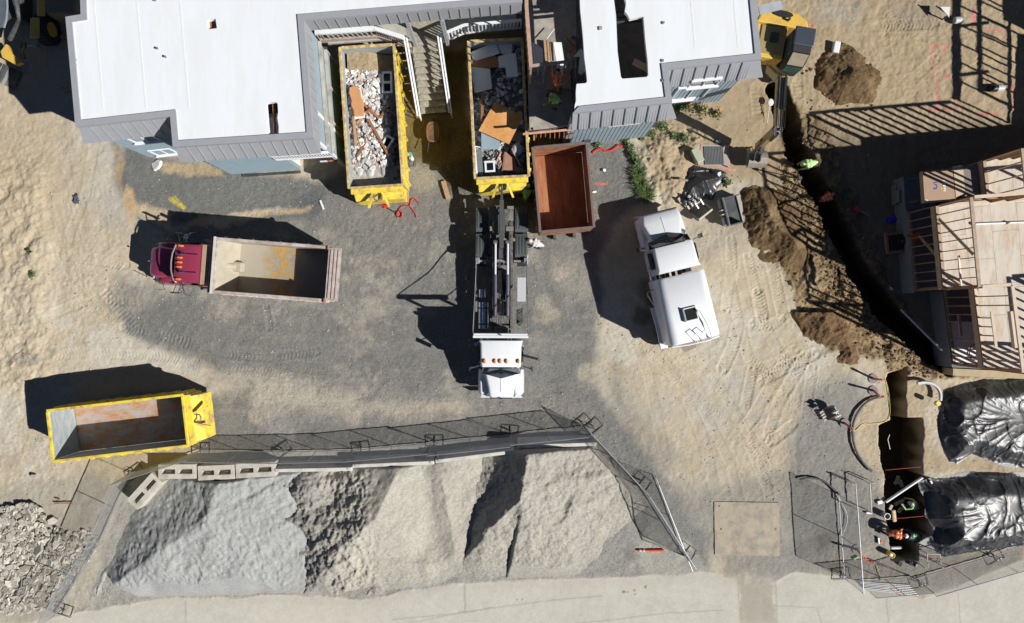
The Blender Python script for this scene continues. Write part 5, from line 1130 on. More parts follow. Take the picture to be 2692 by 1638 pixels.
def stud_wall(a, b, z0, z1, sp=.41, plate=M_lum, stud=M_lum2, skip=(), top=True, bottom=True, headers=(), double=True):
    a = Vector(a); b = Vector(b); L = (b - a).length; e = (b - a) / L; rz = math.atan2(e.y, e.x)
    if bottom: p = MB(); p.beam((a.x, a.y, z0 + .02), (b.x, b.y, z0 + .02), .14, .04); p.build('bottom_plate', plate, FR)
    if top: p = MB(); p.beam((a.x, a.y, z1 - .04), (b.x, b.y, z1 - .04), .14, .08); p.build('top_plate', plate, FR)
    k = max(1, round(L / sp))
    for q in range(k + 1):
        f = q / k
        if any(s0 < f * L < s1 for s0, s1 in skip): continue
        x = a.lerp(b, f); s = MB(); s.box((x.x, x.y, (z0 + .04 + z1 - .08) / 2), (.04, .13, z1 - z0 - .12), rz=rz + math.pi / 2 * 0); s.build('stud', stud, FR)
    for s0, s1, z in headers:
        x = a + e * s0; y = a + e * s1; p = MB(); p.beam((x.x, x.y, z), (y.x, y.y, z), .12, .2 if z > z0 + 1.6 else .05); p.build('header', plate, FR)
        if z < z0 + 1.6:
            for t in np.arange(s0 + .3, s1, .41): x = a + e * t; p = MB(); p.box((x.x, x.y, (z0 + z) / 2), (.04, .12, z - z0 - .06), rz=rz); p.build('cripple_stud', stud, FR)
A1, B1 = (19.72, 4.9), (20.08, 1.05); A2, B2 = (21.5, 1.1), (21.97, -2.62); A0, B0 = (21.92, 7.0), (22.1, 5.35)
# storey above the deck
stud_wall(A1, B1, ZD, ZT, plate=M_lum); stud_wall(A0, B0, ZD, ZT, sp=.5); stud_wall(A2, B2, ZD, ZT, plate=M_lum3, skip=((1.1, 2.7),), headers=((1.1, 2.7, ZD + .9), (1.1, 2.7, ZT - .35)))
stud_wall((19.86, 4.92), (28.5, 5.6), ZD, ZT, sp=.8, plate=M_lum3, skip=((.6, 2.0), (3.2, 4.8))); stud_wall((22.05, 7.02), (29.3, 7.6), ZD, ZT, sp=.6, plate=M_lum3)
stud_wall((20.2, 1.06), (21.42, 1.16), ZD, ZT, sp=.6, plate=M_lum3); stud_wall((22.1, -2.64), (29.5, -2.98), ZD, ZT, sp=.6, plate=M_lum3)
stud_wall((25.9, .3), (26.25, -2.75), ZD, ZT, sp=.41); stud_wall((26.1, .32), (30, .6), ZD, ZT, sp=.45)
for p0_, p1_ in ((P('m', 1322, 520, ZD + .1), P('m', 1530, 735, ZT - .15)), (P('m', 1200, 622, ZF + .1), P('m', 1312, 750, ZD - .4))):
    m = MB(); m.beam(tuple(p0_ + Vector((-.09, 0, 0))), tuple(p1_ + Vector((-.09, 0, 0))), .04, .13); m.build('diagonal_brace', M_lum, FR)
m = MB(); m.beam(tuple(P('m', 1430, 745, ZD + 1.6)), tuple(P('m', 1445, 925, ZD + .05)), .09, .05); m.build('prop', M_lum3, FR)
# storey below the deck
stud_wall(A1, B1, ZF, ZD - .3, plate=M_lum); stud_wall(A2, B2, ZF, ZD - .3, plate=M_lum, skip=((1.3, 2.3),), headers=((1.3, 2.3, ZF + .8),))
stud_wall((20.2, 1.1), (21.4, 1.2), ZF, ZD - .3, sp=.6); stud_wall((22.1, -2.62), (28, -2.9), ZF, ZD - .3, sp=.6); stud_wall(A0, B0, ZF, ZD - .3, sp=.5)
# rim beam and foundation
m = MB()
for a, b in ((A1, B1), (A2, B2), (A0, B0)): m2 = MB(); m2.beam((a[0] - .085, a[1], ZD - .15), (b[0] - .085, b[1], ZD - .15), .03, .28); m2.build('rim_joist', M_lum, FR)
fo = [(21.8, 7.15), (22.0, 5.2), (19.62, 5.05), (19.98, .92), (21.38, 1.0), (21.86, -2.78), (34, -3.35), (34, 8.4)]
m = MB(); m.prism(fo, -.3, ZF - .01); m.build('foundation', mat('foundation_concrete', (.17, .18, .185), .85, var=.1), FR)
m = MB(); m.prism([(21.98, -2.5), (27.5, -2.8), (27.5, -.6), (21.75, -.5)], ZF - .006, ZF + .006); m.build('white_sheeting', M_white, FR)
fb = MB(); fb.beam((22.0, -3.02, .5), (30, -3.4, .5), .35, .9); fb.build('footing', mat('tan_footing', (.45, .36, .22), .85), FR)
# wing that continues past the frame, its shadow falls across the open ground
WG = thing('timber_frame_wing', 'northern wing of the stud-framed house, standing just past the right edge', 'building', (0, 0, 0))
def stud_wall2(a, b, z0, z1, sp=.8):
    a = Vector(a); b = Vector(b); L = (b - a).length; e = (b - a) / L; rz = math.atan2(e.y, e.x)
    for z, h in ((z0 + .02, .04), (z1 - .06, .12)): p = MB(); p.beam((a.x, a.y, z), (b.x, b.y, z), .16, h); p.build('wall_plate', M_lum, WG)
    k = round(L / sp)
    for q in range(k + 1): x = a.lerp(b, q / k); s = MB(); s.box((x.x, x.y, (z0 + z1) / 2), (.05, .13, z1 - z0 - .16), rz=rz); s.build('stud', M_lum2, WG)
m = MB(); m.prism([(29.6, 7.8), (34, 8.1), (34, 19.2), (30.8, 19.2), (30.8, 12.4), (29.9, 12.4)], 0, ZD); m.build('sheathed_base', M_ply, WG)
m = MB(); m.prism([(29.4, 7.75), (29.65, 7.75), (29.65, 18.5), (29.4, 18.5)], ZT - .14, ZT); m.build('wall_plate', M_lum, WG)
stud_wall2((29.5, 7.8), (29.5, 18.5), ZD, ZT - .15, 1.0); stud_wall2((30.6, 8.2), (30.6, 16), ZD, ZT - .15, .8)  # second wall, out of view, is added to cast more shadow stripes
for y_ in (9.0, 11.5): r_ = MB(); r_.beam((29.6, y_, ZT - .1), (31.2, y_ + .2, ZT - .1), .12, .1); r_.build('tie_beam', M_lum, WG)
m = MB(); m.prism([(31.6, 12.0), (34.5, 12.0), (34.5, 19), (31.2, 19)], ZD + .01, ZT - .4); m.build('sheathed_wall', M_ply, WG)

# ---- things on and round the frame
t = thing('white_pipe', 'long white pipe lying across the plywood deck with dark couplings', 'pipe', (0, 0, 0))
a_, b_ = P('m', 1522, 551, ZD + .06), P('m', 1850, 539, ZD + .06); m = MB(); m.cyl(tuple(a_), tuple(b_), .045, 10); m.build('tube', M_white, t, smooth=True)
for f in (0, .62): p = a_.lerp(b_, f); m = MB(); m.box((p.x, p.y, ZD + .07), (.14, .1, .14), rz=.4); m.build('coupling', M_dark, t, bevel=.02)
t = thing('cardboard_carton', 'big flat brown cardboard carton with blue and yellow print, beside the stud wall', 'carton', (0, 0, 0))
zc = 3.0
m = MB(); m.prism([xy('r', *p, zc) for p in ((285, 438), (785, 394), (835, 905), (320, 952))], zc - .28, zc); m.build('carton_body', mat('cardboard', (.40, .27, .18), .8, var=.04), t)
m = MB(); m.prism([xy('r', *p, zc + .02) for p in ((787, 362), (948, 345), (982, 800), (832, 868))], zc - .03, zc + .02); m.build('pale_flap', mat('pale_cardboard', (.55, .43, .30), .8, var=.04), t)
m = MB(); m.prism([xy('r', *p, zc) for p in ((950, 345), (1195, 335), (1220, 810), (984, 850))], zc - .28, zc - .01); m.build('shade_toned_side', mat('shade_toned_cardboard', (.20, .18, .17), .8), t)  # this far sheet carries its shade as a darker grey
pm = mat('blue_print', (.03, .07, .22), .6); 
lb = MB(); lb.prism([xy('r', *p, zc) for p in ((605, 562), (650, 562), (662, 768), (622, 768))], zc + .002, zc + .006); lab = lb.build('white_label', M_white, t)
for i, y in enumerate((575, 612, 655, 700, 742)):
    m = MB(); m.prism([xy('r', *p, zc) for p in ((612, y - 9), (648, y - 3), (648, y + 8), (612, y + 12))], zc + .008, zc + .012); m.build('print_mark', pm, lab)
m = MB(); m.prism([xy('r', *p, zc) for p in ((588, 690), (606, 690), (612, 755), (590, 755))], zc + .002, zc + .006); m.build('yellow_mark', M_yellow, t)
for pts in (((455, 620), (520, 612), (520, 632), (455, 640)), ((478, 650), (525, 655), (525, 705), (510, 705), (508, 672), (478, 670)), ((455, 715), (520, 700), (520, 730), (470, 742))):
    m = MB(); m.prism([xy('r', *p, zc) for p in pts], zc + .002, zc + .006); m.build('print_mark', pm, t)
m = MB(); m.prism([xy('r', *p, zc) for p in ((322, 900), (368, 900), (368, 942), (322, 942))], zc + .002, zc + .006); m.build('white_sticker', mat('pale_blue_sticker', (.5, .6, .7), .5), t)
tt_ = thing('trestle_table', 'dark trestle table carrying the cardboard carton', 'table', (0, 0, 0)); m = MB(); m.prism([xy('r', *p, zc) for p in ((380, 460), (1150, 400), (1160, 780), (420, 880))], zc - .36, zc - .285); m.build('table_top', M_dark, tt_)
for q in ((400, 480), (1130, 420), (1140, 760), (440, 860)): m = MB(); a_ = xy('r', *q, zc - .3); m.bx(a_[0] - .05, a_[0] + .05, a_[1] - .05, a_[1] + .05, 1.0, zc - .36); m.build('leg', M_dark, tt_)
t = MB(); t.prism([xy('m', *p, 1.0) for p in ((1095, 265), (1215, 250), (1225, 300), (1235, 400), (1290, 410), (1290, 455), (1145, 500), (1110, 500))], 0, 1.0)
tag(t.build('concrete_landing', mat('dark_concrete', (.16, .19, .2), .8, var=.15)), 'dark concrete landing under the cardboard carton', 'landing')
for k, (y0, y1, z) in enumerate(((305, 345, .35), (345, 420, .7))):
    pass
t = thing('concrete_step_block', 'small grey concrete steps against the dark landing', 'steps', (0, 0, 0))
for pts, z in ((((1048, 307), (1085, 305), (1090, 430), (1050, 432)), .4), (((1068, 345), (1100, 343), (1102, 415), (1070, 418)), .75)):
    m = MB(); m.prism([xy('m', *p, z) for p in pts], 0.0 if z < .5 else .402, z); m.build('step', mat('step_grey', (.2, .2, .19), .85), t)
# generator
c = P('s', 190, 318, .4); t = thing('generator', 'portable generator in a square rust-red frame with black engine', 'generator', (c.x, c.y, 0), R(6))
W = .95
for s in (-1, 1): m = MB(); m.beam((-W / 2 - .15, s * W / 2, .5), (W / 2 + .15, s * W / 2, .5), .12, .1); m.build('side_rail', mat('rusty_pink_frame', (.42, .2, .13), .6, var=.2), t)
m = MB(); m.beam((-W / 2 - .1, -W / 2 + .06, .5), (-W / 2 - .1, W / 2 - .06, .5), .14, .1); m.build('end_rail', mat('rusty_pink_frame', (.42, .2, .13), .6), t)
m = MB(); m.box((0, 0, .35), (.85, .75, .5)); m.box((.1, .05, .65), (.4, .35, .14)); m.build('engine', M_black, t, bevel=.03)
m = MB(); m.cyl((.05, .02, .72), (.05, .02, .75), .05, 10); m.build('fuel_cap', M_chrome, t)
for x in (-.4, .4): m = MB(); m.cyl((x, -.5, .12), (x, -.42, .12), .12, 12); m.build('wheel', M_tyre, t)
# flexible sheets helper
def cloth(name, label, cat, pts, z, h, mt, cell=.04, amp=.12, seed=1, group=None, sc=2.2, base=None, rad=None, fold=None):
    poly = [(p[0], p[1]) for p in pts]; x0 = min(p[0] for p in poly) - .1; x1 = max(p[0] for p in poly) + .1; y0 = min(p[1] for p in poly) - .1; y1 = max(p[1] for p in poly) + .1
    xa = np.arange(x0, x1, cell); ya = np.arange(y0, y1, cell); X, Y = np.meshgrid(xa, ya); X = X.astype(np.float32); Y = Y.astype(np.float32)
    s = sdf(X + .1 * vn(X, Y, 2, seed), Y + .1 * vn(X, Y, 2, seed + 1), poly)
    H = h * sm(s, 0, 1.1 * min(1, h + .3)) 
    wx = X + .35 * vn(X, Y, 1.2, seed + 4); wy = Y + .35 * vn(X, Y, 1.3, seed + 5)
    if rad is not None: H = H + .28 * vn(X, Y, .55, seed + 30)
    wx2 = X + .5 * vn(X, Y, .7, seed + 6) + .2 * vn(X, Y, 2.2, seed + 7); wy2 = Y + .5 * vn(X, Y, .8, seed + 8)
    rd = 1 - 2 * np.abs(vn(wx, wy, sc, seed + 2)); rd2 = 1 - 2 * np.abs(vn(wx2 * 1.6 + wy2, wy2 - wx2 * .3, sc * 1.6, seed + 3))
    H = H + (amp if rad is None else amp * .12) * (rd ** 3 + .35 * rd2 ** 3) + amp * .9 * vn(X, Y, .8, seed + 9)
    if rad is not None:
        cx, cy = rad; th = np.arctan2(Y - cy, X - cx) + .25 * vn(X, Y, .9, seed + 20); rr_ = np.hypot(X - cx, Y - cy)
        k = 1 - 2 * np.abs(vn(th * 3.2, rr_ * .25, 1.0, seed + 11)); k2 = 1 - 2 * np.abs(vn(th * 7, rr_ * .5, 1.0, seed + 12))
        far = .35 + .65 * sm(rr_, .9, 2.2); H = H + amp * .5 * (k ** 6) * sm(rr_, .1, .8) * far + amp * .35 * (k2 ** 5) * sm(rr_, .5, 1.4) * far + amp * .38 * rd ** 9 + amp * .22 * rd2 ** 9 * far
    if base is not None: H = np.maximum(H, .02)
    H = z + np.maximum(H * sm(s, -.02, .12), 0) + .015
    o = grid_mesh(name, xa, ya, H, None, None, s > 0, mt); tag(o, label, cat, group); return o
def plastic(name, c0, c1, rough):
    m = mat(name, c0, rough, var=.3, scale=1.2, stain=c1, samt=.5, sscale=.9, spec=.9, bump=.12, bscale=5); return m
cloth('blue_tarp', 'crumpled bright blue tarp on the ground above the generator', 'tarp', PL('s', [(95, 120), (170, 75), (240, 95), (290, 125), (292, 215), (240, 205), (180, 165), (100, 160)]), 0, .3, mat('blue_tarp', (.02, .035, .45), .45, var=.3, scale=6), amp=.12, sc=5)
cloth('orange_cloth', 'orange cloth draped over the foot of the stud wall', 'cloth', PL('s', [(278, 255), (330, 240), (390, 232), (398, 262), (365, 290), (345, 330), (330, 300), (325, 270)], 1.2), 1.1, .12, mat('orange_cloth', (.8, .13, .03), .7), amp=.04, sc=6)
m = MB(); pts = [P('s', a, b, .03) for a, b in ((190, 430), (240, 490), (265, 540), (280, 590), (310, 640))]; m.tube(pts, .03, 6); tag(m.build('red_hose', mat('red_white_hose', (.6, .2, .17), .6, var=.5, scale=12)), 'red and white hose trailing from the generator', 'hose')
m = MB(); m.cyl(tuple(P('s', 222, 892, .5)), tuple(P('s', 575, 1242, .9)), .05, 10); tag(m.build('aluminium_pole', mat('pale_pole', (.5, .55, .6), .4)), 'long pale pole leaning across the shaded ground below the frame', 'pole')
m = MB(); m.tube([P('m', 1528 + 32 * math.cos(a), 1330 + 48 * math.sin(a), ZF + .05 + .02 * (k % 3)) for k, a in enumerate([i * .35 for i in range(50)])], .022, 5); tag(m.build('red_cable', mat('red_cable', (.35, .06, .03), .6)), 'coil of red cable on the white sheeting inside the frame', 'cable')
m = MB(); m.box(tuple(P('m', 1015, 938, .05)), (.3, .14, .09), rz=-.9); tag(m.build('white_scrap', M_white), 'small white scrap on the shaded ground below the red hose', 'scrap')
t = thing('red_saw', 'red handheld saw lying on the dark ground right of the trench', 'saw', tuple(P('m', 830, 475, .02)), -.45)
m = MB(); m.box((-.2, 0, .1), (.32, .2, .16)); m.build('saw_body', M_red, t, bevel=.03); m = MB(); m.box((.2, 0, .09), (.5, .06, .04)); m.build('guide_bar', M_galv, t)
# ================================================================ FENCES, BARRIERS, BLOCKS
def fence_panel(a, b, label, h=1.85, lean=(0, 0), first=None):
    a = Vector(a); b = Vector(b); L = (b - a).length; rz = math.atan2((b - a).y, (b - a).x)
    t = thing('temporary_fence_panel', label, 'fence', (a.x, a.y, gz(*((a + b) / 2)) + .02), rz, 'chain-link temporary fence panels')
    lx, ly = lean       # lean: local y shift of the top
    def q(x, z): return (x + lx * z / h, ly * z / h, z)
    m = MB(); m.tube([q(0, .1), q(0, h), q(L, h), q(L, .1)], .024, 8, closed=True); m.cyl(q(L / 2, .1), q(L / 2, h), .018, 6); m.build('panel_frame', M_galv, t)
    w = MB(); s = .085; n = int((L + h) / s)
    for i in range(n):
        for dr_ in (1, -1):
            x0 = i * s - (h if dr_ > 0 else 0); z0 = .12
            xa, za, xb, zb = (x0, z0, x0 + h - .14, h - .02) if dr_ > 0 else (x0 , z0, x0 - h + .14, h - .02)
            if dr_ < 0: xa += 0; 
            # clip to [0, L]
            if max(xa, xb) <= 0 or min(xa, xb) >= L: continue
            def cl(x): return za + (zb - za) * (x - xa) / (xb - xa)
            pa, pb = (xa, za), (xb, zb)
            if pa[0] < 0: pa = (0, cl(0))
            if pa[0] > L: pa = (L, cl(L))
            if pb[0] < 0: pb = (0, cl(0))
            if pb[0] > L: pb = (L, cl(L))
            p0, p1 = Vector(q(*pa)), Vector(q(*pb))
            if (p1 - p0).length > .03:
                d = (p1 - p0).normalized(); x = d.cross(Vector((0, 1, 0))).normalized() * .0042; y = Vector((0, .0042, 0)); k = len(w.v)
                w.add([p0 - x, p0 + y, p0 + x, p1 - x, p1 + y, p1 + x], [(0, 1, 4, 3), (1, 2, 5, 4), (2, 0, 3, 5)])
    w.build('chain_link_mesh', mat('galvanised_wire', (.34, .36, .38), .5, metal=.3), t)
    return t
def fence_foot(p, rz, label):
    t = thing('fence_stand', label, 'fence stand', (p[0], p[1], gz(*p) + .01), rz, 'steel feet under the fence panels')
    m = MB()
    m.tube([(-.28, -.45, .03), (.28, -.45, .03), (.28, .45, .03), (-.28, .45, .03)], .02, 6, closed=True); m.build('foot_frame', mat('dark_foot_steel', (.10, .09, .085), .5, metal=.3), t)
    for y in (-.08, .08): m = MB(); m.cyl((0, y, .03), (0, y, .4), .022, 8); m.build('spigot', M_galv, t)
    m = MB(); m.cyl((-.28, 0, .03), (.28, 0, .03), .02, 6); m.build('crossbar', mat('dark_foot_steel', (.10, .09, .085), .5), t)
    return t
FB = [(529, 1183), (738, 1186), (930, 1182), (1134, 1163), (1340, 1141), (1536, 1121)]
FL = ['leftmost panel of the long fence along the blocks', 'second panel from the left of the long fence along the blocks', 'third panel from the left of the long fence, before the white barriers', 'fourth panel from the left of the long fence, before the white barriers', 'right end panel of the long fence, above the coarse gravel']
for i in range(5): fence_panel(xy('S', *FB[i]), xy('S', *FB[i + 1]), 'chain-link ' + FL[i], lean=(0, -.22 if i != 3 else -.3))
fence_panel(xy('S', 345, 1243), xy('S', 529, 1183), 'chain-link panel slanting down from the yellow dumpster to the rotated block', lean=(0, -.15))
fence_panel(xy('S', 262, 1430), xy('S', 345, 1243), 'chain-link panel between the rotated hollow block and the rubble', h=1.8, lean=(0, -.2)); fence_panel(xy('S', 150, 1612), xy('S', 260, 1432), 'chain-link panel beside the rubble, nearest the road', lean=(0, -.1))
fence_panel(xy('S', 1540, 1124), xy('S', 1684, 1278), 'chain-link panel running down right from the corner of the long fence', lean=(0, .05)); fence_panel(xy('S', 1686, 1281), xy('S', 1802, 1462), 'chain-link panel ending near the road, left of the steel plate', lean=(0, .05))
fence_panel(xy('S', 1722, 1250), xy('S', 1806, 1464), 'loose chain-link panel doubled up just right of the lower fence run', h=1.75, lean=(0, -.2))
fence_panel(xy('n', 548, 760), xy('n', 582, 1238), 'chain-link panel standing upright between the steel plate and the pit', h=2.0, lean=(0, .0)); 
fence_panel(xy('n', 660, 1258), xy('n', 975, 1232), 'chain-link panel below the pit with rods lying at its foot', lean=(0, -.1)); fence_panel(xy('n', 985, 1240), xy('n', 1425, 1112), 'chain-link panel between the pit and the road', lean=(0, -.2)); fence_panel(xy('n', 1430, 1110), xy('n', 1760, 985), 'chain-link panel along the road below the lower black sheet', lean=(0, -.2))
st_ = [(529, 1178, 0, 'at the left end of the long fence'), (742, 1182, .6, 'between the first and second panels'), (950, 1176, .1, 'between the second and third panels'), (1143, 1158, 0, 'between the third and fourth panels, reddish'), (1341, 1132, -.1, 'between the fourth and fifth panels'), (1530, 1112, .7, 'at the right corner of the long fence'), (1558, 1122, .7, 'just right of the fence corner'), (1688, 1264, -.7, 'halfway down the right fence run'), (1806, 1446, -.6, 'at the lower end of the right fence run')]
for x, y, a, l in st_: fence_foot(xy('S', x, y), a + math.pi / 2 * 1, 'dark rectangular steel foot ' + l)
for z_, x, y, a, l in (('j', 720, 690, .6, 'beside the rotated hollow block'), ('j', 345, 1425, -.3, 'at the corner of the rubble by the road'), ('n', 1015, 1262, .3, 'under the corner fence below the pit'), ('n', 1445, 1118, .5, 'by the road under the lower black sheet'), ('n', 570, 1215, .1, 'at the lower end of the upright panel')):
    fence_foot(xy(z_, x, y), a + math.pi / 2, 'dark rectangular steel foot ' + l)
def jersey(a, b, label):
    a = Vector(a); b = Vector(b); L = (b - a).length; c = (a + b) / 2
    t = thing('concrete_barrier', label, 'barrier', (c.x, c.y, gz(c.x, c.y - .2) - .02), math.atan2((b - a).y, (b - a).x), 'long white concrete barriers')
    m = MB(); pf = [(-.33, 0), (.33, 0), (.33, .08), (.16, .32), (.085, .82), (-.085, .82), (-.16, .32), (-.33, .08)]
    m.loft([[(x, p[0], p[1]) for p in pf] for x in (-L / 2, -L / 6, L / 6, L / 2)]); m.build('barrier_body', mat('barrier_white_concrete', (.62, .61, .57), .85, var=.1, scale=3, bump=.2, stain=(.42, .4, .36), samt=.3), t, bevel=.02)
    for x in (-L / 2 + .15, L / 2 - .15): m = MB(); m.tube([(x, -.03, .8), (x, -.03, .88), (x, .03, .88), (x, .03, .8)], .012, 5); m.build('lifting_loop', M_rust, t)
JB = [((532, 556), (1010, 546), 'k'), ((1018, 528), (1512, 506), 'k'), ((1522, 500), (2005, 440), 'k')]
jl = ['next to the hollow blocks', 'second from the left, above the dark gravel', 'third from the left, above the shaded heap face', 'rightmost, under the fence corner']
for i, (a, b, z_) in enumerate(JB): jersey(xy(z_, a[0], a[1] - 12, .3), xy(z_, b[0], b[1] - 12, .3), 'long white concrete barrier, ' + jl[i])
jersey(xy('l', 378, 398, .3), xy('l', 858, 382, .3), 'long white concrete barrier, ' + jl[3])
def ecoblock(a, b, label):
    a = Vector(a); b = Vector(b); L = (b - a).length; c = (a + b) / 2
    t = thing('hollow_concrete_block', label, 'concrete block', (c.x, c.y, 0), math.atan2((b - a).y, (b - a).x), 'hollow concrete blocks holding the heap')
    W, H = .72, .8; m = MB(); cb = mat('block_concrete', (.50, .48, .42), .9, var=.12, scale=4, bump=.4, stain=(.36, .33, .28), samt=.35)
    m.bx(-L / 2, L / 2, -W / 2, W / 2, 0, H - .3); 
    m.bx(-L / 2, L / 2, -W / 2, -.12, H - .3, H); m.bx(-L / 2, L / 2, .12, W / 2, H - .3, H); m.bx(-L / 2, -L / 2 + .18, -.12, .12, H - .3, H); m.bx(L / 2 - .18, L / 2, -.12, .12, H - .3, H); m.bx(-.1, .1, -.12, .12, H - .3, H)
    m.build('block_body', cb, t)
    for s in (-1, 1): m = MB(); x = s * L / 4; m.tube([(x - .1, 0, H - .3), (x - .08, 0, H - .12), (x + .08, 0, H - .12), (x + .1, 0, H - .3)], .014, 6); m.build('lifting_loop', M_rust, t)
ecoblock(xy('j', 705, 868, .8), xy('j', 838, 722, .8), 'hollow concrete block set at an angle at the left end of the row')
ecoblock(xy('j', 845, 692, .8), xy('j', 1046, 690, .8), 'hollow concrete block, second in the row, touching the angled one'); ecoblock(xy('k', 48, 575, .8), xy('k', 272, 565, .8), 'hollow concrete block, third in the row, above the pale sand'); ecoblock(xy('k', 282, 562, .8), xy('k', 524, 548, .8), 'hollow concrete block at the right end of the row, next to the white barriers')

# ================================================================ RUBBLE
M_rub = [mat('broken_concrete_a', (.36, .335, .285), .9, var=.25, scale=5, bump=.3), mat('broken_concrete_b', (.50, .475, .41), .9, var=.2, scale=5), mat('broken_concrete_c', (.25, .225, .18), .9, var=.25, scale=5)]
RP = PL('j', [(-60, 890), (110, 860), (180, 850), (230, 880), (260, 980), (400, 1020), (480, 990), (520, 1010), (510, 1130), (430, 1200), (390, 1300), (300, 1410), (60, 1460), (-60, 1480)])
def in_poly(x, y, poly):
    c = False
    for i in range(len(poly)):
        a, b = poly[i], poly[i - 1]
        if (a[1] > y) != (b[1] > y) and x < (b[0] - a[0]) * (y - a[1]) / (b[1] - a[1]) + a[0]: c = not c
    return c
def rub_h(x, y): return .25 * max(0, 1 - math.hypot((x + 25.5) / 4.5, (y + 9.5) / 4.5))
mb = MB(); n = 0; rs = random.Random(4); random.seed(11)
while n < 3300:
    x = random.uniform(-27.5, -20.5); y = random.uniform(-15.6, -5)
    if not in_poly(x, y, RP) or (random.random() > .75 + 1.6 * vn(np.array([x], np.float32), np.array([y], np.float32), .7, 141)[0]): continue
    r = random.choice((.02, .03, .04, .05, .06, .08, .1, .13, .18)); mb.rock((x, y, rub_h(x, y) + r * .05), r, .4, random.choice((0, 0, 1, 1, 2))); n += 1
tag(mb.build('concrete_rubble', M_rub), 'field of small broken concrete rubble in the lower left corner', 'rubble', kind='stuff')
big = [(60, 910, .34), (150, 925, .36), (175, 930, .2), (120, 965, .35), (270, 960, .3), (240, 1060, .3), (290, 1080, .35), (420, 1060, .34), (430, 1015, .2), (190, 1110, .42), (50, 1050, .3), (330, 1040, .3), (160, 1190, .35), (120, 1210, .42), (210, 1235, .3), (250, 1180, .26), (320, 1170, .25), (40, 1210, .3), (30, 1300, .36), (90, 1290, .3), (170, 1260, .34), (270, 1250, .34), (330, 1250, .2), (200, 1320, .28), (120, 1350, .3), (60, 1370, .3), (290, 1310, .26), (170, 1390, .28), (100, 1420, .3), (20, 1400, .3), (380, 1150, .26), (440, 1130, .22), (470, 1060, .2), (400, 1190, .22), (350, 1110, .28), (150, 1050, .26), (90, 1110, .3), (20, 960, .3), (60, 990, .25), (270, 1360, .2)]
for x, y, r in big:
    p = P('j', x, y, .3); mb = MB(); hh = rub_h(p.x, p.y) - .01
    n_ = random.choice((5, 6, 7)); mb.rock((0, 0, 0), r * random.uniform(.6, .95), .3, n=n_, m=0)
    o = mb.build('broken_concrete_slab', M_rub[random.choice((0, 1, 1, 0, 2))], loc=(p.x, p.y, hh + .05)); tag(o, 'jagged slab of broken grey concrete in the rubble field at lower left', 'concrete slab', 'broken concrete slabs in the rubble field')
for x, y, w_ in ((300, 845, 85), ):
    m = MB(); m.beam(tuple(P('j', 290, 860, .12)), tuple(P('j', 385, 858, .12)), .05, .05); m.beam(tuple(P('j', 300, 845, .2)), tuple(P('j', 320, 838, .05)), .05, .05); tag(m.build('bent_steel_bar', M_rust), 'thin rusty bent bar on the dirt above the rubble', 'bar')
m = MB(); m.rock((0, 0, .06), .22, .4, n=6); tag(m.build('stone', M_rub[0], loc=tuple(P('j', 185, 715, .05))), 'single angular stone below the empty yellow dumpster', 'stone')

# loose stones scattered over the yard
random.seed(77); mb = MB(); n = 0
while n < 4200:
    x = random.uniform(-26, 26); y = random.uniform(-12.5, 9.5)
    if (-19.5 < x < 3 and y > 7) or (x > 19.3 and y > -3.4): continue
    k = vn(np.array([x], np.float32), np.array([y], np.float32), .5, 131)[0]
    if random.random() > .45 + k: continue
    r = random.choice((.015, .02, .02, .025, .03, .035, .045)); z = gz(x, y)
    if z < -.3: continue
    mb.rock((x, y, z + r * .2), r, .8, random.choice((0, 1, 1, 2)), n=5); n += 1
tag(mb.build('loose_stones', [mat('stone_grey', (.30, .29, .27), .9), mat('stone_pale', (.48, .46, .42), .9), mat('stone_brown', (.30, .23, .15), .9)]), 'loose stones scattered over the gravel yard', 'stones', kind='stuff')

mb = MB(); n = 0
while n < 2300:
    if random.random() < .35:
        i = random.randrange(len(TRENCH_A) - 1); q = TRENCH_A[i].lerp(TRENCH_A[i + 1], random.random()); x = q.x + random.gauss(-.9, .5); y = q.y + random.gauss(-.3, .5)
    else: x = random.uniform(8.5, 22); y = random.uniform(-5, 12.5)
    q = Vector((x, y)); ok = in_poly(x, y, DIG) or (14.6 < x < 18.6 and 9.2 < y < 13 and random.random() < .5)
    z = gz(x, y)
    if not ok or z < -.5: continue
    r = random.choice((.015, .02, .03, .03, .04, .05, .07)); mb.rock((x, y, z + r * .3), r, .9, random.choice((0, 0, 1)), n=5); n += 1
tag(mb.build('soil_clods', [mat('dark_clod_soil', (.12, .08, .045), .95), mat('brown_clod_soil', (.21, .15, .085), .95)]), 'crumbly brown soil clods strewn along the left bank of the trench', 'soil', kind='stuff')

# ================================================================ LOADS IN THE DUMPSTERS
def local_pts(z_, pts, z): return [P(z_, a, b, z) for a, b in pts]
random.seed(21)
def chunk_field(name, label, poly_px, z_, zf, n, mats, sizes, cat='debris', flat=.5):
    poly = [(p.x, p.y) for p in PL(z_, poly_px, 1.7)]; x0 = min(p[0] for p in poly); x1 = max(p[0] for p in poly); y0 = min(p[1] for p in poly); y1 = max(p[1] for p in poly)
    mb = MB(); k = 0
    while k < n:
        x = random.uniform(x0, x1); y = random.uniform(y0, y1)
        if not in_poly(x, y, poly): continue
        r = random.choice(sizes); mb.rock((x, y, zf(x, y) + random.uniform(-.06, .08)), r, flat, random.randrange(len(mats)), n=random.choice((4, 5, 6))); k += 1
    return tag(mb.build(name, mats), label, cat, kind='stuff')
def z1f(x, y):
    v = (x - cen1.x + .12 * (y - cen1.y)) / 1.1; return 1.62 - .45 * max(0, v - .1) ** 1.2 - .1 * v * v
m = MB()
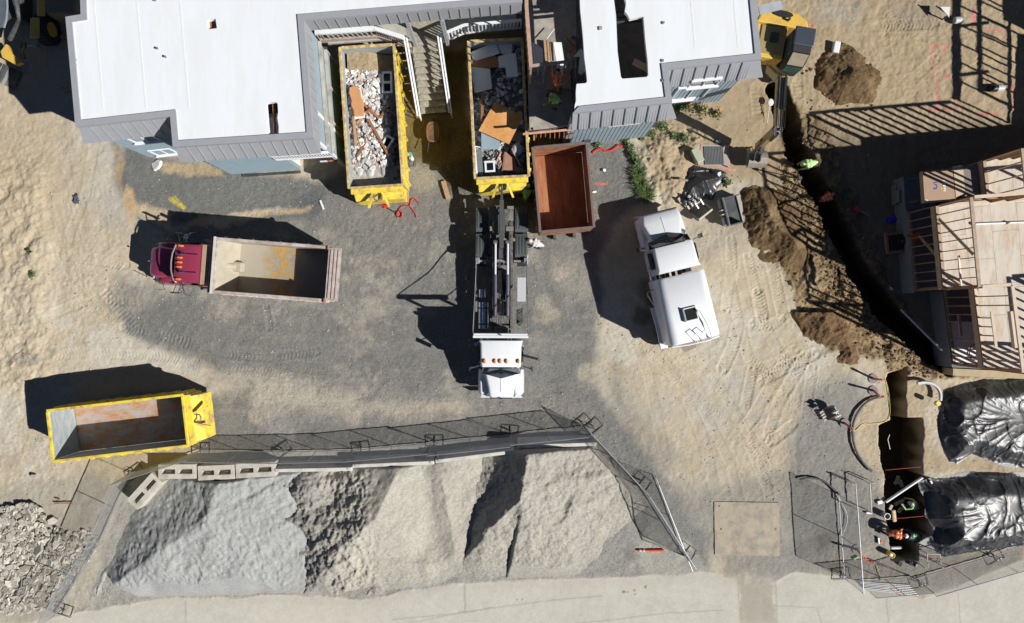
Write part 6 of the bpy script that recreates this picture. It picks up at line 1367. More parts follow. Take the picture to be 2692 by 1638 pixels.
xa = np.arange(cen1.x - 1.3, cen1.x + 1.3, .06); ya = np.arange(cen1.y - 3.3, cen1.y + 3.3, .06); X, Y = np.meshgrid(xa, ya); X = X.astype(np.float32); Y = Y.astype(np.float32)
D1poly = [(p.x, p.y) for p in PL('x', [(85, 95), (555, 85), (640, 1300), (160, 1318)], 1.9)]
s1 = sdf(X, Y, D1poly); t_ = (Y - (cen1.y - 3.2)) / 6.4; v_ = (X - cen1.x + .12 * (Y - cen1.y)) / 1.1
HH = 1.45 - .5 * np.clip(v_ - .1, 0, 2) ** 1.2 + .1 * fbm(X, Y, 2.5, 4, 5) + .22 * sm(t_, .8, .9)
CL = np.zeros(X.shape + (3,), np.float32) + np.array((.42, .38, .33), np.float32); kk = sm(t_ + .05 * fbm(X, Y, 2, 3, 9), .78, .84)[..., None]; CL = CL * (1 - kk) + np.array((.34, .26, .165), np.float32) * kk
tag(grid_mesh('dumpster_fill', xa, ya, HH, CL * (1 + .2 * fbm(X, Y, 5, 3, 2)[..., None]), np.full(X.shape, .9, np.float32), s1 > .06), 'brown soil and dusty fill at the back of the left debris dumpster', 'fill', kind='stuff')
chunk_field('plaster_rubble', 'white and grey broken plaster heaped in the left debris dumpster', [(110, 270), (470, 300), (500, 620), (520, 1080), (500, 1150), (200, 1180), (140, 640)], 'x', z1f, 900, [M_plaster, M_plaster, mat('grey_plaster', (.42, .42, .42), .85), mat('pinkish_plaster', (.55, .46, .42), .85), mat('dusty_plaster', (.5, .48, .45), .85)], (.04, .06, .08, .1, .14, .18), 'rubble', .35)
chunk_field('shade_toned_rubble', 'scraps toned dark for the shade along the right side of the left debris dumpster', [(470, 520), (590, 520), (610, 1260), (520, 1250), (500, 800)], 'x', lambda x, y: 1.15, 160, [mat('shade_toned_scrap', (.09, .09, .1), .8), mat('grey_scrap', (.2, .2, .21), .8)], (.06, .1, .15), 'rubble')  # dark tone stands for the shade down this side of the dumpster
def board(name, label, z_, a, b, za, zb, w_, th, mt, cat='board', group=None):
    m = MB(); m.beam(tuple(P(z_, *a, za)), tuple(P(z_, *b, zb)), w_, th); o = m.build(name, mt, bevel=.006); return tag(o, label, cat, group)
G1 = 'red-brown boards in the left debris dumpster'
for lab, a, b, za, zb, w_ in (('long red-brown board running diagonally to the lower right, left debris dumpster', (335, 725), (508, 1035), 1.8, 1.72, .12), ('red-brown board crossing under the others towards the lower left, left debris dumpster', (375, 825), (235, 1060), 1.7, 1.66, .1),
                              ('upright orange-brown board beside the orange backrest panel, left debris dumpster', (198, 640), (225, 970), 1.74, 1.7, .13), ('short red-brown board at upper right of the pile, left debris dumpster', (290, 590), (432, 718), 1.8, 1.7, .12),
                              ('short red-brown board crossing the pale rubble, left debris dumpster', (310, 672), (365, 622), 1.84, 1.84, .11), ('short board sticking out left under the orange panel, left debris dumpster', (145, 850), (275, 722), 1.62, 1.72, .12), ('thin orange strip beside the upright board, left debris dumpster', (238, 760), (245, 930), 1.72, 1.7, .05), ('dull red board near the dark right side, left debris dumpster', (490, 640), (440, 715), 1.6, 1.7, .1)):
    board('wooden_board', lab, 'x', a, b, za, zb, w_, .05, M_wooddark if 'orange' not in lab else M_wood, group=G1)
t = thing('upholstered_panel', 'orange-brown padded backrest panel with a rounded top on the white rubble', 'panel', (0, 0, 0))
m = MB(); pts = [(165, 440), (200, 428), (240, 432), (262, 470), (270, 530), (288, 560), (296, 695), (208, 702), (200, 640), (178, 600), (185, 560), (160, 490)]
m.prism([xy('x', *p, 1.9) for p in pts], 1.8, 1.9); m.build('padding', mat('orange_padding', (.55, .27, .12), .7, var=.06), t, bevel=.03)
m = MB(); m.prism([xy('x', *p, 1.8) for p in ((170, 470), (268, 440), (304, 712), (210, 725))], 1.74, 1.79); m.build('backing', M_plaster, t)
for nm, lab, c, sz, a in (('window_frame', 'white window frame lying at the right of the left debris dumpster', (508, 935), (.42, .62), -.55), ('window_frame', 'grey-white window frame at upper right of the left debris dumpster, two panes', (505, 400), (.5, 1.05), .02), ('window_frame', 'square white window frame at the bottom of the second debris dumpster', None, (.5, .55), .06)):
    p = P('x', *c, 1.6) if c else P('w', 300, 1222, 1.75); t = thing(nm, lab, 'window frame', (p.x, p.y, p.z), a)
    m = MB(); w_, h_ = sz
    m.bx(-w_ / 2, w_ / 2, -h_ / 2, -h_ / 2 + .09, 0, .08); m.bx(-w_ / 2, w_ / 2, h_ / 2 - .09, h_ / 2, 0, .08); m.bx(-w_ / 2, -w_ / 2 + .09, -h_ / 2 + .09, h_ / 2 - .09, 0, .08); m.bx(w_ / 2 - .09, w_ / 2, -h_ / 2 + .09, h_ / 2 - .09, 0, .08)
    if h_ > 1: m.bx(-w_ / 2 + .09, w_ / 2 - .09, -.05, .05, 0, .08)
    m.build('frame', M_white, t); m = MB(); m.bx(-w_ / 2 + .09, w_ / 2 - .09, -h_ / 2 + .09, h_ / 2 - .09, .01, .02); m.build('pane', M_glass, t)
mbg = mat('white_sacking', (.42, .42, .42), .5, var=.1, scale=5, bump=.6, bscale=8)
for i, (x, y, lab) in enumerate(((262, 1190, 'left'), (355, 1190, 'middle'), (482, 1185, 'right'))):
    m = MB(); m.ell((0, 0, 0), (.22 if i != 1 else .27, .42, .22), 16, 10, jit=.05); o = m.build('filled_sack', mbg, loc=tuple(P('x', x, y, 1.35)), smooth=True, sharp=False); tag(o, 'bulging pale grey sack, ' + lab + ' of the three at the bottom of the left debris dumpster', 'sack', 'pale sacks in the left debris dumpster')
# second dumpster
def z2f(x, y): return 1.5 - .12 * abs(x - cen2.x)
chunk_field('mixed_rubble', 'grey and white demolition scraps in the second debris dumpster', [(130, 110), (580, 95), (600, 700), (620, 1270), (180, 1290), (150, 700)], 'w', z2f, 700, [mat('grey_scrap', (.2, .2, .21), .8), mat('grey_plaster', (.42, .42, .42), .85), mat('grey_plaster', (.42, .42, .42), .85), M_plaster], (.04, .06, .09, .13, .18), 'rubble', .4)
xa = np.arange(cen2.x - 1.3, cen2.x + 1.3, .08); ya = np.arange(cen2.y - 3.3, cen2.y + 3.3, .08); X, Y = np.meshgrid(xa, ya); X = X.astype(np.float32); Y = Y.astype(np.float32)
s2 = sdf(X, Y, [(p.x, p.y) for p in PL('w', [(110, 105), (595, 90), (640, 1285), (175, 1305)], 1.9)])
tag(grid_mesh('dumpster_fill', xa, ya, 1.3 + .1 * fbm(X, Y, 2.5, 4, 8), np.zeros(X.shape + (3,), np.float32) + np.array((.24, .235, .23), np.float32), np.full(X.shape, 1, np.float32), s2 > .05), 'dark gritty fill under the boards of the second debris dumpster', 'fill', kind='stuff')
M_bpan = mat('white_panel_board', (.82, .84, .86), .6, var=.04)
def panel(name, lab, z_, pts, zs, th, mt, cat='panel', group=None):
    top = [P(z_, p[0], p[1], z) for p, z in zip(pts, zs)]; n = len(top)
    m = MB(); m.add([tuple(q) for q in top] + [(q.x, q.y, q.z - th) for q in top], [tuple(range(n)), tuple(range(n, 2 * n))[::-1]] + [(i, n + i, n + (i + 1) % n, (i + 1) % n) for i in range(n)]); return tag(m.build(name, mt), lab, cat, group)
G2 = 'panels in the second debris dumpster'
panel('wallboard', 'jagged white wallboard at the top left of the second debris dumpster', 'w', [(122, 200), (345, 100), (388, 205), (280, 240), (185, 268), (145, 260)], (1.75, 1.85, 1.8, 1.75, 1.75, 1.75), .03, M_bpan, 'wallboard', G2)
panel('wallboard', 'small grey wallboard at the top right of the second debris dumpster', 'w', [(360, 125), (420, 110), (500, 120), (495, 208), (405, 208)], (1.8, 1.8, 1.8, 1.75, 1.78), .03, M_bpan, 'wallboard', G2)
panel('brown_board', 'flat brown board between the white panels of the second debris dumpster', 'w', [(132, 262), (185, 270), (285, 240), (370, 235), (375, 325), (135, 352)], (1.7,) * 6, .02, mat('brown_hardboard', (.36, .17, .08), .7), 'board', G2)
panel('white_carton', 'opened white carton with small print, right of the brown board', 'w', [(375, 235), (408, 225), (435, 212), (532, 205), (552, 410), (450, 418), (438, 325), (380, 332)], (1.85,) * 8, .12, M_bpan, 'carton', G2)
panel('white_door_panel', 'pale double white panel below the brown board, lit at its lower corner', 'w', [(115, 325), (300, 345), (318, 520), (165, 560), (140, 440)], (1.72, 1.72, 1.74, 1.7, 1.7), .04, M_bpan, 'panel', G2)
for k in range(4):
    m = MB(); 
    for q in range(2): m.add([tuple(P('w', 490 + q * 25, 245 + k * 42, 1.856)), tuple(P('w', 494 + q * 25, 240 + k * 42, 1.856)), tuple(P('w', 508 + q * 20, 262 + k * 40, 1.856)), tuple(P('w', 503 + q * 20, 266 + k * 40, 1.856))], [(0, 1, 2, 3)])
panel('orange_board', 'large orange plywood board tilted on top of the second debris dumpster', 'w', [(345, 638), (598, 762), (470, 1020), (198, 898)], (2.05, 2.0, 1.95, 1.9), .05, M_orangewood, 'board', G2)
panel('slate_panel', 'blue-grey ribbed panel under the large orange board', 'w', [(222, 900), (390, 990), (385, 1062), (225, 1068)], (1.72,) * 4, .03, M_blue, 'panel', G2)
panel('brown_cabinet_side', 'reddish brown panel at the bottom right of the second debris dumpster', 'w', [(440, 1085), (520, 1160), (545, 1222), (600, 1225), (600, 1268), (420, 1250)], (1.7,) * 6, .03, mat('reddish_panel', (.36, .19, .13), .7), 'panel', G2)
panel('grey_strip_panel', 'narrow dark grey panel standing at the lower left of the second debris dumpster', 'w', [(178, 1065), (225, 1062), (240, 1298), (190, 1300)], (1.75,) * 4, .03, mat('slate_grey', (.14, .16, .17), .7), 'panel', G2)
panel('curved_grey_sheet', 'curved pale grey sheet at the right of the second debris dumpster below the orange board', 'w', [(530, 905), (585, 905), (588, 990), (500, 990), (505, 930)], (1.6,) * 5, .03, mat('sheet_grey', (.3, .32, .33), .6), 'sheet', G2)
m = MB(); m.ell((0, 0, 0), (.28, .3, .16), 14, 8, jit=.12); tag(m.build('plastic_bag', mat('bag_white', (.55, .58, .62), .5, bump=.6, bscale=8), loc=tuple(P('w', 545, 1065, 1.75)), smooth=True, sharp=False), 'rounded white plastic bag below the orange board', 'bag')
for lab, a, b, w_ in (('red-brown board standing beside the left end of the orange board', (235, 555), (228, 800), .13), ('salmon strip of wood above the square window frame', (400, 1090), (350, 1200), .07), ('salmon board at the lower right of the second dumpster', (500, 1060), (572, 1215), .08), ('thin red-brown stick beside the reddish panel', (432, 1090), (412, 1260), .06)):
    board('wooden_board', lab, 'w', a, b, 1.82, 1.8, w_, .04, M_wooddark if 'red-brown' in lab else mat('salmon_board', (.60, .34, .22), .7), group='boards in the second debris dumpster')
m = MB(); m.tube([P('w', 165, 1040, 1.9), P('w', 205, 1045, 1.9), P('w', 215, 1050, 1.9)], .03, 5); m.beam(tuple(P('w', 165, 1045, 1.9)), tuple(P('w', 185, 1300, 1.85)), .07, .05); tag(m.build('white_trim_strip', M_white), 'long white trim strip along the left wall of the second dumpster', 'trim strip')
random.seed(5)
# loose wood on the opened deck
G3 = 'loose boards on the opened deck'
for i, (a, b, w_, mt, lab) in enumerate((((870, 400), (890, 640), .12, M_wood, 'leftmost upright plank'), ((905, 405), (920, 640), .13, M_wood, 'second upright plank'), ((935, 410), (945, 600), .14, M_ply, 'pale upright plank'), ((1135, 365), (1240, 405), .16, M_dark, 'dark plank by the roof edge'), ((1080, 380), (1160, 460), .1, M_wooddark, 'brown plank in the shade'), ((1105, 540), (1175, 440), .1, M_wooddark, 'short brown plank crossing another'), ((885, 390), (965, 285), .03, M_plaster, 'thin white stick'), ((1150, 590), (1165, 740), .07, M_dark, 'thin dark post'))):
    board('loose_board', lab + ' among the torn lumber on the opened deck', 'c', a, b, 3.15 + i * .03, 3.1 + i * .03, w_, .04, mt, group=G3)
panel('wallboard_sheet', 'white wallboard sheet leaning in the left of the opened deck', 'c', [(742, 418), (800, 440), (850, 480), (855, 640), (755, 620)], (3.3,) * 5, .03, M_bpan, 'wallboard'); panel('wallboard_sheet', 'grey wallboard sheet standing in the middle of the opened deck', 'c', [(955, 415), (1035, 418), (1060, 585), (1050, 700), (1000, 720), (985, 600)], (3.35,) * 6, .03, M_bpan, 'wallboard')
panel('plywood_offcut', 'brown plywood offcut near the cut roof edge', 'c', [(1130, 470), (1190, 490), (1105, 585), (1080, 560)], (3.2,) * 4, .02, M_tan, 'offcut'); panel('wallboard_sheet', 'pale diamond-shaped wallboard piece beside the cut roof edge', 'c', [(1225, 475), (1262, 510), (1275, 690), (1235, 740), (1200, 720), (1215, 560), (1150, 560)], (3.15,) * 7, .03, M_bpan, 'wallboard')
panel('work_platform', 'brown square work platform under the orange-vested worker', 'c', [(888, 735), (1125, 728), (1130, 870), (890, 880)], (3.05,) * 4, .1, M_tan, 'platform')
# ================================================================ EXCAVATOR
c = Vector((12.95, 13.1, 0)); EX = thing('excavator', 'yellow excavator with black cab roof digging beside the white-roofed building', 'excavator', (c.x, c.y, 0), R(170))
M_ey = M_excyel
for s in (-1, 1):
    m = MB(); m.loft([[(s * 1.0 - .3, y, z) for y, z in ((-1.3, .2), (-1.5, .5), (-1.3, .85), (1.3, .85), (1.5, .5), (1.3, .2))], [(s * 1.0 + .3, y, z) for y, z in ((-1.3, .2), (-1.5, .5), (-1.3, .85), (1.3, .85), (1.5, .5), (1.3, .2))]])
    for q in range(17): y = -1.4 + q * .176; m.bx(s * 1.0 - .32, s * 1.0 + .32, y - .03, y + .03, .84, .9)
    m.build('track', mat('dusty_track', (.36, .30, .22), .8, var=.3, scale=6), EX)
m = MB(); m.bx(-.9, .9, -.9, .9, .45, .95); m.build('undercarriage', M_dark, EX)
# superstructure: rounded counterweight at the back (-y)
m = MB(); pts = [(-1.3, 1.35), (1.3, 1.35), (1.3, -.7), (1.15, -1.15), (.65, -1.42), (0, -1.5), (-.65, -1.42), (-1.15, -1.15), (-1.3, -.7)]
m.prism(pts[2:] + [pts[2]][0:0], 1.0, 2.05); cw = m.build('counterweight', M_ey, EX, bevel=.08)
m = MB(); m.bx(-.3, .15, -.7, .9, 1.0, 1.95); m.bx(.15, 1.3, -.7, .9, 1.0, 1.93); m.build('engine_cover', M_ey, EX, bevel=.05)
m = MB(); m.loft([[(.5 * math.cos(a) + .1, -1.25 + .16 * math.sin(a), z) for a in [k * .628 for k in range(10)]] for z in (2.04, 2.12)]); m.build('rear_grille', M_black, EX)
m = MB(); m.bx(-.25, .95, -.65, .7, 1.955, 1.99); m.build('walkway_plate', mat('dull_yellow_plate', (.32, .24, .1), .7, var=.1), EX); m = MB(); m.bx(.1, .5, -.35, .15, 1.99, 2.02); m.build('grille', M_dark, EX)
m = MB(); m.cyl((-.2, -1.0, 2.0), (-.2, -1.0, 2.25), .06, 10); m.build('exhaust', M_black, EX)
# cab on the machine's left: +x side in photo is screen left after the turn; cab sits at local -x
m = MB(); cx0, cx1 = .38, 1.3
CAB = Matrix.Translation((-1.68, 0, 0))
m.loft([rr(-.35, .46, 1.0, 2.75, .1), rr(.75, .46, 1.0, 2.8, .1), rr(1.15, .46, 1.0, 2.2, .1), rr(1.2, .44, 1.0, 1.7, .08)], T=Matrix.Translation((-.84, 0, 0))); cab = m.build('cab', M_black, EX, smooth=True)
m = MB(); m.bx(-1.34, -.36, -.45, .45, 2.78, 2.9); m.build('cab_roof', mat('black_roof_panel', (.05, .06, .08), .4, var=.1), EX, bevel=.06)
m = MB(); m.bx(-1.26, -.44, .46, .76, 2.79, 2.83); m.build('roof_window', mat('smoked_glass', (.06, .055, .06), .15), EX)
m = MB(); m.add([(-1.22, .8, 2.79), (-.46, .8, 2.79), (-.46, 1.17, 2.22), (-1.22, 1.17, 2.22)], [(0, 1, 2, 3)]); m.build('front_window', mat('dusty_glass', (.36, .31, .22), .3, var=.15), EX)
m = MB(); m.add([(-1.22, 1.2, 2.15), (-.46, 1.2, 2.15), (-.46, 1.27, 1.6), (-1.22, 1.27, 1.6)], [(0, 1, 2, 3)]); m.build('lower_window', mat('green_tinted_glass', (.06, .12, .1), .15), EX)
m = MB(); m.bx(-.375, -.355, -.25, .85, 1.7, 2.7); m.build('side_window', mat('side_glass', (.07, .09, .08), .1, var=.6, scale=8), EX)
# boom, stick, bucket in world-ish local coords
def ex(z_, x, y, h): v = EX.matrix_basis.inverted() @ P(z_, x, y, h); return (v.x, v.y, v.z)
EX.matrix_basis  # location set above
M_boom = mat('boom_yellow_brown', (.42, .28, .11), .5, var=.2)
b0, b1, b2 = ex('p', 195, 560, 1.7), ex('p', 285, 650, 3.1), ex('p', 262, 1060, 3.6)
m = MB(); m.beam(b0, b1, .34, .42); m.build('boom', M_boom, EX, bevel=.03)
m = MB(); m.beam(b1, b2, .32, .36); m.build('boom_upper', M_boom, EX, bevel=.03)
b3 = ex('p', 95, 1215, .95)
m = MB(); m.beam(b2, b3, .26, .42); m.build('stick', M_boom, EX, bevel=.03)
for dx in (-.13, .13):
    m = MB(); p0, p1 = Vector(b1) + Vector((dx, 0, .26)), Vector(b2) + Vector((dx, 0.4, .25)); m.cyl(p0, p0.lerp(p1, .55), .075, 12); m.build('cylinder_barrel', M_dark, EX, smooth=True)
    m = MB(); m.cyl(p0.lerp(p1, .55), p1, .045, 10); m.build('cylinder_rod', M_chrome, EX, smooth=True)
for k in range(5):
    m = MB(); o_ = Vector((-.2 + k * .1, 0, .3 + .04 * (k % 2))); m.tube([Vector(b0) + o_, Vector(b1) + o_ + Vector((0, 0, .05)), Vector(b1).lerp(Vector(b2), .5) + o_, Vector(b2) + o_], .02, 6); m.build('hose', M_black, EX)
m = MB(); q = Vector(b2).lerp(Vector(b3), .55); m.cyl(Vector(b2) + Vector((0, .25, .1)), q + Vector((-.1, .1, .4)), .09, 12); m.build('bucket_cylinder', M_dark, EX)
m = MB(); m.cyl(Vector(b2) + Vector((-.22, 0, 0)), Vector(b2) + Vector((.22, 0, 0)), .1, 12); m.build('pivot_pin', M_dark, EX)
m = MB(); m.beam(q, Vector(b3) + Vector((-.1, .3, .3)), .2, .12); m.tube([q + Vector((.2, 0, 0)), q + Vector((.3, .3, .2)), Vector(b3) + Vector((.2, .3, .1))], .05, 6); m.build('bucket_linkage', M_dark, EX)
def bucket(parent, T, w_=.8, mt=None, teeth=4, r=.42):
    """open scoop: local x = width, curved shell"""
    mt = mt or mat('worn_bucket_steel', (.36, .34, .31), .55, metal=.3, var=.2, stain=(.25, .2, .15), samt=.4)
    m = MB(); prof = [(math.cos(a) * r, math.sin(a) * r) for a in [R(200 + k * 20) for k in range(10)]]; prof2 = [(y * .9, z * .9) for y, z in prof]
    n = len(prof)
    vs = [(-w_ / 2, y, z) for y, z in prof] + [(w_ / 2, y, z) for y, z in prof] + [(-w_ / 2, y, z) for y, z in prof2] + [(w_ / 2, y, z) for y, z in prof2]
    fs = []
    for k in range(n - 1): fs += [(k, k + 1, n + k + 1, n + k), (2 * n + k, 3 * n + k, 3 * n + k + 1, 2 * n + k + 1)]
    fs += [(0, n, 3 * n, 2 * n), (n - 1, 3 * n - 1, 4 * n - 1, 2 * n - 1), tuple(range(n)), tuple(range(n, 2 * n))[::-1], tuple(range(2 * n, 3 * n)), tuple(range(3 * n, 4 * n))]
    m.add(vs, fs, 0, T); sh = m.build('bucket_shell', mt, parent)
    e = prof[-1]
    for k in range(teeth):
        x = -w_ / 2 + .08 + k * (w_ - .16) / max(1, teeth - 1); t = MB(); t.beam(T @ Vector((x, e[0], e[1])), T @ Vector((x, e[0] + .03, e[1] + .2)), .09, .05); t.build('tooth', mt, sh)
    return sh
Tb = Matrix.Translation(ex('p', 85, 1310, .42)) @ Matrix.Rotation(R(10), 4, 'Z') @ Matrix.Rotation(R(150), 4, 'X')
bucket(EX, Tb, .95, teeth=4)
m = MB()
for dx in (-.15, .15): m.box(tuple(Vector(ex('p', 90, 1290, .85)) + Vector((dx, 0, .05))), (.05, .45, .35))
m.build('bucket_ear', M_dark, EX)
# hand tool leaning beside it
m = MB(); a_, b_ = P('p', 200, 850, .3), P('p', 178, 1010, .1); m.cyl(tuple(a_), tuple(b_), .018, 8); m.ell(tuple(P('p', 205, 840, .28)), (.16, .19, .05), 12, 6); tag(m.build('shovel', M_plaster), 'pale shovel standing in the dirt left of the excavator boom', 'shovel')
m = MB(); m.beam(tuple(P('p', 110, 85, 2.9)), tuple(P('p', 298, 40, 2.9)), .42, .06); tag(m.build('loose_metal_flashing', mat('flashing_grey', (.38, .40, .44), .5)), 'loose grey metal flashing jutting out above the excavator', 'flashing')
m = MB(); m.box(tuple(P('e', 538, 342, .15)), (.32, .58, .3), rz=-.2); tag(m.build('white_bucket_lid', M_white, bevel=.04), 'small white plastic container on the brown ground right of the excavator', 'container')
# ---- backhoe in the shade at the top left
c = P('q', 300, 200, 0); BH = thing('backhoe', 'yellow backhoe loader in the dark shade at the top left corner', 'backhoe', (c.x, c.y, 0), 0)
def bh(x, y, h): v = P('q', x, y, h); return (v.x - c.x, v.y - c.y, h)
w0 = bh(720, 450, .75); m = MB(); m.cyl((w0[0] - .25, w0[1], .75), (w0[0] + .22, w0[1], .75), .74, 28)
for q in range(24):
    t = q / 24 * 6.283; d = Vector((0, math.cos(t), math.sin(t))); cc = Vector((w0[0], w0[1], .75)); m.beam(cc + d * .74 + Vector((-.24, 0, 0)), cc + d * .74 + Vector((.21, .03, 0)), .07, .09, up=tuple(d))
wh = m.build('wheel', M_tyre, BH, smooth=True); m = MB(); m.cyl((w0[0] + .2, w0[1], .75), (w0[0] + .25, w0[1], .75), .36, 20); m.build('hub', M_excyel, wh)
m = MB(); m.loft([[bh(x, y, z) for x, y, z in ((460, yy, 1.4), (600, yy, 1.4), (600, yy, 1.55), (460, yy, 1.55))] for yy in (270, 580)]); m.build('fender', M_excyel, BH, bevel=.04)
m = MB(); m.loft([[bh(x, y, z) for x, y, z in ((560, yy, .9), (690, yy, .9), (690, yy, 1.5), (560, yy, 1.5))] for yy in (-200, 250)]); m.build('hood', M_excyel, BH, bevel=.06)
m = MB(); p = bh(200, 120, 1.0); m.box((p[0] + .1, p[1] + .1, .95), (1.1, 1.6, .9)); m.build('chassis', M_dark, BH, bevel=.05)
m = MB(); m.tube([bh(150, 600, 1.2), bh(300, 300, 1.9), bh(250, 60, 2.1), bh(180, -200, 2.2)], .11, 8); m.build('boom', M_dark, BH)
m = MB(); m.tube([bh(100, -100, 2.6), bh(110, 100, 2.6), bh(95, 300, 2.6), bh(60, 420, 2.5)], .05, 8); m.build('cab_post', M_galv, BH)
m = MB(); m.prism([bh(-60, -80, 2.6)[:2], bh(100, -80, 2.6)[:2], bh(105, 280, 2.6)[:2], bh(20, 400, 2.6)[:2], bh(-60, 420, 2.6)[:2]], 2.5, 2.62); m.build('cab_roof', mat('slate_blue_roof', (.10, .12, .15), .4), BH)
m = MB(); m.prism([bh(0, 780, 1.0)[:2], bh(90, 660, 1.0)[:2], bh(170, 800, 1.0)[:2], bh(330, 950, 1.0)[:2], bh(230, 980, 1.0)[:2], bh(30, 870, 1.0)[:2]], .75, 1.0); m.build('boom_cover', M_excyel, BH, bevel=.03)
m = MB(); m.box(bh(545, 670, .8), (.32, .28, .3), rz=-.3); m.tube([bh(400, 690, .8), bh(540, 690, .85), bh(630, 770, .5)], .04, 6); m.build('stabiliser', M_galv, BH)
for k in range(7): m = MB(); a = random.uniform(0, 60); m.tube([bh(330 + a, 640, 1.1), bh(280 + a * 2, 720, 1.2), bh(300 + a, 800, 1.0), bh(330 + a, 900, .8)], .02, 5); m.build('hose', M_wood if k % 3 == 0 else M_black, BH)
bk = thing('digging_bucket', 'dark toothed bucket lying in the shade below the backhoe', 'bucket', tuple(P('q', 130, 1160, .4)), R(65)); bucket(bk, Matrix.Rotation(R(30), 4, 'X'), .95, M_dark, 4, .45)
m = MB(); p = P('q', 980, 60, 1.2); m.box((p.x, p.y + .3, .75), (1.5, 1.9, 1.5)); tag(m.build('tan_storage_box', mat('khaki_box', (.24, .19, .12), .7, var=.08), bevel=.12), 'large khaki box in the shade between the backhoe and the white roof', 'storage box')
for x, y, lab in ((600 + 400, 560, 'upper'), (1000, 1345, 'lower')):
    m = MB(); m.box(tuple(P('q', x, y, .15)), (.5, .16, .12)); tag(m.build('wood_block', M_wood), 'short wood block in the shade against the west wall, ' + lab + ' one', 'wood block')

# ================================================================ ATTACHMENTS BY THE WATER TRUCK
p = P('i', 1066, 507, .35); t = thing('loader_bucket', 'wide empty grey loader bucket standing right of the black tarp', 'bucket', (p.x, p.y, 0), R(14))
mg = mat('graphite_steel', (.075, .085, .09), .45, metal=.2, var=.2, stain=(.13, .13, .12), samt=.3)
m = MB(); W, D, H = 1.0, .92, .75
m.add([(-D / 2, -W / 2 - .2, .05), (D / 2, -W / 2 - .2, .05), (D / 2, W / 2 + .2, .05), (-D / 2, W / 2 + .2, .05), (-D / 2 - .08, -W / 2 - .2, H), (-D / 2 - .08, W / 2 + .2, H), (-D / 2 + .0, -W / 2 - .2, H), (-D / 2, W / 2 + .2, H), (D / 2, -W / 2 - .2, .1), (D / 2, W / 2 + .2, .1)], [(0, 1, 2, 3), (0, 3, 5, 4), (4, 5, 7, 6), (6, 7, 3, 0)])
m.bx(-D / 2, D / 2 - .02, -W / 2 - .22, -W / 2 - .18, .06, .55); m.bx(-D / 2, D / 2 - .02, W / 2 + .18, W / 2 + .22, .06, .55); m.build('bucket_shell', mg, t)
m = MB(); m.beam((-D / 2 + .02, -W / 2 - .22, .6), (-D / 2 + .02, W / 2 + .22, .6), .06, .1); m.beam((D / 2, -W / 2 - .24, .12), (D / 2, W / 2 + .24, .12), .06, .03); m.build('lip', mat('bright_edge_steel', (.42, .42, .40), .5), t)
for s in (-1, 1): m = MB(); m.cyl((-D / 2 - .12, s * .25, .45), (-D / 2 - .12, s * .68, .45), .11, 12); m.build('back_tube', mat('bright_edge_steel', (.42, .42, .40), .5), t)
m = MB(); m.bx(-D / 2 - .25, -D / 2 - .06, -.14, -.08, .3, .7); m.bx(-D / 2 - .25, -D / 2 - .06, .08, .14, .3, .7); m.build('coupler_ear', mat('bright_edge_steel', (.42, .42, .40), .5), t)
p = P('i', 850, 500, .4); t = thing('digging_bucket', 'pale worn toothed bucket lying between the black tarp and the water truck', 'bucket', (p.x, p.y, .42), R(38)); bucket(t, Matrix.Rotation(R(-60), 4, 'X'), .85, mat('dusty_pale_steel', (.42, .38, .31), .6, var=.15), 4, .44)
m = MB()
for s in (-.16, .16): m.box((s, .3, .32), (.05, .35, .3), rx=.3)
m.cyl((-.2, .35, .38), (.2, .35, .38), .05, 10); m.build('bucket_ear', M_galv, t)
p = P('v', 790, 590, .35); t = thing('digging_bucket', 'small toothed grey bucket alone on the gravel left of the curved hose', 'bucket', (p.x, p.y, .36), R(118)); bucket(t, Matrix.Rotation(R(-70), 4, 'X'), .6, mat('dusty_pale_steel', (.42, .38, .31), .6), 4, .34)
m = MB()
for s in (-.12, .12): m.box((s, -.1, .38), (.04, .3, .2))
m.box((0, -.12, .36), (.4, .06, .06)); m.build('bucket_ear', M_plaster, t)
# utility box and vault lid
p = P('B', 1918, 298, .3); t = thing('utility_cabinet', 'pale green utility cabinet on the dirt beside the ribbed vault lid', 'cabinet', (p.x, p.y, 0), R(28))
m = MB(); m.bx(-.17, .17, -.36, .36, 0, .5); m.build('cabinet_body', mat('sage_green_paint', (.34, .38, .26), .5, var=.05), t, bevel=.03); m = MB(); m.bx(-.19, .19, -.38, .38, .5, .54); m.build('lid', mat('sage_green_lid', (.42, .46, .32), .5), t, bevel=.02); m = MB(); m.box((0, -.37, .35), (.05, .04, .1)); m.build('hasp', M_galv, t)
t = thing('vault_cover', 'square ribbed grey vault cover on a pinkish concrete pad', 'vault cover', (0, 0, 0))
m = MB(); m.prism([xy('B', *q) for q in ((1960, 170), (2265, 180), (2290, 430), (1930, 405))], -.05, .09); m.build('concrete_pad', mat('pinkish_pad', (.42, .34, .29), .85, var=.1, stain=(.5, .28, .25), samt=.2), t)
m = MB(); a_, b_, c_, d_ = [P('B', *q, .1) for q in ((1992, 190), (2212, 192), (2222, 395), (2005, 398))]; m.prism([q[:2] for q in (a_, b_, c_, d_)], .09, .12); lid = m.build('lid', mat('lid_grey', (.20, .21, .21), .7, var=.15), t)
for k in range(13): f = (k + .5) / 13; m = MB(); m.beam(tuple(a_.lerp(b_, f) + Vector((0, -.03, .025))), tuple(d_.lerp(c_, f) + Vector((0, .03, .025))), .035, .03); m.build('lid_rib', mat('rib_grey', (.13, .135, .14), .7), lid)
m = MB(); m.box(tuple(P('B', 2158, 142, .1)), (.26, .16, .14), rz=.1); tag(m.build('concrete_brick', M_concrete, bevel=.01), 'pale concrete brick on the ground above the vault cover', 'brick')
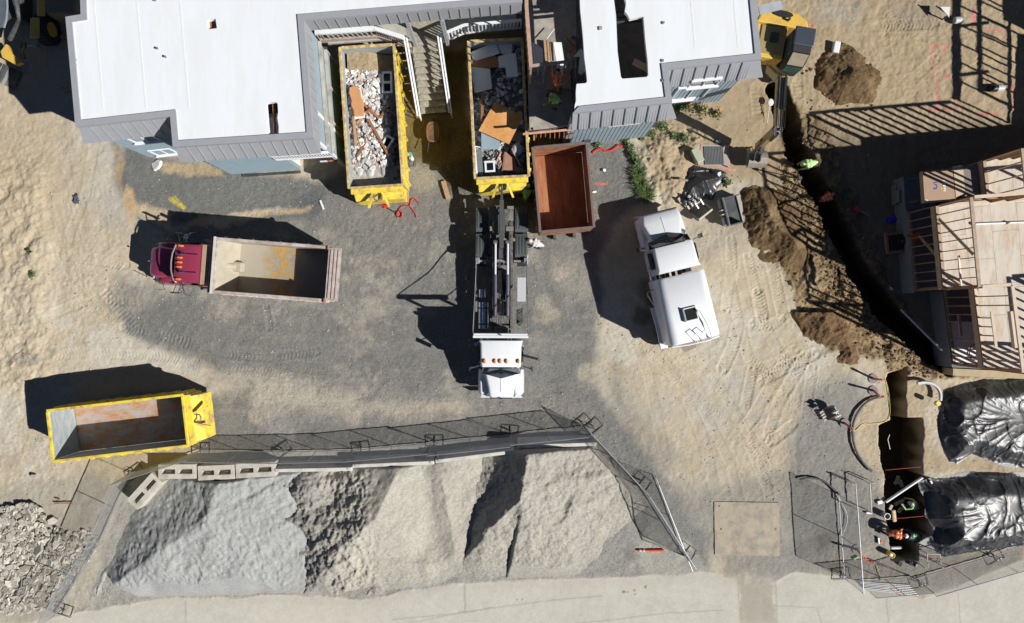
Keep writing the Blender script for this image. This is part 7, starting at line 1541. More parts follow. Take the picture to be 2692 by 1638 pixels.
m = MB(); m.beam(tuple(P('B', 2208, 398, .12)), tuple(P('B', 2265, 420, .12)), .05, .03); tag(m.build('black_pry_bar', M_black), 'short black bar on the lower right corner of the vault pad', 'bar')
MT = plastic('black_plastic_sheet', (.012, .013, .016), (.03, .032, .036), .42)
cloth('black_tarp', 'crumpled black plastic tarp over a small heap beside the utility cabinet', 'tarp', PL('i', [(745, 235), (800, 215), (860, 225), (930, 235), (1015, 262), (1000, 310), (960, 360), (930, 435), (830, 420), (760, 475), (715, 440), (725, 340), (745, 300)]), 0, .75, MT, cell=.035, amp=.12, sc=2.0, seed=41)
m = MB(); m.cyl(tuple(P('i', 712, 305, .5)), tuple(P('i', 770, 310, .5)), .06, 12); tag(m.build('log', mat('grey_wood', (.3, .26, .22), .8)), 'stub of grey timber poking from the left of the black tarp', 'log')
# ================================================================ PLANTS
M_leaf = [mat('leaf_green', (.065, .105, .03), .6, var=.3), mat('leaf_bright_green', (.12, .18, .045), .6, var=.2), mat('leaf_dark_green', (.035, .07, .018), .7, var=.3)]
def plant(name, label, px, z_, w_, hgt, n, grass=False, flowers=None, cat='plant'):
    p = P(z_, *px); t = thing(name, label, cat, (p.x, p.y, gz(p.x, p.y)), 0, 'plants along the dirt edge')
    m = MB()
    for i in range(n):
        a = random.uniform(0, 6.283); r = abs(random.gauss(0, .5)) * w_; x = math.cos(a) * r; y = math.sin(a) * r * 1.1; z = random.uniform(.05, 1) * hgt * max(.2, 1 - (r / w_ / 1.4) ** 2)
        if grass:
            d = Vector((math.cos(a) * random.uniform(.1, .35), math.sin(a) * random.uniform(.1, .35), .2)); s = Vector((-d.y, d.x, 0)).normalized() * .012
            q = Vector((x, y, .02)); m.add([q - s, q + s, q + d * .6 + s * .7 + Vector((0, 0, .1)), q + d * .6 - s * .7 + Vector((0, 0, .1)), q + d + Vector((0, 0, .02))], [(0, 1, 2, 3), (3, 2, 4)], random.choice((0, 1, 1, 2)))
        else:
            L = random.uniform(.06, .15); ax = random.uniform(0, 6.283); tl = random.uniform(-.5, .6); d = Vector((math.cos(ax) * L, math.sin(ax) * L, tl * L)); s = Vector((-math.sin(ax), math.cos(ax), random.uniform(-.4, .4))) * L * .33; q = Vector((x, y, z))
            m.add([q, q + d * .5 + s, q + d, q + d * .5 - s], [(0, 1, 2, 3)], random.choice((0, 1, 0, 2)))
    m.build('foliage', M_leaf, t)
    s = MB()
    for k in range(5): a = k * 1.3; s.tube([(0, 0, 0), (math.cos(a) * .1, math.sin(a) * .1, hgt * .5), (math.cos(a) * w_ * .5, math.sin(a) * w_ * .5, hgt * .8)], .008, 4)
    s.build('stem', M_leaf[2], t)
    if flowers:
        for k in range(flowers): m = MB(); a = random.uniform(0, 6.283); r = random.uniform(0, w_ * .7); m.ell((math.cos(a) * r, math.sin(a) * r, hgt * random.uniform(.8, 1.1)), (.05, .05, .03), 6, 4); m.build('flower', mat('orange_flower', (.85, .22, .02), .6), t)
random.seed(31)
for i, (x, y, w_, h_, g, l) in enumerate(((385, 95, .26, .35, 0, 'topmost leafy weed right of the brown container'), (405, 150, .34, .4, 0, 'second leafy weed down the line right of the brown container'), (430, 200, .32, .4, 0, 'third leafy weed, halfway down the green line'), (440, 260, .36, .3, 1, 'upper clump of long grass in the green line'), (455, 330, .42, .35, 1, 'middle clump of long grass in the green line'), (490, 385, .5, .4, 1, 'large clump of long grass above the truck shadow'), (500, 420, .35, .3, 1, 'lowest clump of grass at the edge of the truck shadow'))):
    plant('grass_clump' if g else 'weed', l, (x, y), 'i', w_ * .8, h_ * .8, 260 if g else 170, bool(g))
for x, y, w_, l, f in ((915, 835, .5, 'bush with orange flowers at the foot of the wall below the double window', 12), (1030, 870, .45, 'dark bush beside the orange-flowered one', 5), (850, 850, .3, 'small green bush against the corner of the blue wall', 0), (720, 1000, .38, 'green weed below the corner of the siding band', 0), (800, 1070, .34, 'weed on the dirt mound edge, left one', 0), (880, 1095, .4, 'weed at the upper right of the dirt mound', 0), (1150, 900, .3, 'leafless twiggy weed with a few orange flowers', 4), (560, 1090, .2, 'tiny weed under the blue wall', 0), (210, 1140, .25, 'small weed at the foot of the blue wall by the container', 0), (1230, 1440, .26, 'small weed at the right edge of the black tarp', 0), (640, 1060, .26, 'low weed under the right end of the blue wall', 0), (430, 1110, .28, 'low weed at the middle foot of the blue wall', 0)):
    plant('bush' if w_ > .4 else 'weed', l, (x, y), 'd', w_ * .82, w_ * .9, int(420 * w_), False, f)
for x, y, l in ((240, 900, 'lower'), (225, 740, 'upper')): plant('dry_weed', l + ' sparse dry weed on the lumpy dirt at the left edge', (x, y), 'y', .22, .12, 30)

# ================================================================ BLACK SHEETS, PIT AND PIPEWORK
MT2 = plastic('black_sheeting', (.012, .013, .016), (.055, .058, .062), .46)
cloth('black_plastic_sheet', 'upper large black plastic sheet over a mound, below the timber frame', 'plastic sheet', PL('n', [(1160, 165), (1220, 140), (1290, 125), (1370, 100), (1500, 105), (1700, 60), (1750, 620), (1617, 610), (1500, 600), (1400, 560), (1320, 530), (1230, 585), (1180, 575), (1150, 500), (1125, 400), (1135, 250)]), 0, .55, MT2, amp=.13, seed=51, sc=1.7, rad=xy('n', 1560, 330))
cloth('black_plastic_sheet', 'lower large black plastic sheet with radiating folds, beside the pit and the road', 'plastic sheet', PL('n', [(1010, 690), (1100, 668), (1280, 640), (1450, 635), (1617, 640), (1750, 640), (1750, 1000), (1617, 1050), (1480, 1070), (1300, 1092), (1160, 1115), (1010, 1045), (1090, 1000), (1110, 960), (1050, 890), (1045, 780)]), 0, .7, MT2, amp=.13, seed=55, sc=1.7, rad=xy('n', 1480, 800))
m = MB(); m.prism([xy('S', *q) for q in ((1877, 1319), (2047, 1321), (2049, 1461), (1879, 1458))], gz(*xy('S', 1960, 1390)) + .02, gz(*xy('S', 1960, 1390)) + .06); sp_ = m.build('steel_plate', mat('rusty_tan_plate', (.40, .34, .25), .7, var=.12, scale=1.2, stain=(.26, .23, .19), samt=.35, sscale=1.6)); tag(sp_, 'large square tan steel road plate lying on the gravel by the road', 'steel plate')
z_p = gz(*xy('S', 1960, 1390)) + .062
for x, y in ((1890, 1330), (1895, 1390), (2038, 1390)): m = MB(); q = xy('S', x, y); m.cyl((q[0], q[1], z_p), (q[0], q[1], z_p + .004), .05, 12); m.build('lifting_hole', M_dark, sp_)
# red delineators on flat bases
def delin(z_, x0, y0, x1, y1, lab, base=None):
    t = thing('traffic_delineator', lab, 'traffic post', (0, 0, 0), 0, 'red roadwork posts')
    a, b = P(z_, x0, y0, .08), P(z_, x1, y1, .95 if base else .1)
    m = MB(); m.cyl(tuple(a), tuple(b), .06, 12, r2=.045); m.build('post', mat('red_orange_post', (.75, .07, .03), .5, var=.1), t, smooth=True)
    for f in (.72, .86): m = MB(); m.cyl(tuple(a.lerp(b, f)), tuple(a.lerp(b, f + .08)), .062, 12); m.build('reflective_band', M_silver, t)
    if base: m = MB(); m.cyl((a.x, a.y, .01), (a.x, a.y, .06), .24, 20); m.build('base', mat('grey_rubber', (.22, .22, .21), .8), t)
delin('v', 1270, 195, 1375, 210, 'red delineator post at the top of the hose curve, by the trench', 1); delin('v', 1270, 330, 1345, 395, 'second red delineator post, at the end of the curved black hose', 1); delin('v', 950, 700, 1050, 775, 'red delineator post beside the small toothed bucket', 1); delin('u', 225, 1020, 290, 1120, 'red delineator post tipped beside the pit below the orange-vested worker', 1)
delin('l', 1280, 1050, 1120, 1052, 'red traffic post lying flat at the right end of the coarse gravel heap'); delin('u', 300, 1115, 440, 1180, 'red traffic post lying next to the tipped one with yellow tape'); delin('n', 870, 1310, 915, 1340, 'red post lying on the road under the corner fence')
def line(name, lab, cat, z_, pts, r, mt, h=.05, smooth=3):
    q = [P(z_, *p[:2], p[2] if len(p) > 2 else h) for p in pts]
    for _ in range(smooth):
        o = [q[0]]
        for a, b in zip(q[:-1], q[1:]): o += [a.lerp(b, .25), a.lerp(b, .75)]
        q = o + [q[-1]]
    m = MB(); m.tube(q, r, 6); return tag(m.build(name, mt, smooth=True), lab, cat)
MH = mat('black_hose', (.02, .02, .02), .5)
line('black_hose', 'thick black hose curving around the bank of the trench', 'hose', 'v', [(1385, 395), (1290, 410), (1180, 460), (1090, 570), (1040, 690), (1030, 830), (1060, 980), (1120, 1100), (1200, 1200), (1250, 1235)], .055, MH, .12)
line('black_hose', 'shorter black hose arching inside the upright fence shadow', 'hose', 'v', [(440, 1330), (520, 1308), (600, 1312), (700, 1340), (780, 1400), (860, 1480), (890, 1500)], .05, MH, .12)
line('yellow_rope', 'thin yellow rope crossing the bank to the pit edge', 'rope', 'v', [(1020, 940), (1005, 860), (1030, 800), (1080, 770), (1150, 695), (1220, 705), (1320, 700), (1400, 680), (1445, 650), (1460, 560), (1440, 320), (1400, 190)], .012, mat('yellow_rope', (.8, .7, .05), .6), .04, 2)
line('yellow_rope', 'short yellow rope lying near the road under the tipped post', 'rope', 'u', [(440, 1190), (455, 1260), (480, 1320), (480, 1370)], .015, mat('yellow_rope', (.8, .7, .05), .6), .05, 2)
line('red_string', 'tight red string across the pit, upper one', 'string', 'u', [(530, 150, .1), (920, 115, .1)], .008, M_red, .1, 0); line('red_string', 'tight red string across the pit, lower one near the workers', 'string', 'u', [(555, 690, .1), (960, 652, .1)], .008, M_red, .1, 0)
m = MB(); m.cyl(tuple(P('u', 535, 498, .1)), tuple(P('u', 935, 230, .25)), .07, 14); tag(m.build('white_pipe', M_white, smooth=True), 'long white pipe spanning the pit diagonally, held by a crouching worker', 'pipe')
m = MB(); m.cyl(tuple(P('u', 590, 1000, -.1)), tuple(P('u', 705, 998, -.2)), .08, 14); tag(m.build('grey_pipe', mat('grey_pvc', (.4, .42, .44), .5), smooth=True), 'short grey pipe end poking into the bottom of the pit', 'pipe')
line('curved_pipe', 'pale grey curved pipe elbow standing above the upper black sheet', 'pipe', 'n', [(1005, 125), (1050, 118), (1100, 130), (1130, 160), (1140, 190), (1138, 225)], .09, mat('grey_white_pvc', (.55, .57, .6), .5), .3, 2)
for x, y, z_, lab, r in ((508, 632, 'u', 'round grey pipe end standing on the pit edge', .16), (562, 1055, 'u', 'yellow-rimmed round bucket at the lower pit edge', .14)):
    p = P(z_, x, y, 0); t = thing('standing_pipe' if r > .15 else 'round_bucket', lab, 'pipe' if r > .15 else 'bucket', (p.x, p.y, 0)); m = MB(); n = 20
    m.loft([[(math.cos(k * 6.283 / n) * q, math.sin(k * 6.283 / n) * q, z) for k in range(n)] for q, z in ((r, 0), (r, .4), (r * .85, .4), (r * .83, .03))], cap=True); m.build('wall', M_galv if r > .15 else mat('yellow_bucket', (.75, .6, .1), .5), t, smooth=True)
    if r < .15: m = MB(); m.cyl((0, 0, .1), (0, 0, .36), r * .5, 12); m.build('content', M_white, t)
# sawhorse frames (white pipe)
def pipe_frame(z_, pts, h, lab, legs):
    t = thing('pipe_stand', lab, 'stand', (0, 0, 0), 0, 'white pipe stands round the pit'); m = MB(); q = [P(z_, *p, h) for p in pts]; m.tube(q, .03, 8); m.build('top_rail', mat('dirty_white_pipe', (.62, .58, .52), .5), t)
    for i in legs: m = MB(); m.cyl(tuple(q[i]), (q[i].x + .05, q[i].y, 0), .025, 8); m.build('leg', mat('dirty_white_pipe', (.62, .58, .52), .5), t)
pipe_frame('u', [(165, 300), (205, 302), (225, 590)], .75, 'left of two white pipe stands beside the pit', (0, 1, 2)); pipe_frame('u', [(410, 292), (360, 295), (380, 620)], .75, 'right of two white pipe stands beside the pit, closer to the pit', (0, 1, 2))
pipe_frame('u', [(960, 1218), (995, 1215), (985, 1065), (1130, 1070), (1135, 1210), (1170, 1212)], .6, 'white pipe frame standing below the pit by the road fence', (0, 2, 3, 5))
m = MB(); m.beam(tuple(P('u', 995, 1125, .5)), tuple(P('u', 1128, 1118, .5)), .05, .05); tag(m.build('wood_strip', mat('salmon_board', (.60, .34, .22), .7)), 'salmon strip of wood across the white pipe frame', 'wood strip')
def arc_rod(): pass
line('bent_rod', 'thin grey curved rod lying inside the upright fence', 'rod', 'u', [(10, 420), (60, 520), (110, 620), (120, 700), (90, 800), (45, 890)], .02, M_galv, .1)
m = MB(); m.box(tuple(P('u', 625, 650, -.2)), (.2, .62, .12), rz=.1); tag(m.build('tan_cylinder', mat('tan_tube', (.6, .45, .25), .6), bevel=.05), 'tan tubular bag standing in the pit beside the pit wall', 'tube')
for i, (x, y, a) in enumerate(((668, 238, .3), (648, 282, .7), (692, 280, .3), (708, 305, -.1), (660, 512, .9), (728, 552, .2), (688, 590, .6), (588, 555, .5), (705, 490, 1.2))):
    m = MB(); m.box(tuple(P('u', x, y, -1.1)), (.13, .27, .1), rz=-a); tag(m.build('paving_brick', mat('grey_brick', (.42, .40, .38), .8)), 'loose grey brick on the dark floor of the pit', 'brick', 'loose bricks on the pit floor')
for i, (x, y, sx, sy, mt, nm, lab) in enumerate(((470, 500, .26, .18, M_white, 'white_scrap', 'crumpled white scrap on the pit edge above the standing pipe'), (350, 618, .3, .1, M_white, 'white_scrap', 'white strip between the two pipe stands'), (455, 920, .09, .34, M_galv, 'grey_tool', 'grey T-shaped tool lying left of the yellow bucket'), (485, 935, .12, .08, M_orange, 'orange_scrap', 'small orange scrap near the grey tool'), (455, 770, .14, .1, M_white, 'white_scrap', 'small white lump beside the orange-vested worker'), (210, 1110, .3, .08, M_lime2, 'lime_strap', 'lime strap next to the tipped red post'), (1030, 280, .1, .18, M_white, 'white_scrap', 'white scrap on the edge of the lower black sheet'))):
    m = MB(); m.box(tuple(P('u', x, y, .08)), (sx, sy, .1), rz=random.uniform(-.5, .5)); tag(m.build(nm, mt, bevel=.02), lab, nm.replace('_', ' '))
for i in range(6): m = MB(); a_, b_ = P('n', 662 + i * 10, 1262 + i * 9, .08 + .012 * i), P('n', 965 + i * 9, 1285 + i * 11, .08 + .012 * i); m.cyl(tuple(a_), tuple(b_), .022, 6); tag(m.build('steel_rod', M_galv), 'long pale steel rod in the bundle lying along the fence foot by the road', 'rod', 'bundle of pale rods by the road')
for x, y, l in ((680, 1165, 'left'), (800, 1160, 'middle'), (860, 1185, 'right')): m = MB(); m.rock((0, 0, .08), .13, .8); tag(m.build('dark_clod', M_dark, loc=tuple(P('u', x, y, .02))), l + ' dark clod just below the pit', 'clod')
line('tripod_stake', 'thin pale branching stakes in the dark pit', 'stakes', 'v', [(1450, 825, -.6), (1430, 880, -.6), (1455, 990, -.6)], .02, M_galv, -.6, 0)
m = MB(); p = P('n', 1120, 240, .5); m.cyl((p.x, p.y, .4), (p.x, p.y, .62), .12, 14); m.build; t = tag(m.build('capped_stake', mat('yellow_bucket', (.75, .6, .1), .5)), 'yellow capped stake head beside the curved pipe', 'stake'); m = MB(); m.cyl(tuple(P('n', 1068, 265, .1)), (p.x, p.y, .55), .025, 8); m.cyl((p.x, p.y, 0), (p.x, p.y, .4), .03, 8); m.build('leg', M_plaster, None) if False else None
# ================================================================ LOT DETAILS
p = P('b', 1332, 950, .5); t = thing('wheelbarrow', 'dark rusty wheelbarrow on the mud at the foot of the stairs', 'wheelbarrow', (p.x, p.y, 0), 0)
m = MB(); n = 14
def oval(sx, sy, z): return [(math.copysign(abs(math.cos(a)) ** .6, math.cos(a)) * sx, math.copysign(abs(math.sin(a)) ** .75, math.sin(a)) * sy, z) for a in [k * 6.283 / n for k in range(n)]]
m.loft([oval(.31, .50, .62), oval(.22, .36, .36), oval(.20, .34, .38), oval(.285, .475, .615)]); m.build('tray', mat('rusty_tray', (.10, .065, .04), .6, var=.4, scale=5, stain=(.25, .12, .05), samt=.4), t, smooth=True)
m = MB(); m.tube([oval(.31, .50, .63)[k] for k in range(n)], .015, 6, closed=True); m.build('tray_rim', mat('brown_rim_steel', (.32, .16, .07), .6), t)
for s in (-1, 1): m = MB(); m.cyl((s * .12, .5, .3), (s * .27, -1.0, .6), .02, 8); m.build('handle', M_dark, t)
for s in (-1, 1): m = MB(); m.tube([(s * .2, -.3, .45), (s * .22, -.4, .02), (s * .2, -.2, .02)], .015, 6); m.build('leg', M_dark, t)
m = MB(); m.cyl((-.05, .6, .2), (.05, .6, .2), .2, 18); m.build('wheel', M_tyre, t)
def stick(name, lab, cat, z_, a, b, w_, th, mt, h=.05): m = MB(); m.beam(tuple(P(z_, *a, h)), tuple(P(z_, *b, h)), w_, th); return tag(m.build(name, mt, bevel=.005), lab, cat)
stick('white_stick', 'short white stick on the gravel above the dump truck bed', 'stick', 'g', (2055, 25), (2088, 115), .1, .05, M_white); stick('wood_board', 'orange-brown wood plank lying on the gravel between the two debris dumpsters', 'plank', 'f', (1110, 445), (1158, 610), .24, .14, M_wood, .1)
stick('wood_block', 'orange block under the front corner of the left debris dumpster', 'wood block', 'f', (755, 570), (790, 572), .8, .2, M_wood, .12); stick('wood_block', 'small orange block by the dumpster front where the red straps start', 'wood block', 'f', (308, 590), (350, 592), .12, .12, M_wood, .08)
ms = mat('red_strap', (.62, .03, .03), .6, var=.15, scale=10)
line('red_strap', 'red strap loop with a trailing end, right of the left debris dumpster front', 'strap', 'f', [(690, 745), (700, 700), (740, 665), (800, 680), (805, 640), (815, 610), (845, 600), (865, 630), (888, 650)], .026, ms, .04); line('red_strap', 'red strap end running down to a red hook', 'strap', 'f', [(800, 680), (830, 715), (855, 750), (860, 780)], .026, ms, .05)
line('red_strap', 'red ratchet strap bundle just below the left debris dumpster', 'strap', 'f', [(380, 595), (440, 620), (520, 650), (570, 680), (600, 640), (560, 655), (620, 660), (560, 690)], .055, ms, .06, 2)
m = MB(); p = P('f', 705, 752, .05); m.tube([(p.x + math.cos(a) * .14, p.y + math.sin(a) * .17, .06 + .02 * (k % 2)) for k, a in enumerate([q * .5 for q in range(26)])], .03, 6); tag(m.build('red_strap_coil', ms), 'coiled red strap on a pale patch of gravel', 'strap')
line('black_bar', 'black bar lying through the red strap bundle', 'bar', 'f', [(330, 580), (480, 625), (600, 700), (690, 745)], .03, M_black, .03, 0)
line('red_barrier_tape', 'crumpled red barrier tape on the ground at the foot of the blue wall', 'tape', 'B', [(755, 262), (800, 225), (860, 215), (900, 245), (960, 240), (1010, 205), (1040, 175), (1090, 190)], .05, ms, .05, 2)
for x, y, z_, nm, lab in ((775, 702, 'B', 'white_scrap', 'white scrap on the gravel right of the brown container'), (885, 457, 'B', 'white_scrap', 'small white tube on the gravel right of the container top'), (275, 762, 'y', 'white_scrap', 'white paper scrap on the lumpy dirt at far left'), (2165, 500, 'B', 'white_scrap', 'small white scrap on the black tarp side')):
    m = MB(); m.rock((0, 0, .05 if nm != 'x' else 0), .13, .3, n=5); tag(m.build(nm, M_white, loc=tuple(P(z_, x, y, .02 if x != 2165 else .3))), lab, 'scrap')
m = MB()
p = P('y', 535, 375, .05)
for k in range(14): a = random.uniform(0, 6.28); m.beam((random.uniform(-.12, .12), random.uniform(-.3, .3), .03), (random.uniform(-.15, .15), random.uniform(-.35, .35), .08), .05, .03)
tag(m.build('dark_rags', mat('slate_rag', (.09, .10, .12), .8), loc=tuple(p)), 'small twisted dark rag on the pale dirt at left', 'rag')
m = MB(); m.rock((0, 0, .04), .35, .35, n=8); tag(m.build('plaster_lump', M_plaster, loc=tuple(P('a', 1125, 1180, .02))), 'broken pink-white plaster lump at the foot of the left building wall', 'plaster')
c = P('f', 800, 215, .3)
for k, (dx, dy, mt, nm, lab, sz) in enumerate(((0, .1, mat('teal_paint', (.1, .4, .45), .5), 'paint_can', 'teal and white can beside the left debris dumpster', .12), (.08, -.08, M_white, 'paint_can', 'white can beside the left debris dumpster', .11), (-.15, -.5, mat('blue_rag', (.03, .07, .3), .6), 'blue_rag', 'blue rag beside the left debris dumpster', .12), (-.17, .12, M_red, 'red_can', 'red can squeezed against the left debris dumpster', .1))):
    m = MB(); m.cyl((0, 0, 0), (0, 0, .3), sz, 14); m.cyl((0, 0, .3), (0, 0, .32), sz * .8, 14); tag(m.build(nm, mt, loc=(c.x + dx, c.y + dy, 0)), lab, nm.replace('_', ' '))
t = thing('wire_trolley', 'small dark wire trolley next to the cans', 'trolley', (c.x + .12, c.y - .28, 0)); 
for z in (.1, .5): m = MB(); m.tube([(-.15, -.2, z), (.15, -.2, z), (.15, .2, z), (-.15, .2, z)], .015, 5, closed=True); m.build('rail', M_dark, t)
# black tumbled spikes by the trench, small site things
p = P('m', 410, 300, .3); t = thing('survey_tripod', 'dark tripod standing on the spoil left of the trench', 'tripod', (p.x, p.y, gz(p.x, p.y)))
m = MB(); m.cyl((0, 0, 1.2), (0, 0, 1.4), .09, 10); m.build('head', M_dark, t)
for k in range(3): m = MB(); a = k * 2.09 + .4; m.cyl((0, 0, 1.25), (math.cos(a) * .6, math.sin(a) * .6, 0), .025, 6); m.build('leg', M_dark, t)
t = thing('sign_post', 'pale triangular sign on a dark post at the top right', 'sign', (0, 0, 0)); m = MB(); m.prism([xy('e', *q, .6) for q in ((1285, 48), (1358, 50), (1350, 125), (1335, 105))], .57, .6); m.build('sign_board', M_plaster, t)
m = MB(); q0 = P('e', 1345, 110, .5); m.cyl((q0.x, q0.y, 0), (q0.x, q0.y, .56), .04, 8); m.beam(tuple(P('e', 1255, 42, .5)), tuple(P('e', 1340, 100, .5)), .06, .04); m.build('post', M_dark, t)
for x, y, lab in ((1418, 145, 'pale drum lying near the sign at top right'), (1715, 632, 'small white drum beside a dark one near the frame shadows')): m = MB(); q0 = P('e', x, y, .2); m.cyl((q0.x - .2, q0.y, .18), (q0.x + .18, q0.y + .03, .18), .17, 16); tag(m.build('white_drum', mat('pale_drum', (.5, .52, .52), .5), smooth=True), lab, 'drum')
m = MB(); q0 = P('e', 1668, 632, .2); m.cyl((q0.x - .2, q0.y, .18), (q0.x + .18, q0.y, .18), .18, 16); tag(m.build('dark_drum', M_black, smooth=True), 'black drum beside the small white one', 'drum')
# ================================================================ PEOPLE
def ik(a, b, l1, l2, pole):
    a, b, pole = Vector(a), Vector(b), Vector(pole); d = b - a; L = min(d.length, (l1 + l2) * .995); u = d.normalized(); b = a + u * L
    x = (l1 * l1 - l2 * l2 + L * L) / (2 * L); h = math.sqrt(max(0, l1 * l1 - x * x)); p = pole - u * pole.dot(u); p = p.normalized() if p.length > 1e-4 else Vector((0, 1, 0))
    return a + u * x + p * h, b
def person(label, loc, rz, hip=.92, lean=10, lh=(-.28, .3, .95), rh=(.28, .3, .95), lf=(-.12, 0, 0), rf=(.12, 0, 0), look=0, shirt=None, pants=None, vest=None, hat=None, knee=(0, 1, .1), stripes=True, gloves=None):
    """local +y = forward; hands and feet are local targets"""
    t = thing('person', label, 'person', loc, rz)
    P0 = Vector((0, -.05 if lean > 30 else 0, hip)); A = R(lean); up = Vector((0, math.sin(A), math.cos(A))); fw = Vector((0, math.cos(A), -math.sin(A)))
    ch = P0 + up * .34; sh = P0 + up * .50; nk = sh + up * .06 + fw * .02; B = R(lean + look); hu = Vector((0, math.sin(B), math.cos(B))); hf_ = Vector((0, math.cos(B), -math.sin(B))); hd = nk + hu * .15 + hf_ * .03
    S = []     # (p0, p1, r0, r1, material)
    S += [(P0 + Vector((-.08, 0, 0)), P0 + Vector((.08, 0, 0)), .125, .125, 2), (P0, ch, .135, .15, 1), (ch + Vector((-.08, 0, 0)), ch + Vector((.08, 0, 0)), .135, .135, 1), (sh + Vector((-.13, 0, -.02)), sh + Vector((.13, 0, -.02)), .085, .085, 1), (ch, sh, .14, .09, 1), (sh, nk + hu * .05, .06, .055, 0)]
    S += [(hd - hu * .03, hd + hu * .03 - hf_ * .01, .085, .09, 0), (hd - hu * .07 + hf_ * .03, hd - hu * .09 + hf_ * .05, .055, .045, 0), (hd + hf_ * .08, hd + hf_ * .10 - hu * .03, .014, .018, 0)]
    for s in (-1, 1): S.append((hd + Vector((s * .082, 0, 0)) + hu * .01, hd + Vector((s * .088, 0, 0)) - hu * .02, .016, .013, 0))
    for s, hnd, ft in ((-1, lh, lf), (1, rh, rf)):
        a = sh + Vector((s * .19, 0, -.02)); el, wr = ik(a, hnd, .29, .26, (s * .5, -.6, -.3))
        S += [(a, el, .055, .043, 1), (el, wr, .042, .03, 1 if shirt else 0)]
        d = (wr - el).normalized(); side = d.cross(Vector((0, 0, 1))); side = side.normalized() if side.length > .1 else Vector((1, 0, 0)); nrm = side.cross(d).normalized()
        if nrm.z > 0: nrm = -nrm
        pm = wr + d * .09; hm = 4 if gloves else 0
        S += [(wr, wr + d * .03, .03, .03, hm)]
        for k, (o, L) in enumerate(((-.033, .065), (-.011, .078), (.011, .073), (.033, .058))):
            r0 = pm + side * o; S += [(wr + side * o * .6 + d * .02, r0, .016, .014, hm), (r0, r0 + d * L * .5 + nrm * L * .25, .011, .010, hm), (r0 + d * L * .5 + nrm * L * .25, r0 + d * L * .65 + nrm * L * .75, .010, .008, hm)]
        th = wr + d * .03 - side * .035 * s; S += [(th, th - side * .03 * s + d * .035, .014, .012, hm), (th - side * .03 * s + d * .035, th - side * .03 * s + d * .065 + nrm * .02, .012, .009, hm)]
        h0 = P0 + Vector((s * .09, 0, -.03)); kn, an = ik(h0, (ft[0], ft[1], ft[2] + .09), .43, .42, (s * .1 + knee[0], knee[1], knee[2]))
        S += [(h0, kn, .092, .062, 2), (kn, an, .06, .043, 2), (an, an + Vector((0, 0, -.03)), .048, .045, 3), (an + Vector((0, -.03, -.05)), an + Vector((0, .15, -.055)), .042, .038, 3)]
    mb = MB()
    for p0, p1, r0, r1, k in S:
        d = p1 - p0; L = d.length; z = d.normalized() if L > 1e-5 else Vector((0, 0, 1)); u = Vector((0, 0, 1)) if abs(z.z) < .9 else Vector((0, 1, 0)); x = z.cross(u).normalized(); y = x.cross(z)
        rings = []; n = 12
        for t_, rr_, o in [(0, .38, -.92), (0, .75, -.66), (0, 1, 0), (1, 1, 0), (1, .75, .66), (1, .38, .92)]:
            r = r0 if t_ == 0 else r1; c = (p0 if t_ == 0 else p1) + z * o * r; rings.append(mb.ring(c, x, y, r * rr_, n))
        mb.loft(rings)
    o = mb.build('body', M_skin, t); rm = o.modifiers.new('r', 'REMESH'); rm.mode = 'VOXEL'; rm.voxel_size = .011; rm.use_smooth_shade = True
    dg = bpy.context.evaluated_depsgraph_get(); me = bpy.data.meshes.new_from_object(o.evaluated_get(dg)); o.modifiers.clear(); o.data = me
    me.materials.clear()
    for q in (M_skin, shirt or M_skin, pants or M_denim, mat('work_boots', (.10, .065, .04), .7), mat('work_gloves', (.35, .3, .22), .8)): me.materials.append(q)
    n = len(me.polygons); cc = np.zeros(n * 3, np.float32); me.polygons.foreach_get('center', cc); cc = cc.reshape(-1, 3); best = np.full(n, 1e9); mi = np.zeros(n, np.int32); tor = np.zeros(n, bool)
    for si, (p0, p1, r0, r1, k) in enumerate(S):
        a = np.array(p0); b = np.array(p1); e = b - a; L2 = max(1e-9, (e * e).sum()); tt = np.clip(((cc - a) @ e) / L2, 0, 1); dd = np.linalg.norm(cc - a - tt[:, None] * e, axis=1) - (r0 + (r1 - r0) * tt)
        q = dd < best; best[q] = dd[q]; mi[q] = k; tor[q] = si in (1, 2, 3, 4)
    if not shirt: mi[(mi == 1)] = 0; mi[tor] = 1
    me.polygons.foreach_set('material_index', mi); me.polygons.foreach_set('use_smooth', np.ones(n, bool)); me.update()
    if vest:      # hi-vis vest, an offset shell over the torso
        bm = bmesh.new(); bm.from_mesh(me); bm.faces.ensure_lookup_table(); bm.normal_update()
        bmesh.ops.delete(bm, geom=[f for i, f in enumerate(bm.faces) if not tor[i]], context='FACES'); bm.normal_update()
        for v in bm.verts: v.co += v.normal * .014
        for f in bm.faces:
            c_ = f.calc_center_median(); u_ = (c_ - P0).dot(up); f.material_index = 1 if stripes and (.16 < u_ < .21 or (u_ > .3 and .075 < abs(c_.x) < .115)) else 0
        vm = bpy.data.meshes.new('vest'); bm.to_mesh(vm); bm.free(); vm.materials.append(vest); vm.materials.append(M_silver); vo = bpy.data.objects.new('vest', vm); C.objects.link(vo); vo.parent = t
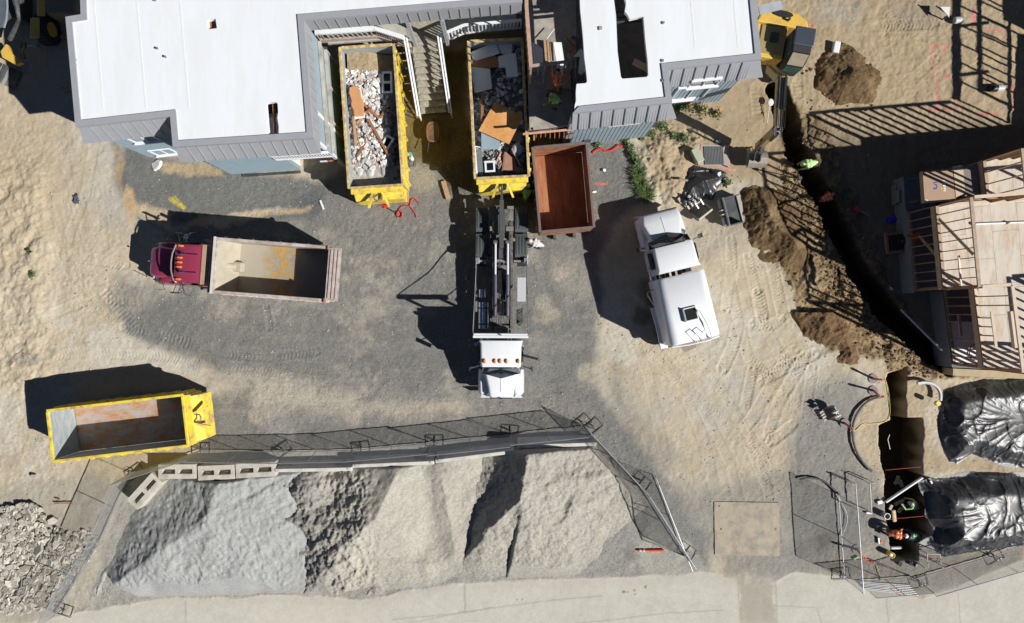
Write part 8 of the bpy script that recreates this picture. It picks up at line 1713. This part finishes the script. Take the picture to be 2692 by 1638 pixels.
    if hat:
        m = MB(); T = Matrix.Translation(hd + hu * .035) @ Vector((0, 0, 1)).rotation_difference(hu).to_matrix().to_4x4()
        rings = [[(math.cos(a) * .125, math.sin(a) * .14 + .01, 0) for a in [k * .3927 for k in range(16)]]]
        for f in (0, .35, .65, .88, .99): rings.append([(math.cos(a) * .112 * math.cos(f * 1.5), math.sin(a) * .13 * math.cos(f * 1.5), .012 + .11 * math.sin(f * 1.5)) for a in [k * .3927 for k in range(16)]])
        m.loft(rings, T=T); ho = m.build('hard_hat', hat, t, smooth=True, sharp=60); m = MB(); m.add([(-.06, .12, .002), (.06, .12, .002), (.045, .19, -.012), (-.045, .19, -.012), (-.06, .12, .012), (.06, .12, .012), (.045, .19, -.004), (-.045, .19, -.004)], [(0, 3, 2, 1), (4, 5, 6, 7), (0, 1, 5, 4), (1, 2, 6, 5), (2, 3, 7, 6), (3, 0, 4, 7)], T=T); m.build('peak', hat, ho)
    else:
        m = MB(); T = Matrix.Translation(hd + hu * .02 - hf_ * .012) @ Vector((0, 0, 1)).rotation_difference(hu).to_matrix().to_4x4()
        m.loft([[(math.cos(a) * .098 * math.cos(f * 1.5), math.sin(a) * .105 * math.cos(f * 1.5) - .015, -.01 + .095 * math.sin(f * 1.5)) for a in [k * .3927 for k in range(16)]] for f in (0, .3, .6, .85, .99)], T=T); m.build('hair', mat('dark_hair', (.03, .022, .018), .8), t, smooth=True)
    for s in (-1, 1): m = MB(); m.ell(tuple(hd + Vector((s * .033, 0, 0)) + hf_ * .082 + hu * .01), (.01, .007, .007), 8, 6); m.build('eye', M_black, t)
    m = MB(); m.ell(tuple(hd + hf_ * .088 - hu * .055), (.022, .008, .006), 8, 6); m.build('mouth', mat('lips', (.35, .12, .1), .6), t)
    return t
M_hatw = mat('white_hard_hat', (.75, .75, .73), .35); M_hatg = mat('lime_hard_hat', (.45, .70, .25), .4); M_hatd = mat('dark_cap', (.03, .035, .04), .7)
G_ = lambda p: gz(p.x, p.y)
def at(z_, x, y, z=0): p = P(z_, x, y, z); return (p.x, p.y, z)
person('worker in orange vest and dark hat bending over on the opened deck', at('c', 985, 915, 2.95), 0, .85, 55, lh=(-.22, .75, .75), rh=(.22, .72, .7), shirt=M_orange, pants=M_khaki, vest=M_orange, hat=M_hatd, lf=(-.2, 0, 0), rf=(.2, -.05, 0), look=5)
person('worker in lime vest and dark cap bending over the lower part of the opened deck', at('c', 985, 1050, 2.9), R(80), .84, 45, lh=(-.2, .6, .6), rh=(.2, .55, .5), shirt=M_khaki, pants=M_khaki, vest=M_green, hat=M_hatd, lf=(-.14, 0, 0), rf=(.14, 0, 0))
p = P('f', 1872, 615); person('worker in lime shirt and white hard hat between the hoist truck and the brown container', (p.x, p.y, G_(p)), R(-12), .86, 38, lh=(-.2, .62, .8), rh=(.22, .55, .6), shirt=M_green, pants=M_khaki, vest=None, hat=M_hatw, lf=(-.12, .05, 0), rf=(.12, -.1, 0))
p = P('f', 2005, 1050); person('person in pale grey shirt stooping beside the corner of the brown container', (p.x, p.y, G_(p)), R(72), .84, 50, lh=(-.25, .72, .85), rh=(.1, .6, .45), shirt=M_greyshirt, pants=mat('grey_trousers', (.10, .10, .11), .85), hat=M_hatw, lf=(-.14, -.1, 0), rf=(.14, .15, 0))
p = P('m', 535, 190); person('worker in pale lime shirt and hat bent over the trench near the excavator', (p.x, p.y, G_(p) if G_(p) > -.6 else -.5), R(100), .86, 70, lh=(-.15, .75, .3), rh=(.15, .7, .35), shirt=M_lime2, pants=M_khaki, vest=M_lime2, hat=M_hatg, lf=(-.15, 0, 0), rf=(.15, 0, 0), stripes=False)
p = P('m', 615, 400); person('worker in orange-red vest standing in the shaded trench', (p.x, p.y, G_(p) if G_(p) > -1.2 else -1.1), R(-60), .86, 45, lh=(-.2, .65, .5), rh=(.25, .6, .55), shirt=M_orange, pants=M_denim, vest=M_orange, hat=M_hatd, lf=(-.12, 0, 0), rf=(.12, 0, 0))
p = P('u', 800, 520, -1.2); person('worker in pale lime shirt crouching in the pit and reaching for the white pipe', (p.x, p.y, -1.3), R(60), .62, 50, lh=(-.3, .75, .85), rh=(.15, .55, .5), shirt=M_lime2, pants=M_denim, hat=mat('grey_hard_hat', (.45, .45, .43), .4), lf=(-.15, .1, 0), rf=(.15, -.1, 0))
p = P('u', 520, 800); person('worker in orange vest and white hat kneeling at the pit edge', (p.x, p.y, .03), R(-95), .48, 60, lh=(-.15, .85, .1), rh=(.2, .8, .05), shirt=mat('orange_shirt', (.8, .2, .05), .8), pants=mat('grey_trousers', (.10, .10, .11), .85), vest=M_orange, hat=M_hatw, lf=(-.12, -.35, 0), rf=(.14, -.3, 0))
p = P('u', 800, 830, -1.2); person('worker in blue shirt and lime-striped vest stooping in the pit', (p.x, p.y, -1.3), R(85), .84, 65, lh=(-.25, .6, .6), rh=(.25, .6, .55), shirt=mat('blue_shirt', (.04, .08, .3), .8), pants=M_denim, vest=mat('green_blue_vest', (.10, .30, .12), .8), hat=M_hatd, lf=(-.14, 0, 0), rf=(.14, 0, 0))
